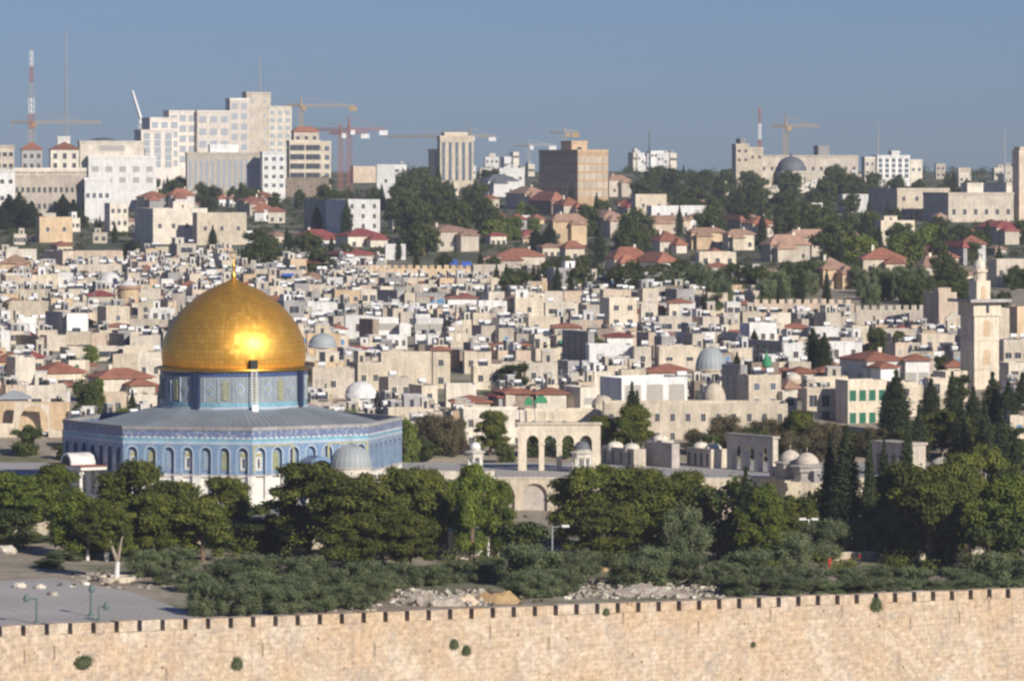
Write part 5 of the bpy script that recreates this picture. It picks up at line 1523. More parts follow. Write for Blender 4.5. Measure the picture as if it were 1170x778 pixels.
    if n_ind < 296 and Yc < 1190 and b_ > 2 and a < 1168:
        n_ind += 1
        o = emit(P, cc, th, 'house'); tag(o, None, 'house', 'old city houses')
        size = 'tall' if h > 7.5 else 'small' if w_ < 3.6 else 'wide' if w_ > 7 else ''
        nw = {0: 'windowless ', 1: 'one-window '}.get(sum(1 for x in wins if x[5] == 'F'), '')
        pend(o, (size + ' ' + nw + ({'pinkish': 'pinkish-tan'}.get(c, c)) + ' house').strip().replace('  ', ' '), (a + b_) / 2, top + vis_h / 2, feat)
    else:
        emit(P, cc, th, merge=merged)
me = merged.mesh('old_city_houses')
tag(link('old_city_houses', me), 'dense far part of the old city, small stacked cream houses up to the wall trees', 'houses', kind='stuff')
print('houses individual', n_ind, 'placed', len(placed))

# small white and cream blocks scattered on the upper slope and the skyline
rnd = random.Random(21)
def small_block(px, pt, wpx, pb, c, kind='block'):
    Y = Yof(pb); s = F / Y
    for (p0, p1, q0, q1, Yh) in HOUSES:
        if px + wpx / 2 > p0 - 1 and px - wpx / 2 < p1 + 1 and pt < q1 and pb + 2 > q0 and Yh > Y: return
    roof = 'hip' if kind == 'villa' else 'flat'
    rm_ = rnd.choice(['tile_red', 'tile_brown', 'tile_brown', 'tile_wine']) if roof == 'hip' else None
    H(px - wpx / 2, px + wpx / 2, pt, pb, rnd.choice([0, wpx * .25, wpx * .4]), c, roof=roof, roofm=rm_, roofh=rnd.uniform(4, 7) if roof == 'hip' else None, cols=rnd.choice([2, 3, 4]), rows=1 if pb - pt < 16 else 2,
      ww=1.4, wh=1.6, name='villa' if roof == 'hip' else 'house', cat='villa' if roof == 'hip' else 'flat block', group='tiled villas on the upper slope' if roof == 'hip' else 'flat blocks on the upper slope', extra=1,
      desc=f"{'small' if wpx < 22 else 'wide'} {c} {'villa with ' + {'tile_red': 'red', 'tile_brown': 'brown', 'tile_wine': 'wine-red'}[rm_] + ' roof' if roof == 'hip' else 'flat block'}",
      rooms=1 if roof == 'flat' and rnd.random() < .5 else 0)
NH = len(HOUSES)
for (x0, x1, r0, r1, n, kind, cs) in (
    (0, 330, 272, 300, 16, 'mix', ['cream', 'pale', 'beige', 'white']), (300, 560, 270, 300, 14, 'mix', ['cream', 'pale', 'white']), (560, 870, 238, 304, 62, 'villa', ['cream', 'beige', 'pale', 'ochre']),
    (870, 1170, 250, 334, 52, 'villa', ['cream', 'beige', 'pale']), (0, 180, 252, 275, 6, 'mix', ['pale', 'beige']), (430, 620, 220, 262, 14, 'mix', ['pale', 'white', 'cream']),
    (560, 620, 182, 208, 9, 'block', ['white', 'white', 'pale']), (698, 770, 182, 198, 11, 'block', ['white', 'white', 'pale']), (440, 500, 200, 214, 4, 'block', ['white', 'pale']), (536, 580, 196, 212, 4, 'block', ['white', 'cream']),
    (1050, 1160, 200, 214, 8, 'block', ['pale', 'white', 'beige']), (930, 1040, 208, 232, 7, 'block', ['pale', 'white', 'cream']), (740, 940, 205, 240, 12, 'block', ['pale', 'cream']), (180, 330, 222, 245, 10, 'villa', ['pale', 'white'])):
    for _ in range(n):
        pb = rnd.uniform(r0, r1); wpx = rnd.uniform(14, 30) if kind != 'block' else rnd.uniform(9, 22)
        hpx = rnd.uniform(9, 15) if kind != 'block' else rnd.uniform(8, 17)
        k = kind if kind != 'mix' else rnd.choice(['villa', 'block'])
        small_block(rnd.uniform(x0, x1), pb - hpx, wpx, pb, rnd.choice(cs), k)

# ================================================================== TREES
def leaf_mesh(name, centers, radii, counts, size, mat, seed, shell=.55, flat=.75, up=.3):
    rs = np.random.RandomState(seed)
    P, N = [], []
    for c, r, k in zip(centers, radii, counts):
        d = rs.normal(size=(k, 3)); d /= np.linalg.norm(d, axis=1)[:, None]
        rr = r * (shell + (1 - shell) * rs.rand(k)) [:, None] * (1 + .25 * rs.normal(size=(k, 1)))
        p = d * rr; p[:, 2] *= flat
        P.append(p + np.array(c)); N.append(d + rs.normal(size=(k, 3)) * .55 + [0, 0, up])
    P = np.concatenate(P); N = np.concatenate(N); N /= np.linalg.norm(N, axis=1)[:, None]
    k = len(P)
    t_ = rs.normal(size=(k, 3)); U = np.cross(N, t_); U /= np.linalg.norm(U, axis=1)[:, None]; V_ = np.cross(N, U)
    sz = size * (.6 + .8 * rs.rand(k))[:, None]
    q = np.stack([P - U * sz * .5, P + V_ * sz * .32, P + U * sz * .5, P - V_ * sz * .32], 1).reshape(-1, 3)
    me = bpy.data.meshes.new(name)
    me.vertices.add(4 * k); me.vertices.foreach_set('co', q.astype(np.float32).ravel())
    me.loops.add(4 * k); me.loops.foreach_set('vertex_index', np.arange(4 * k, dtype=np.int32))
    me.polygons.add(k); me.polygons.foreach_set('loop_start', np.arange(0, 4 * k, 4, dtype=np.int32)); me.polygons.foreach_set('loop_total', np.full(k, 4, np.int32))
    me.materials.append(MATS[mat]); me.update(calc_edges=True); me.validate()
    return me
def limbs(base_r, h, cs, mat, lean=(0, 0), nl=9, seed=0, fork=.35):
    rs = random.Random(seed); g = G(); pts = []
    for i in range(6):
        u = i / 5; pts.append(Vector((lean[0] * u ** 1.4 + rs.uniform(-.1, .1) * u, lean[1] * u + rs.uniform(-.1, .1) * u, h * .86 * u)))
    for i in range(5): g.bar(pts[i], pts[i + 1], base_r * (1 - i / 6), mat, 7, base_r * (1 - (i + 1) / 6))
    for c in sorted(cs, key=lambda c: rs.random())[:nl]:
        u = fork + rs.random() * .45; k = int(u * 5); p = pts[k].lerp(pts[min(5, k + 1)], u * 5 - k)
        c = Vector(c); mid = p.lerp(c, .5) + Vector((0, 0, -.05 * h))
        g.bar(p, mid, base_r * .42, mat, 5, base_r * .28); g.bar(mid, c, base_r * .28, mat, 5, base_r * .10)
    return g
PROTO = {}
def proto(kind, var):
    key = (kind, var)
    if key in PROTO: return PROTO[key]
    rs = random.Random(hash(kind) % 1 + var * 17 + len(kind) * 101)
    cs, rad, cnt = [], [], []
    if kind in ('pine', 'pine_green'):          # 1 unit = 1 m; height 10, width 9
        lean = (rs.uniform(-.8, .8), 0)
        for i in range(64):
            a = rs.uniform(0, 6.283); u = rs.uniform(0, 1); z = 2.0 + 7.2 * u ** .85
            R_ = 4.1 * math.sqrt(max(.05, 1 - ((z - 4.4) / 5.3) ** 2)) * rs.uniform(.3, 1.0)
            cs.append((R_ * math.cos(a) + lean[0] * z / 10, R_ * math.sin(a) + lean[1], z + rs.uniform(-.4, .4))); r = rs.uniform(.75, 1.5); rad.append(r); cnt.append(int(340 * r * r))
        crown = leaf_mesh('crown', cs, rad, cnt, .36, 'leaf_pine' if kind == 'pine' else 'leaf_pine_green', var * 3 + 1, shell=.6, flat=.55, up=.7)
        tr = limbs(.36, 9.3, cs, 'bark', lean, 14, var, .28).mesh('trunk')
    elif kind in ('olive', 'brown'):
        for i in range(56):
            a = rs.uniform(0, 6.283); z = rs.uniform(.9, 5.6)
            R_ = 3.2 * math.sqrt(max(.08, 1 - ((z - 3.0) / 3.3) ** 2)) * rs.uniform(.2, 1.0)
            cs.append((R_ * math.cos(a), R_ * math.sin(a), z)); r = rs.uniform(.65, 1.25); rad.append(r); cnt.append(int(520 * r * r))
        crown = leaf_mesh('crown', cs, rad, cnt, .235, 'leaf_olive' if kind == 'olive' else 'leaf_brown', var * 5 + 2, shell=.35, flat=.9, up=.2)
        tr = limbs(.30, 4.6, cs, 'bark_pale', (rs.uniform(-.3, .3), 0), 8, var, .2).mesh('trunk')
    elif kind == 'cypress':
        for i in range(40):
            u = i / 39; z = .8 + 11.0 * u
            R_ = 1.25 * (math.sin(math.pi * min(1, .12 + .88 * (1 - u)) ** 1.0 * .62) ** .9) * (1 - u ** 6)
            a = rs.uniform(0, 6.283)
            for k in range(2):
                cs.append((R_ * .45 * math.cos(a + k * 3.1), R_ * .45 * math.sin(a + k * 3.1), z + rs.uniform(-.2, .2))); rad.append(max(.16, R_ * .72)); cnt.append(int(40 + 90 * R_))
        crown = leaf_mesh('crown', cs, rad, cnt, .26, 'leaf_cypress', var + 9, shell=.5, flat=1.1, up=.5)
        tr = G().bar((0, 0, -.3), (0, 0, 8), .2, 'bark', 6, .05).mesh('trunk')
    elif kind in ('broad', 'bright', 'farpine'):
        for i in range(44):
            a = rs.uniform(0, 6.283); z = rs.uniform(1.0, 8.2)
            R_ = 3.6 * math.sqrt(max(.08, 1 - ((z - 4.6) / 4.3) ** 2)) * rs.uniform(.2, 1.0)
            cs.append((R_ * math.cos(a), R_ * math.sin(a), z)); r = rs.uniform(.9, 1.7); rad.append(r); cnt.append(int(95 * r * r))
        crown = leaf_mesh('crown', cs, rad, cnt, .55, {'broad': 'leaf_broad', 'bright': 'leaf_bright', 'farpine': 'leaf_broad'}[kind], var * 7 + 5, shell=.4, flat=.85, up=.3)
        tr = limbs(.3, 7.0, cs, 'bark', (0, 0), 6, var, .2).mesh('trunk')
    elif kind == 'bush':
        for i in range(9):
            a = rs.uniform(0, 6.283); cs.append((rs.uniform(0, .8) * math.cos(a), rs.uniform(0, .8) * math.sin(a), rs.uniform(.3, 1.1))); r = rs.uniform(.45, .75); rad.append(r); cnt.append(int(700 * r))
        crown = leaf_mesh('foliage', cs, rad, cnt, .2, 'leaf_olive', var + 40, shell=.3, flat=.8)
        tr = limbs(.08, 1.0, cs, 'bark_pale', (0, 0), 5, var, .1).mesh('stem')
    PROTO[key] = (crown, tr)
    return PROTO[key]
SIZE = {'pine': (9.6, 10.0), 'pine_green': (9.6, 10.0), 'olive': (7.4, 6.3), 'brown': (7.4, 6.3), 'cypress': (2.05, 12.0), 'broad': (8.6, 9.4), 'bright': (8.6, 9.4), 'farpine': (8.6, 9.4), 'bush': (2.4, 1.7)}
CATN = {'pine': ('pine_tree', 'pine tree'), 'pine_green': ('pine_tree', 'pine tree'), 'farpine': ('pine_tree', 'pine tree'), 'olive': ('olive_tree', 'olive tree'), 'brown': ('broadleaf_tree', 'tree'), 'cypress': ('cypress_tree', 'cypress'),
        'broad': ('broadleaf_tree', 'tree'), 'bright': ('broadleaf_tree', 'tree'), 'bush': ('bush', 'bush')}
trnd = random.Random(77)
tcount = 0
def tree(kind, px, ptop, pbase, wpx, Y, label=None, group=None, desc=None, z=None, whitewash=False, depth=None):
    """crown top at ptop, foot on the ground at distance Y"""
    global tcount
    s = F / Y; X = wx(px, Y)
    zb = (ground(X, Y) if z is None else z) - .15
    h = (wz(ptop, Y) - zb) * (1.05 if kind in ('pine', 'pine_green') else 1)
    W0, H0 = SIZE[kind]
    nv = {'pine': 5, 'pine_green': 3, 'olive': 4, 'cypress': 3, 'broad': 4}.get(kind, 2)
    cr, tk = proto(kind, trnd.randrange(nv))
    sx, sz_ = (wpx / s) / W0, h / H0
    nm, cat = CATN[kind]
    r = empty(nm, (X, Y, zb), trnd.uniform(0, 6.283))
    sc_ = (sx, sx * (depth or 1), sz_)
    link('foliage' if kind == 'bush' else 'crown', cr, r, scale=sc_); link('stem' if kind == 'bush' else 'trunk', tk, r, scale=(sz_ if kind != 'cypress' else 1, sz_ if kind != 'cypress' else 1, sz_))
    if whitewash: part('whitewashed_trunk_base', G().lathe([(.42 * sz_, .1), (.40 * sz_, 1.5)], 8, 'whitewash'), r)
    tag(r, label, cat, group or f'{cat}s')
    if not label:
        szw = 'tall' if h > 11 else 'small' if h < 5.5 else ''
        base = {'pine': 'dark pine', 'pine_green': 'green pine', 'farpine': 'dull green pine', 'olive': 'grey-green olive tree', 'brown': 'brownish tree', 'cypress': 'dark slender cypress', 'broad': 'dark round tree', 'bright': 'yellow-green tree', 'bush': 'low bush'}[kind]
        wd_ = 'broad ' if wpx / s > 10 and kind != 'cypress' else 'slim ' if wpx / s < 5 and kind != 'cypress' else ''
        pend(r, (szw + ' ' + (desc or wd_ + base)).strip(), px, (ptop + rowof(zb, Y)) / 2)
    tcount += 1
    return r
T = tree
# foreground pines behind the east wall (measured crowns)
for (k, px, pt, wpx, Y, lab) in (
    ('pine_green', 18, 541, 84, 650, 'broad green pine at the far left edge, below the arched building'),
    ('pine_green', 60, 531, 62, 662, 'green pine behind the leftmost pines, below the shrine porch'),
    ('pine_green', 84, 562, 74, 622, 'bright yellow-green pine left of the forked white trunk'),
    ('pine', 150, 529, 88, 640, 'tall pine right of the shrine porch with spreading irregular top'),
    ('pine', 122, 572, 60, 618, 'pine with pale forked whitewashed trunk at the plaza edge'),
    ('pine', 196, 552, 84, 634, 'pine below the left shrine front, second from the porch'),
    ('pine', 232, 568, 78, 622, 'lower pine with foliage sweeping right, below the shrine front'),
    ('pine', 256, 548, 66, 652, 'pine crown just touching the white marble base'),
    ('broad', 292, 574, 70, 660, 'dark shaded tree between two big pines below the shrine door'),
    ('pine', 352, 533, 104, 636, 'large round pine below the shrine door'),
    ('pine', 408, 541, 96, 628, 'large dense pine below the small grey ribbed pavilion dome'),
    ('pine', 462, 536, 84, 640, 'dense pine below the right end of the shrine'),
    ('pine', 498, 540, 62, 650, 'pine between the shrine end and the two bare pine trunks'),
    ('pine_green', 539, 531, 54, 636, 'umbrella pine on a bare trunk, left one of two before the blind arches'),
    ('pine_green', 566, 548, 44, 640, 'umbrella pine on a bare trunk, right one of two before the blind arches'),
    ('pine', 664, 536, 84, 652, 'broad dark pine right of the blind arches'),
    ('pine', 706, 534, 90, 660, 'broad pine under the row of small stone domes'),
    ('pine', 742, 541, 92, 648, 'wide green pine right of the broad dark pine'),
    ('pine', 690, 575, 84, 628, 'low pine with a leaning bare trunk, right of the blind arches'),
    ('broad', 836, 541, 86, 650, 'dark tree below the shaded arcade'),
    ('pine_green', 872, 556, 56, 640, 'yellow-green pine right of the grey slim tree'),
    ('pine', 800, 556, 50, 655, 'small pine at the right end of the wide green pine'),
    ('pine', 905, 566, 56, 665, 'pine below the twin pale domes'),
    ('pine', 1022, 532, 60, 668, 'pine below the small flat-roofed arched building'),
    ('pine', 1064, 530, 92, 650, 'broad brown-green pine below the low cream dome'),
    ('pine', 1106, 556, 70, 660, 'pine above the sunlit rock mound'), ('pine', 1098, 520, 64, 690, 'brown-green pine right of the low cream dome'), ('pine', 1130, 512, 60, 700, 'taller pine behind the bright right-edge pine'), ('broad', 1165, 524, 60, 690, 'dark tree behind the right-edge pine'), ('pine', 782, 540, 56, 665, 'pine left of the dark tree below the shaded arcade'), ('broad', 946, 552, 60, 680, 'dark tree among cypresses right of the twin domes'), ('broad', 988, 560, 56, 676, 'dark tree below the very thin cypress'),
    ('broad', 300, 590, 80, 642, 'deep dark undertree between the two big pine groups'), ('pine', 170, 566, 70, 622, 'front pine left of the sweeping pine'), ('pine', 436, 566, 66, 630, 'lower pine between the two dense pines'), ('broad', 10, 580, 60, 640, 'dark low tree at the far left edge'),
    ('pine_green', 1150, 546, 82, 640, 'dense bright green pine at the right edge'),
    ('broad', 1140, 590, 70, 632, 'low dark tree at the right edge'),
    ('brown', 205, 588, 60, 628, 'brownish undergrowth tree below the left pines'),
    ('pine', 400, 588, 70, 618, 'lower pine in front of the big dense pine'),
    ('pine', 470, 590, 60, 620, 'lower pine below the shrine right end pine'),
    ):
    T(k, px, pt, 0, wpx * 1.16, Y, label=lab, group='pines in the foreground belt', whitewash='whitewashed' in lab)
# olives and shrubs behind the wall
for (k, px, pt, wpx, Y, lab) in (
    ('olive', 20, 628, 52, 636, 'grey-green olive at the left edge before the plaza'), ('olive', 92, 622, 58, 622, 'olive tree behind the pale plaza stones'), ('olive', 58, 638, 42, 606, 'small round olive at the plaza edge'),
    ('olive', 172, 628, 52, 596, 'olive left one of the plaza-side row'), ('olive', 205, 624, 50, 606, 'olive second in the plaza-side row, behind the shade patch'), ('olive', 222, 652, 52, 578, 'olive casting its shade on the plaza'),
    ('olive', 258, 636, 66, 588, 'large olive right of the plaza shade'), ('olive', 300, 632, 70, 586, 'large silvery olive, highest of the big clump behind the wall'), ('olive', 346, 634, 70, 584, 'large silvery olive right of the clump top'),
    ('olive', 290, 652, 66, 570, 'front olive at the left of the big clump'), ('olive', 330, 656, 60, 566, 'front olive in the middle of the big clump'), ('olive', 378, 648, 58, 572, 'front olive at the right of the big clump'),
    ('olive', 236, 662, 52, 548, 'lowest olive at the left foot of the big clump, by the wall'), ('olive', 274, 664, 56, 549, 'front-row olive against the wall, second from the plaza'), ('olive', 318, 666, 58, 552, 'front-row olive against the wall, third from the plaza'), ('olive', 360, 664, 56, 556, 'front-row olive against the wall, fourth from the plaza'), ('olive', 402, 664, 50, 562, 'front-row olive against the wall, fifth from the plaza'),
    ('olive', 436, 652, 46, 578, 'olive at the left edge of the rubble bank'), ('olive', 600, 652, 56, 584, 'low dark olive right of the dry grass mound'), ('olive', 640, 650, 48, 590, 'low dark olive right of the lamp pole foot'), ('olive', 846, 654, 52, 596, 'wall-side olive right of the grey rubble'), ('olive', 900, 658, 56, 596, 'wall-side olive under the double lamp'), ('olive', 942, 660, 54, 597, 'wall-side olive below the red figures'),
    ('olive', 986, 658, 56, 599, 'wall-side olive above the right wall bush'), ('olive', 1030, 660, 54, 600, 'wall-side olive right of the wall bush'), ('olive', 1116, 658, 54, 604, 'wall-side olive below the rock mound'),
    ('olive', 120, 634, 40, 632, 'small olive left of the forked tree'), ('olive', 76, 628, 46, 618, 'olive between the two small plaza-edge olives'), ('olive', 150, 624, 44, 620, 'olive just behind the round stone planter'), ('olive', 186, 648, 36, 586, 'small olive at the right corner of the plaza'), ('brown', 8, 624, 50, 640, 'brownish low tree at the far left edge of the plaza'), ('olive', 36, 612, 60, 646, 'dark olive under the leftmost pines'),
    ('olive', 414, 640, 62, 584, 'olive right of the big clump with light gap below'), ('olive', 424, 656, 44, 570, 'small olive before the light gap'), ('olive', 458, 642, 54, 592, 'dark olive left of the rubble bank'),
    ('olive', 492, 644, 50, 598, 'dark olive above the rubble bank'), ('olive', 524, 640, 50, 604, 'olive above the dry grass mound'), ('olive', 560, 636, 46, 606, 'olive between dry grass mound and lamp pole'),
    ('broad', 596, 590, 72, 610, 'tall dark bushy tree left of the tall lamp pole'), ('olive', 606, 620, 74, 598, 'wide olive in front of the tall dark bushy tree'), ('olive', 650, 630, 54, 600, 'olive right of the tall lamp pole'),
    ('olive', 618, 656, 50, 586, 'low olive at the foot of the lamp pole'), ('olive', 672, 626, 40, 620, 'small olive behind the sandy patch'), ('olive', 716, 632, 62, 604, 'dark olive left of the grey rubble'), ('olive', 752, 624, 64, 608, 'dark wide olive above the grey rubble'),
    ('olive', 780, 578, 62, 640, 'tall pale olive below the wide green pine'), ('olive', 788, 630, 50, 606, 'olive above the right end of the rubble'), ('olive', 826, 640, 50, 606, 'olive right of the rubble end'), ('olive', 856, 626, 64, 612, 'olive below the leaning pale trunk'),
    ('olive', 898, 606, 62, 640, 'tall grey-green olive left of the double lamp'), ('olive', 942, 592, 60, 655, 'tall grey-green olive right of the double lamp'), ('olive', 880, 646, 56, 604, 'low olive before the path, left'), ('olive', 920, 644, 58, 606, 'low olive before the path under the double lamp'),
    ('olive', 964, 648, 54, 606, 'low olive by the red jacket figure'), ('olive', 1006, 646, 58, 608, 'low olive before the middle of the path'), ('olive', 1046, 646, 54, 608, 'low olive left of the parked car'), ('olive', 1096, 648, 58, 608, 'low olive right of the parked car'),
    ('olive', 1136, 630, 62, 614, 'dark olive below the right-edge pine'), ('olive', 1166, 636, 60, 612, 'olive cut by the right edge'), ('olive', 1026, 576, 70, 662, 'tall silvery olive behind the path'), ('olive', 1072, 604, 48, 655, 'olive between path and broad brown-green pine'),
    ('olive', 988, 590, 50, 662, 'silvery olive among the slim cypresses'), ('olive', 840, 668, 44, 600, 'small front olive touching the wall top'), ('olive', 1078, 662, 48, 604, 'small front olive under the parked car'), ('olive', 1150, 662, 52, 606, 'small front olive near the right edge')):
    T(k, px, pt, 0, wpx * 1.02, Y, label=lab, group='olive trees behind the east wall')
# cypresses on the right, and other nearer trees
for (k, px, pt, wpx, Y, lab) in (
    ('cypress', 852, 532, 22, 640, 'slim grey-green cypress before the dark tree below the arcade'), ('cypress', 966, 486, 34, 668, 'full tall cypress left of the small arched building'), ('cypress', 993, 492, 14, 664, 'very thin cypress touching the arched building'),
    ('cypress', 1037, 468, 17, 662, 'very tall thin cypress in front of the arched building'), ('cypress', 948, 500, 24, 672, 'shorter cypress left of the full tall cypress'), ('cypress', 925, 560, 22, 668, 'dull brown-green cypress below the twin domes'),
    ('cypress', 1024, 422, 28, 815, 'broad dark cypress right of the green shutters'), ('cypress', 1014, 440, 18, 820, 'dark cypress touching the green-shuttered wall'), ('cypress', 1064, 432, 26, 812, 'dark cypress in the middle of three by the minaret'), ('cypress', 1088, 424, 18, 815, 'thin dark cypress left of the minaret foot'),
    ('cypress', 1134, 424, 24, 810, 'dark cypress right of the minaret foot'), ('cypress', 1112, 442, 22, 800, 'brownish cypress hiding the minaret foot'), ('cypress', 1152, 436, 26, 806, 'tall dark cypress near the right edge'), ('cypress', 1168, 426, 26, 812, 'tall dark cypress at the right edge'),
    ('pine', 1076, 468, 78, 790, 'large green pine under the minaret'), ('pine', 1112, 490, 60, 784, 'pine right of the large green pine under the minaret'), ('broad', 1150, 480, 60, 790, 'dark tree under the right-edge cypresses'), ('broad', 1120, 510, 70, 775, 'dark tree above the bright right-edge pine'), ('broad', 1168, 510, 60, 770, 'dark tree at the right edge below the cypresses'),
    ('pine', 912, 468, 48, 792, 'green pine below the square cream house'), ('brown', 880, 478, 60, 795, 'brownish bare tree right of the shaded arcade'), ('brown', 940, 482, 60, 785, 'brownish tree behind the twin domes'), ('brown', 905, 492, 54, 782, 'brownish tree just above the twin domes'), ('broad', 862, 488, 44, 790, 'dark tree above the shaded arcade'), ('broad', 968, 490, 50, 790, 'dark tree at the foot of the green-shuttered building'), ('brown', 1000, 488, 46, 788, 'brownish tree above the small arched building'), ('cypress', 1050, 462, 20, 778, 'slim cypress above the roof end of the small arched building'), ('cypress', 1098, 456, 22, 782, 'slim cypress in front of the minaret, left one'), ('cypress', 1126, 462, 22, 776, 'slim cypress in front of the minaret, right one'), ('cypress', 1144, 470, 24, 770, 'tall dark cypress beside the floodlight pole'), ('cypress', 1010, 500, 15, 700, 'thin cypress rising from the right pine belt'), ('cypress', 1160, 492, 24, 705, 'tall cypress rising above the right-edge pine'), ('broad', 1040, 486, 56, 786, 'dark tree behind the very tall thin cypress'), ('brown', 828, 474, 52, 797, 'reddish brown tree before the long college wall'), ('brown', 795, 490, 34, 792, 'small brownish tree before the college wall'), ('broad', 808, 494, 34, 790, 'small dark tree left of the shaded arcade'),
    ('cypress', 722, 436, 17, 799, 'pointed cypress in front of the white lattice hall'), ('cypress', 728, 446, 14, 800, 'second pointed cypress tip by the white hall'), ('pine', 724, 464, 56, 790, 'dense dark pine right of the four-arched arcade'), ('pine', 690, 474, 42, 793, 'flat-topped pine just behind the arcade right end'),
    ('broad', 612, 490, 40, 788, 'dark tree seen through the left arches'), ('broad', 648, 488, 44, 788, 'dark tree seen through the right arches'), ('broad', 575, 505, 30, 780, 'small tree at the arcade left end'),
    ('brown', 492, 472, 46, 790, 'brownish tree right of the shrine, left of two'), ('brown', 520, 476, 40, 790, 'brownish tree right of the shrine, right of two'), ('bright', 466, 476, 30, 780, 'yellow-green tree touching the shrine right corner'), ('pine', 560, 471, 48, 790, 'dark pine between brown trees and arcade'), ('broad', 480, 500, 40, 785, 'low dark tree beside the parapet wall'),
    ('broad', 30, 484, 42, 790, 'dark tree standing in the huge pointed arch'), ('broad', 98, 430, 40, 830, 'dark leafy tree left of the drum, before the red roofs'), ('bright', 112, 430, 22, 836, 'small yellow-green tree by the right red hip roof'), ('cypress', 151, 445, 12, 815, 'little cypress behind the shrine left roof'), ('bright', 140, 464, 28, 800, 'low yellow-green shrub tree behind the shrine left roof'), ('broad', 74, 505, 30, 785, 'dark tree beside the shrine left corner'),
    ('cypress', 372, 438, 9, 835, 'tiny cypress just right of the drum'), ('cypress', 431, 446, 8, 840, 'tiny cypress above the shrine right roof'), ('bright', 400, 466, 32, 812, 'low yellow-green tree behind the shrine right roof'),
    ('broad', 588, 413, 44, Yof(446), 'round bush-like tree in the centre of the old city'), ('cypress', 929, 375, 20, 960, 'dark cypress, left one of the pair'), ('cypress', 942, 380, 17, 955, 'dark cypress, right one of the pair'), ('broad', 1000, 372, 30, 985, 'dark conical tree above the long red-roofed loggia house'),
    ('broad', 1034, 364, 15, 1130, 'small green tree against the far crenellated wall'), ('broad', 575, 357, 26, 1180, 'small dark tree in the upper centre of the old city'), ('bright', 560, 362, 18, 1175, 'small yellow-green tree beside a dark one'), ('cypress', 718, 407, 9, 935, 'tiny cypress before the white stepped house'),
    ('cypress', 150, 274, 21, 1545, 'lone dark cypress in the upper left old city'), ('broad', 94, 308, 20, 1360, 'dark round tree left of the round-capped house'), ('broad', 826, 402, 24, 945, 'green tree right behind the grey ribbed dome'), ('cypress', 842, 402, 10, 930, 'small cypress right of the grey ribbed dome'), ('cypress', 862, 376, 10, 1010, 'small cypress by the tall white house'),
    ('cypress', 10, 222, 22, 1900, 'left cypress of the big far-left clump'), ('cypress', 22, 219, 24, 1890, 'tallest cypress of the big far-left clump'), ('cypress', 36, 230, 20, 1880, 'right cypress of the big far-left clump'), ('cypress', 2, 236, 20, 1870, 'low cypress at the extreme left'),
    ('cypress', 72, 222, 20, 1960, 'left cypress of the pair before the hospice'), ('cypress', 84, 228, 18, 1950, 'right cypress of the pair before the hospice'), ('broad', 95, 246, 18, 1900, 'small green tree right of the hospice cypresses'),
    ('bright', 563, 250, 38, 1720, 'conspicuous yellow-green tree on the upper slope, centre'), ('cypress', 628, 256, 18, 1640, 'dark cypress left of the ochre villa'), ('cypress', 612, 262, 16, 1640, 'second dark cypress left of the ochre villa'), ('cypress', 713, 246, 18, 1650, 'dark cypress, left of two below the slope villas'), ('cypress', 724, 238, 16, 1660, 'dark cypress, right of two below the slope villas'),
    ('cypress', 466, 262, 8, 1640, 'thin dark cypress left of the brown-roofed villa')):
    T(k, px, pt, 0, wpx, Y, label=lab, group=None)
# belts of trees on the slope
trnd = random.Random(9)
BELTS = [ # px0, px1, top row range, n, kinds, height m range
    (172, 290, 196, 216, 13, ['broad', 'broad', 'farpine', 'cypress'], (8, 14)), (290, 372, 206, 226, 10, ['broad', 'farpine'], (6, 10)), (362, 470, 196, 232, 16, ['broad', 'cypress', 'farpine'], (8, 15)),
    (455, 572, 186, 250, 27, ['broad', 'broad', 'farpine', 'cypress'], (9, 17)), (560, 620, 228, 256, 7, ['broad', 'bright'], (6, 10)), (652, 742, 205, 262, 22, ['broad', 'cypress', 'farpine'], (8, 15)),
    (722, 860, 186, 236, 30, ['broad', 'broad', 'cypress', 'farpine'], (9, 16)), (840, 1000, 186, 256, 42, ['broad', 'broad', 'farpine', 'cypress', 'broad'], (9, 16)), (960, 1100, 196, 262, 20, ['broad', 'farpine', 'cypress'], (7, 12)),
    (930, 1080, 240, 272, 20, ['broad', 'cypress', 'bright', 'broad'], (8, 14)), (1080, 1175, 200, 214, 8, ['broad'], (6, 9)), (1060, 1175, 250, 292, 16, ['broad', 'farpine', 'cypress'], (8, 13)), (240, 372, 248, 286, 24, ['broad', 'cypress', 'cypress', 'farpine'], (8, 13)),
    (100, 240, 240, 262, 8, ['cypress', 'broad'], (6, 10)), (370, 560, 268, 290, 10, ['broad', 'cypress'], (5, 9)), (560, 700, 290, 312, 20, ['broad', 'farpine', 'cypress'], (6, 10)), (700, 1060, 294, 318, 50, ['broad', 'farpine', 'broad', 'cypress', 'olive'], (6, 11)),
    (1040, 1170, 300, 334, 14, ['broad', 'farpine'], (5, 9)), (970, 1175, 372, 430, 8, ['broad', 'cypress'], (4, 7)), (0, 560, 310, 400, 10, ['broad', 'bright'], (3, 5)), (560, 900, 340, 430, 8, ['broad', 'cypress'], (3, 6))]
nt_ = 0
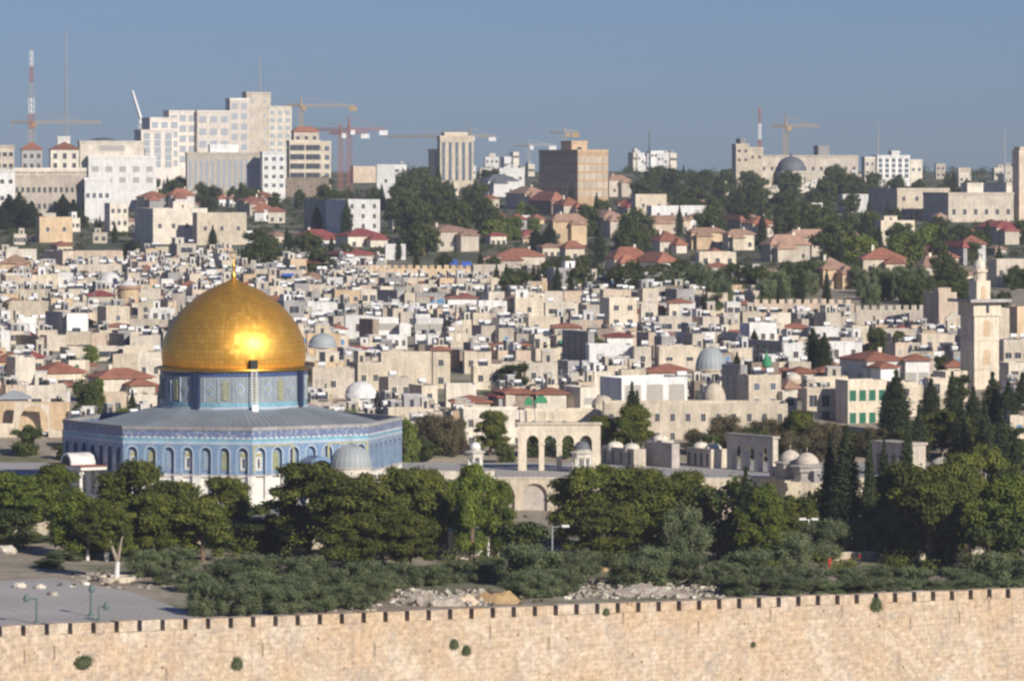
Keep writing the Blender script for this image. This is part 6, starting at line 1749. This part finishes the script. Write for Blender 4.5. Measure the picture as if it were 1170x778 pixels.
for (a, b_, r0, r1, n, kinds, hr) in BELTS:
    n = int(n * (1.1 if r0 < 250 and a > 640 else 1.4))
    for i in range(n):
        px = a + (b_ - a) * (i + trnd.random()) / n
        k = trnd.choice(kinds); h = trnd.uniform(*hr)
        pt = trnd.uniform(r0, r1)
        # distance at which a tree of this height has its top on that row
        lo, hi_ = 800.0, 3050.0
        for _ in range(30):
            m_ = (lo + hi_) / 2
            if rowof(gz(m_) + h, m_) > pt: lo = m_
            else: hi_ = m_
        Y = min(lo, 2950); s = F / Y
        base = rowof(gz(Y), Y)
        if Y < 1500: px += 0
        if any(p0 - 2 < px < p1 + 2 and q0 < base - 2 and q1 > pt and Yh > Y for (p0, p1, q0, q1, Yh) in HOUSES[:NH]):
            if trnd.random() < (.3 if 285 < r0 < 305 else .6): continue
        wpx = (h * trnd.uniform(.75, 1.1) if k != 'cypress' else h * trnd.uniform(.2, .3)) * s
        T(k, px, pt, 0, wpx, Y, group={'cypress': 'cypresses on the slope'}.get(k, 'trees among the hillside villas'))
        nt_ += 1
print('trees', tcount)
# one far wood where no single tree can be told apart
cs, rad, cnt = [], [], []
for i in range(290):
    px = trnd.uniform(-200, 1400); Y = trnd.uniform(2500, 3000)
    if px < 440 and trnd.random() < .6: continue
    cs.append((wx(px, Y), Y, gz(Y) + trnd.uniform(1, 4))); rad.append(trnd.uniform(3, 6)); cnt.append(110)
tag(link('far_wood', leaf_mesh('far_wood', cs, rad, cnt, 1.1, 'leaf_broad', 3, shell=.4, flat=.7)), 'far dark treetops running along the skyline', 'wood', kind='stuff')
cs, rad, cnt = [], [], []
for i in range(2100):
    px = trnd.uniform(-200, 1400); Y = trnd.uniform(1270 if px > 860 else 1380 if px > 560 else 1520, 2500)
    x = wx(px, Y)
    if any(p0 - 1 < px < p1 + 1 and abs(Yh - Y) < 45 for (p0, p1, q0, q1, Yh) in HOUSES): continue
    r_ = trnd.uniform(1.2, 2.6)
    cs.append((x, Y, gz(Y) + r_ * .5)); rad.append(r_); cnt.append(70)
tag(link('garden_greenery', leaf_mesh('garden_greenery', cs, rad, cnt, .7, 'leaf_broad', 13, shell=.4, flat=.8)), 'low hedges and garden scrub between the hillside villas', 'scrub', kind='stuff')
# undergrowth below the near pines
cs, rad, cnt = [], [], []
for i in range(150):
    px = trnd.uniform(-20, 1190); Y = trnd.uniform(628, 668)
    if Y < 640 and 20 < px < 240: continue
    cs.append((wx(px, Y), Y, esp(wx(px, Y)) + trnd.uniform(.3, 1.6))); rad.append(trnd.uniform(1.0, 2.2)); cnt.append(240)
tag(link('undergrowth', leaf_mesh('undergrowth', cs, rad, cnt, .34, 'leaf_pine', 8, shell=.3, flat=.8)), 'dark undergrowth below the belt of pines', 'undergrowth', kind='stuff')

# ================================================================== small things near the wall
def gY(px, row):
    Y = 600.0
    for _ in range(30): Y = (EYE - esp(wx(px, Y))) * F / (row - HZ)
    return Y
def at_row(px, row):
    Y = gY(px, row); x = wx(px, Y); return x, Y, esp(x)
# caper bushes in the wall
for px, py, wp, lab in ((93, 757, 24, 'round dark bush growing from the city wall, near the left end'), (270, 758, 19, 'round dark bush growing from the city wall below the olive clump'), (518, 736, 15, 'small flat bush in the wall, left of a close pair'),
                        (532, 743, 15, 'small flat bush in the wall, right of a close pair'), (1000, 691, 20, 'round dark bush just under the battlements at right'), (692, 699, 11, 'tiny bush just under the battlements, centre right'), (860, 736, 8, 'tiny bush in the wall below the right battlements'), (148, 690, 1, None)):
    if not lab: continue
    s_ = s_of_px(px); p = along(s_); z = wz(py, p.y); sc_ = wp / (F / p.y) / 2.3
    cr, tk = proto('bush', px % 2)
    r = empty('bush', (p.x + .2 * wl.y, p.y - .15, z - .6 * sc_)); tag(r, lab, 'bush', 'bushes growing from the city wall')
    link('foliage', cr, r, scale=(sc_, sc_ * .7, sc_)); link('stem', tk, r, scale=(sc_, sc_ * .6, sc_))
# rubble bank, dry grass mound, rock mound
def mound(name, label, px, row, wpx, hpx, mat, cat, seed, dpt=1.0, kind=None):
    x, Y, z = at_row(px, row); s = F / Y; rs = np.random.RandomState(seed)
    n = 28; v, f = [], []
    for j in range(n):
        for i in range(n):
            u, w_ = i / (n - 1) * 2 - 1, j / (n - 1) * 2 - 1
            r2 = u * u + w_ * w_
            hgt = max(-.15, (1 - r2)) * hpx / s * (1 + .45 * math.sin(u * 6 + seed) * math.cos(w_ * 4) + .10 * rs.randn())
            v.append((u * wpx / s / 2, w_ * wpx / s / 2 * dpt, hgt if r2 < 1 else -.3))
    f = [(j * n + i, j * n + i + 1, (j + 1) * n + i + 1, (j + 1) * n + i) for j in range(n - 1) for i in range(n - 1)]
    me = bpy.data.meshes.new(name); me.from_pydata(v, [], f); me.materials.append(MATS[mat])
    o = link(name, me, None, (x, Y, z)); tag(o, label, cat, kind=kind); return o
mound('rubble_bank', 'pale rubble bank behind the wall, left of the dry grass mound', 492, 690, 84, 11, 'rock', 'rubble', 3, .5)
mound('grass_mound', 'orange-brown dry grass mound behind the battlements', 568, 688, 62, 11, 'dry_grass', 'mound', 5, .5)
mound('earth_ramp', 'pale earth ramp between rubble bank and dry grass mound', 530, 690, 44, 9, 'path_tan', 'ramp', 6, .5)
mound('rubble_bank', 'long grey rubble bank right of the tall lamp pole', 736, 680, 130, 9, 'rock', 'rubble', 8, .4)
mound('sand_patch', 'small orange sandy bank among the olives', 680, 652, 34, 9, 'dry_grass', 'sand', 9, .6)
mound('earth_bank', 'pale earth bank at the right end of the grey rubble', 800, 668, 50, 12, 'rock', 'bank', 12, .5)
mound('rock_mound', 'sunlit tan rock mound under the right pines', 1116, 622, 46, 24, 'path_tan', 'rock', 14, .7)
rs = random.Random(4)
def rock(px, row, wpx, label, mat='rock'):
    x, Y, z = at_row(px, row); s = F / Y; r = wpx / s / 2
    import bmesh
    bm = bmesh.new(); bmesh.ops.create_icosphere(bm, subdivisions=2, radius=r)
    for v_ in bm.verts: v_.co *= rs.uniform(.75, 1.15); v_.co.z *= .6
    me = bpy.data.meshes.new('stone_block'); bm.to_mesh(me); bm.free(); me.materials.append(MATS[mat])
    o = link('stone_block', me, None, (x, Y, z + r * .2)); tag(o, label, 'stone', 'loose stones behind the wall')
for px, row, wp, lab in ((22, 671, 16, 'long flat pale stone at the left of the plaza'), (46, 672, 14, 'pale stone in the middle of the plaza heap'), (61, 680, 14, 'whitish stone at the right of the plaza heap'), (98, 668, 9, 'small stone beside the whitewashed post'), (293, 696, 12, 'round pale stone under the olive clump'), (312, 698, 10, 'whitish stone under the olive clump'),
                         (385, 688, 12, 'flat pale stone in the light gap of the olives'), (448, 690, 10, 'pale stone left on the rubble bank'), (470, 676, 12, 'bright stone on top of the rubble bank'), (596, 684, 8, 'small white stone right of the dry grass mound'), (648, 684, 9, 'white stone near the battlements right of the lamp pole'), (664, 674, 12, 'bright stone on the long grey rubble bank'),
                         (702, 636, 8, 'white block among the olives'), (6, 632, 26, 'long pale stone slab at the far left under the pines'), (812, 666, 16, 'cream boulder at the right rubble end')):
    rock(px, row, wp, lab, 'stone_pale' if 'white' in lab or 'pale' in lab or 'bright' in lab else 'rock')
# loose rubble and weeds strewn over the banks behind the battlements: nobody could count them
gg = G(); rs2 = random.Random(31)
for (p0, p1, r0, r1, n_) in ((445, 560, 676, 692, 260), (650, 830, 666, 684, 420), (240, 440, 690, 700, 60), (80, 240, 655, 672, 90)):
    for _ in range(n_):
        x, Y, z = at_row(rs2.uniform(p0, p1), rs2.uniform(r0, r1)); q = rs2.uniform(.1, .38)
        M_ = Matrix.Translation((x, Y, z + rs2.uniform(0, .5) * (1 if p0 in (445, 650) else 0))) @ Matrix.Rotation(rs2.uniform(0, 6), 4, 'Z') @ Matrix.Rotation(rs2.uniform(-.5, .5), 4, 'X')
        gg.add(G().quadbox(-q, q, -q * .7, q * .7, -q * .8, q * .5, rs2.choice(['rock', 'stone_pale', 'rock', 'stone_beige'])), M_)
tag(link('rubble', gg.mesh('rubble')), 'loose stones strewn over the ground behind the battlements', 'rubble', kind='stuff')
cs, rad, cnt = [], [], []
for (p0, p1, r0, r1, n_) in ((440, 620, 674, 694, 60), (640, 840, 664, 684, 60), (60, 240, 650, 672, 24), (560, 700, 640, 672, 30)):
    for _ in range(n_):
        x, Y, z = at_row(rs2.uniform(p0, p1), rs2.uniform(r0, r1)); cs.append((x, Y, z + .25)); rad.append(rs2.uniform(.25, .7)); cnt.append(90)
tag(link('weeds', leaf_mesh('weeds', cs, rad, cnt, .16, 'leaf_brown', 21, shell=.2, flat=.7)), 'dry brownish weeds among the loose stones behind the battlements', 'weeds', kind='stuff')
# planter ring of the forked tree
x, Y, z = at_row(133, 664)
g = G().lathe([(2.6, 0), (2.6, .7), (2.2, .7), (2.2, .4), (0.01, .4)], 20, 'stone_cream'); tag(part('planter', g, None, loc=(x, Y, z)), 'low round stone planter at the foot of the forked white trunk', 'planter')
r = empty('forked_tree', (x, Y, z)); tag(r, 'forked tree with whitewashed trunk standing in the round stone planter', 'tree')
g = G(); g.bar((0, 0, .3), (.15, 0, 2.6), .38, 'whitewash', 8, .3); part('whitewashed_trunk', g, r)
g = G(); g.bar((.15, 0, 2.6), (-1.2, .3, 6.0), .3, 'bark_pale', 7, .16); g.bar((.15, 0, 2.6), (.7, 0, 5.6), .24, 'bark_pale', 7, .12); g.bar((-1.2, .3, 6), (-1.8, .3, 9), .16, 'bark_pale', 6, .06); g.bar((.7, 0, 5.6), (1.5, .4, 8), .12, 'bark_pale', 6, .05); part('limb', g, r)
cr, tk = proto('pine', 2); link('crown', cr, r, (-.4, .5, 3.2), 1.0, (.62, .62, .7))
# whitewashed trunks along the right path
for px, row, hp, lab in ((948, 634, 20, 'short whitewashed trunk left of the double lamp shade'), (969, 634, 22, 'whitewashed trunk near the blue-clad figure'), (1035, 632, 20, 'whitewashed trunk at the middle of the path'), (558, 640, 28, 'pale bare trunk before the service building'), (100, 640, 16, 'whitewashed post-like trunk behind the plaza stones'), (202, 632, 16, 'pale trunk between olives by the plaza')):
    x, Y, z = at_row(px, row); s = F / Y
    r = empty('tree_trunk', (x, Y, z)); tag(r, lab, 'trunk', 'whitewashed trunks')
    part('whitewashed_base', G().lathe([(.27, 0), (.2, hp / s * .75)], 8, 'whitewash'), r); part('bare_limb', G().bar((0, 0, hp / s * .75 - .02), (.3, .3, hp / s + 1.2), .19, 'bark_pale', 6, .1), r)
# lamp poles
def lamp(px, row, ptop, label, mat, heads, name='lamp_post', arm=1.0, rr=.13):
    x, Y, z = at_row(px, row); h = wz(ptop, Y) - z
    r = empty(name, (x, Y, z)); tag(r, label, 'lamp post')
    part('pole', G().lathe([(rr * 2, 0), (rr * 2, .4), (rr, .5), (rr * .7, h)], 8, mat), r)
    for (dx, dz) in heads:
        g = G(); g.bar((0, 0, h + dz - .1), (dx, 0, h + dz), rr * .5, mat); part('arm', g, r)
        g = G(); g.quadbox(dx - .5, dx + .5, -.3, .3, h + dz - .12, h + dz + .18, 'metal_white' if mat != 'iron_green' else mat)
        if mat == 'iron_green': g = G().lathe([(.05, 0), (.38, .1), (.42, .5), (.2, .9), (.02, 1.05)], 8, mat, c=(dx, 0, h + dz - .5))
        part('lamp_head', g, r)
lamp(631, 668, 601, 'tall grey lamp pole with a right-reaching arm, before the blind arches', 'metal_grey', [(1.8, 0)])
lamp(924, 640, 593, 'pale double-headed lamp post above the path', 'metal_white', [(-.9, 0), (.9, 0)])
lamp(1135, 560, 492, 'tall pale floodlight pole among the dark trees at right', 'metal_white', [(-.7, 0), (.7, 0)], rr=.22)
lamp(42, 713, 683, 'green street lamp at the left of the plaza', 'iron_green', [(-1.2, 0)], rr=.16)
lamp(104, 704, 672, 'green street lamp in the middle of the plaza', 'iron_green', [(.1, 0)], rr=.16)
lamp(113, 710, 692, 'shorter green street lamp with bulky head, right on the plaza', 'iron_green', [(.9, 0)], rr=.13)
lamp(247, 700, 684, 'small green post in front of the olive clump', 'iron_green', [(.05, 0)], rr=.1)
# bench-like shadowless bits are left out; path and terrace walls at right
def terrace(px0, px1, row, h, mat, label, name='terrace_wall', cat='wall', th=.6):
    x0, Y0, z0 = at_row(px0, row); x1, Y1, z1 = at_row(px1, row)
    a, b_ = Vector((x0, Y0, z0)), Vector((x1, Y1, z1)); L_ = (b_ - a).length
    r = empty(name, a, math.atan2(Y1 - Y0, x1 - x0)); tag(r, label, cat)
    part('masonry', G().quadbox(0, L_, 0, th, -1.5, h, mat), r); part('coping', G().quadbox(-.05, L_ + .05, -.08, th + .08, h, h + .12, 'stone_pale'), r)
terrace(1028, 1140, 640, 1.0, 'stone_cream', 'low cream terrace wall behind the right olives')
terrace(900, 1010, 640, .8, 'stone_pinkish', 'low pinkish terrace wall behind the double lamp')
g = G(); pts = [at_row(px, row) for px, row in ((890, 640), (1150, 640), (1150, 630), (890, 631))]
g.poly([(x, y + .8, z + .02) for x, y, z in pts], 'path_tan'); tag(link('path', g.mesh('path')), None, None, kind='structure')
# parked car
def car(px, row, label, body, rz):
    x, Y, z = at_row(px, row); r = empty('parked_car', (x, Y, z), rz); tag(r, label, 'car')
    g = G(); prof = [(-2.1, .35), (2.1, .35), (2.15, .75), (1.2, .9), (.7, 1.4), (-1.3, 1.42), (-1.95, .95), (-2.15, .8)]
    g.plate([(a, b_) for a, b_ in prof], [], -.82, .82, body); me = g.mesh('body'); recalc(me); link('body', me, r)
    q = G(); q.plate([(-1.25, .95), (1.05, .95), (.66, 1.33), (-1.18, 1.35)], [], -.835, .835, 'glass_dark'); me = q.mesh('side_window'); recalc(me); link('side_window', me, r)
    for wx_ in (-1.3, 1.3):
        for yy in (-.84, .68):
            q = G(); n = 14
            q.plate([(wx_ + .33 * math.cos(6.283 * i / n), .33 + .33 * math.sin(6.283 * i / n)) for i in range(n)], [], yy, yy + .18, 'tank_black'); me = q.mesh('wheel'); recalc(me)
            wo = link('wheel', me, r); q = G(); q.plate([(wx_ + .19 * math.cos(6.283 * i / n), .33 + .19 * math.sin(6.283 * i / n)) for i in range(n)], [], yy - .01 if yy < 0 else yy + .17, yy + .01 if yy < 0 else yy + .19, 'metal_white'); me = q.mesh('rim'); recalc(me); link('rim', me, wo)
    for yy in (-.55, .55): part('headlight', G().quadbox(2.1, 2.17, yy - .18, yy + .18, .6, .76, 'metal_white'), r)
cz = at_row(1078, 646)
car(1078, 646, 'pale blue-white car parked on the path behind the right olives', 'metal_white', math.pi - .1)
# people
def person(px, row, label, shirt, trousers, rz, pose=0, hair='tank_black'):
    x, Y, z = at_row(px, row)
    mb = bpy.data.meshes.new('body')
    J = [((0, 0, .98), .15), ((0, 0, 1.20), .135), ((0, 0, 1.42), .155), ((0, 0, 1.53), .06), ((0, -.01, 1.62), .095), ((0, -.01, 1.73), .085),
         ((.19, 0, 1.42), .07), ((.25, -.02, 1.15), .048), ((.24, -.12 - .1 * pose, .92), .036), ((.24, -.15 - .1 * pose, .83), .035),
         ((-.19, 0, 1.42), .07), ((-.25, .02, 1.15), .048), ((-.24, -.05, .90), .036), ((-.24, -.07, .81), .035),
         ((.10, 0, .90), .105), ((.11, -.05 - .1 * pose, .50), .072), ((.11, .0, .09), .048), ((.12, -.16, .04), .04),
         ((-.10, 0, .90), .105), ((-.11, .03 + .05 * pose, .50), .072), ((-.11, .10 * pose, .09), .048), ((-.12, -.12 + .1 * pose, .04), .04)]
    E = [(0, 1), (1, 2), (2, 3), (3, 4), (4, 5), (2, 6), (6, 7), (7, 8), (8, 9), (2, 10), (10, 11), (11, 12), (12, 13), (0, 14), (14, 15), (15, 16), (16, 17), (0, 18), (18, 19), (19, 20), (20, 21)]
    mb.from_pydata([j[0] for j in J], E, [])
    tmp = bpy.data.objects.new('body', mb); COL.objects.link(tmp)
    md = tmp.modifiers.new('skin', 'SKIN'); 
    if not mb.skin_vertices: mb.skin_vertices.new()
    for sv_, j in zip(mb.skin_vertices[0].data, J): sv_.radius = (j[1], j[1])
    mb.skin_vertices[0].data[0].use_root = True
    sb_ = tmp.modifiers.new('sub', 'SUBSURF'); sb_.levels = 2; sb_.render_levels = 2
    dg = bpy.context.evaluated_depsgraph_get(); me = bpy.data.meshes.new_from_object(tmp.evaluated_get(dg))
    bpy.data.objects.remove(tmp)
    me.materials.clear()
    for m_ in ('skin_tone', shirt, trousers, 'tank_black'): me.materials.append(MATS[m_])
    for p in me.polygons:
        c = p.center; r_ = math.hypot(c.x, c.y)
        p.material_index = 3 if c.z < .10 else 2 if c.z < .97 and abs(c.x) < .21 else 1 if 1.0 <= c.z < 1.52 or (c.z < 1.52 and c.z > .95) else 0
        p.use_smooth = True
    r = empty('person', (x, Y, z), rz); tag(r, label, 'person')
    link('body', me, r)
    q = G().lathe([(.085, 1.66), (.105, 1.70), (.105, 1.76), (.07, 1.82), (.01, 1.84)], 12, hair, c=(0, .015, 0)); part('hair', q, r, True)
    q = G().quadbox(-.035, -.02, -.10, -.09, 1.665, 1.68, 'tank_black').quadbox(.02, .035, -.10, -.09, 1.665, 1.68, 'tank_black').quadbox(-.012, .012, -.115, -.09, 1.62, 1.66, 'skin_tone'); part('face', q, r)
plain('skin_tone', (.45, .28, .19)); plain('cloth_red', (.50, .03, .03)); plain('cloth_navy', (.03, .05, .16))
person(1001, 633, 'person in dark blue clothes standing among the trunks on the path', 'cloth_navy', 'cloth_navy', .3)
person(982, 645, 'person in red jacket walking on the path beside the low olives', 'cloth_red', 'cloth_navy', -1.1, 1)
person(948, 650, 'person in red clothes standing among olives below the double lamp', 'cloth_red', 'cloth_red', .8)

# stone structures on the platform (shaded row with small domes)
def small_hall(label, px0, px1, pt, pb, Y, D, c, domes, cols, wm='glass_dark', th=.5):
    s = F / Y; cc, w_, d, th = frame_box(px0, px1, D, Y, th, dmax=30)
    z0 = 0; h = wz(pt, Y)
    LL = d if d > w_ else w_; wins = [(x, .2, 1.0, min(2.2, h - .8), wm, 'L' if d > w_ else 'F') for x in [(-LL / 2 + LL * (i + .5) / cols) for i in range(cols)]] if cols else []
    P = house_parts(w_, d, h, c, 'flat', 'roof_light', [], [], wins)
    for i in range(domes):
        LD = max(w_, d); cx = -LD / 2 + LD * (i + .5) / domes; r_ = min(LD / domes, max(3.5, min(w_, d))) * .42; cxy = (0, cx) if d > w_ else (cx, 0)
        P.append(('dome', G().lathe([(r_, h - .7), (r_, h)] + [(r_ * math.cos(a * math.pi / 16), h + r_ * .62 * math.sin(a * math.pi / 16)) for a in range(1, 8)] + [(.03, h + r_ * .63), (.03, h + r_ * .63 + .5)], 18, 'stone_pale', c=(cxy[0], cxy[1], 0))))
    o = emit(P, (cc.x, cc.y, 0), th, 'stone_hall'); tag(o, label, 'building', 'small stone halls on the platform'); return o
small_hall('grey stone hall with two low pale domes, right of the four-arched arcade', 688, 738, 513, 534, 768, 36, 'stone_beige', 2, 4)
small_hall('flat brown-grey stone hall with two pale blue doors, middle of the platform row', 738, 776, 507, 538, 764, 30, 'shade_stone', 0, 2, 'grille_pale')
small_hall('square hall with one large pale dome behind the flat brown-grey hall', 752, 770, 503, 530, 775, 4, 'stone_pale', 1, 0)
small_hall('bright stone hall with low dome and open bays, left of the shaded arcade', 786, 832, 513, 540, 764, 26, 'stone_cream', 2, 4)
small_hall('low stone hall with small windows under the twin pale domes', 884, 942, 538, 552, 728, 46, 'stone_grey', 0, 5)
# blue tarps, green awnings, green finial
for px, row, lab, m_ in ((517, 300, 'bright blue tarp by the wall, left of two', 'cloth_blue'), (533, 302, 'bright blue tarp by the wall, right of two', 'cloth_blue')):
    Y = 1490; r = empty('tarp_shelter', (wx(px, Y), Y, gz(Y))); tag(r, lab, 'tarp', 'blue tarps'); h = wz(row - 3, Y) - gz(Y)
    part('sheet', G().poly([(-1.8, -1, h - 1.6), (1.8, -1, h - 1.6), (1.5, 1, h), (-1.5, 1, h)], m_).poly([(-1.5, 1, h), (1.5, 1, h), (1.8, 3, h - 1.6), (-1.8, 3, h - 1.6)], m_), r)
    for x in (-1.7, 1.7): part('pole', G().bar((x, -1, 0), (x, -1, h - 1.6), .08, 'metal_grey'), r)
for px, row, wp, lab in ((618, 456, 15, 'round-topped bright green awning below the red roof pair'), (604, 458, 10, 'smaller bright green awning at left of the round-topped one')):
    Y = 806; s = F / Y; r = empty('awning', (wx(px, Y), Y, gz(Y))); tag(r, lab, 'awning'); h = wz(row - 4, Y) - gz(Y); w2 = wp / s / 2
    g = G(); n = 8
    for i in range(n):
        a0_, a1_ = math.pi * i / n, math.pi * (i + 1) / n
        g.poly([(-w2 * math.cos(a0_), -1.2, h - 1.3 + 1.3 * math.sin(a0_)), (-w2 * math.cos(a1_), -1.2, h - 1.3 + 1.3 * math.sin(a1_)), (-w2 * math.cos(a1_), 1.2, h - 1.3 + 1.3 * math.sin(a1_)), (-w2 * math.cos(a0_), 1.2, h - 1.3 + 1.3 * math.sin(a0_))], 'cloth_green')
        g.poly([(0, -1.2, h - 1.3), (-w2 * math.cos(a0_), -1.2, h - 1.3 + 1.3 * math.sin(a0_)), (-w2 * math.cos(a1_), -1.2, h - 1.3 + 1.3 * math.sin(a1_))], 'cloth_green')
    part('canvas', g, r); part('post', G().bar((-w2 * .9, -1, 0), (-w2 * .9, -1, h - 1.2), .08, 'metal_grey'), r)
Y = 862; r = empty('finial', (wx(876, Y), Y, gz(Y) + 3)); tag(r, 'slender bright green finial above the square cream house', 'finial'); h = wz(400, Y) - gz(Y) - 3
part('pole', G().bar((0, 0, 0), (0, 0, h), .3, 'cloth_green', 8, .1), r); part('lantern', G().lathe([(.5, h - 3.4), (.9, h - 3.1), (.9, h - 1.9), (.5, h - 1.5), (.1, h - .6)], 10, 'cloth_green'), r)
Y = 1010; r = empty('light_canopy', (wx(1040, Y), Y, gz(Y)), .5); tag(r, 'slanting white sheet roof above the long loggia house', 'canopy'); h = wz(394, Y) - gz(Y)
part('sheet', G().poly([(-5, 0, h - 2), (5, 0, h + 1), (5, 3, h + 1.6), (-5, 3, h - 1.4)], 'metal_white').poly([(-5, 0, h - 2.1), (-5, 3, h - 1.5), (5, 3, h + 1.5), (5, 0, h + .9)], 'metal_white'), r)
for x, zz in ((-4.8, h - 2), (4.8, h + .9)): part('post', G().bar((x, .3, 0), (x, .3, zz), .12, 'metal_grey'), r)
# road with a wall-side row of parked cars is not resolved in the photo beyond the fortress wall

# ------------------------------------------------------------------ haze
hz = G().quadbox(-640, 640, -64, 3460, -60, 150, 'roof_flat')
m = bpy.data.materials.new('haze_air'); m.use_nodes = True; t = m.node_tree; t.nodes.clear()
o_ = t.nodes.new('ShaderNodeOutputMaterial'); pv_ = t.nodes.new('ShaderNodeVolumePrincipled')
pv_.inputs['Color'].default_value = (.76, .83, .95, 1); pv_.inputs['Density'].default_value = .00008; pv_.inputs['Anisotropy'].default_value = .2
t.links.new(pv_.outputs[0], o_.inputs['Volume'])
me = hz.mesh('haze'); me.materials.clear(); me.materials.append(m)
tag(link('haze', me), 'pale blue distance haze over the city', 'haze', kind='stuff')
finish_labels()
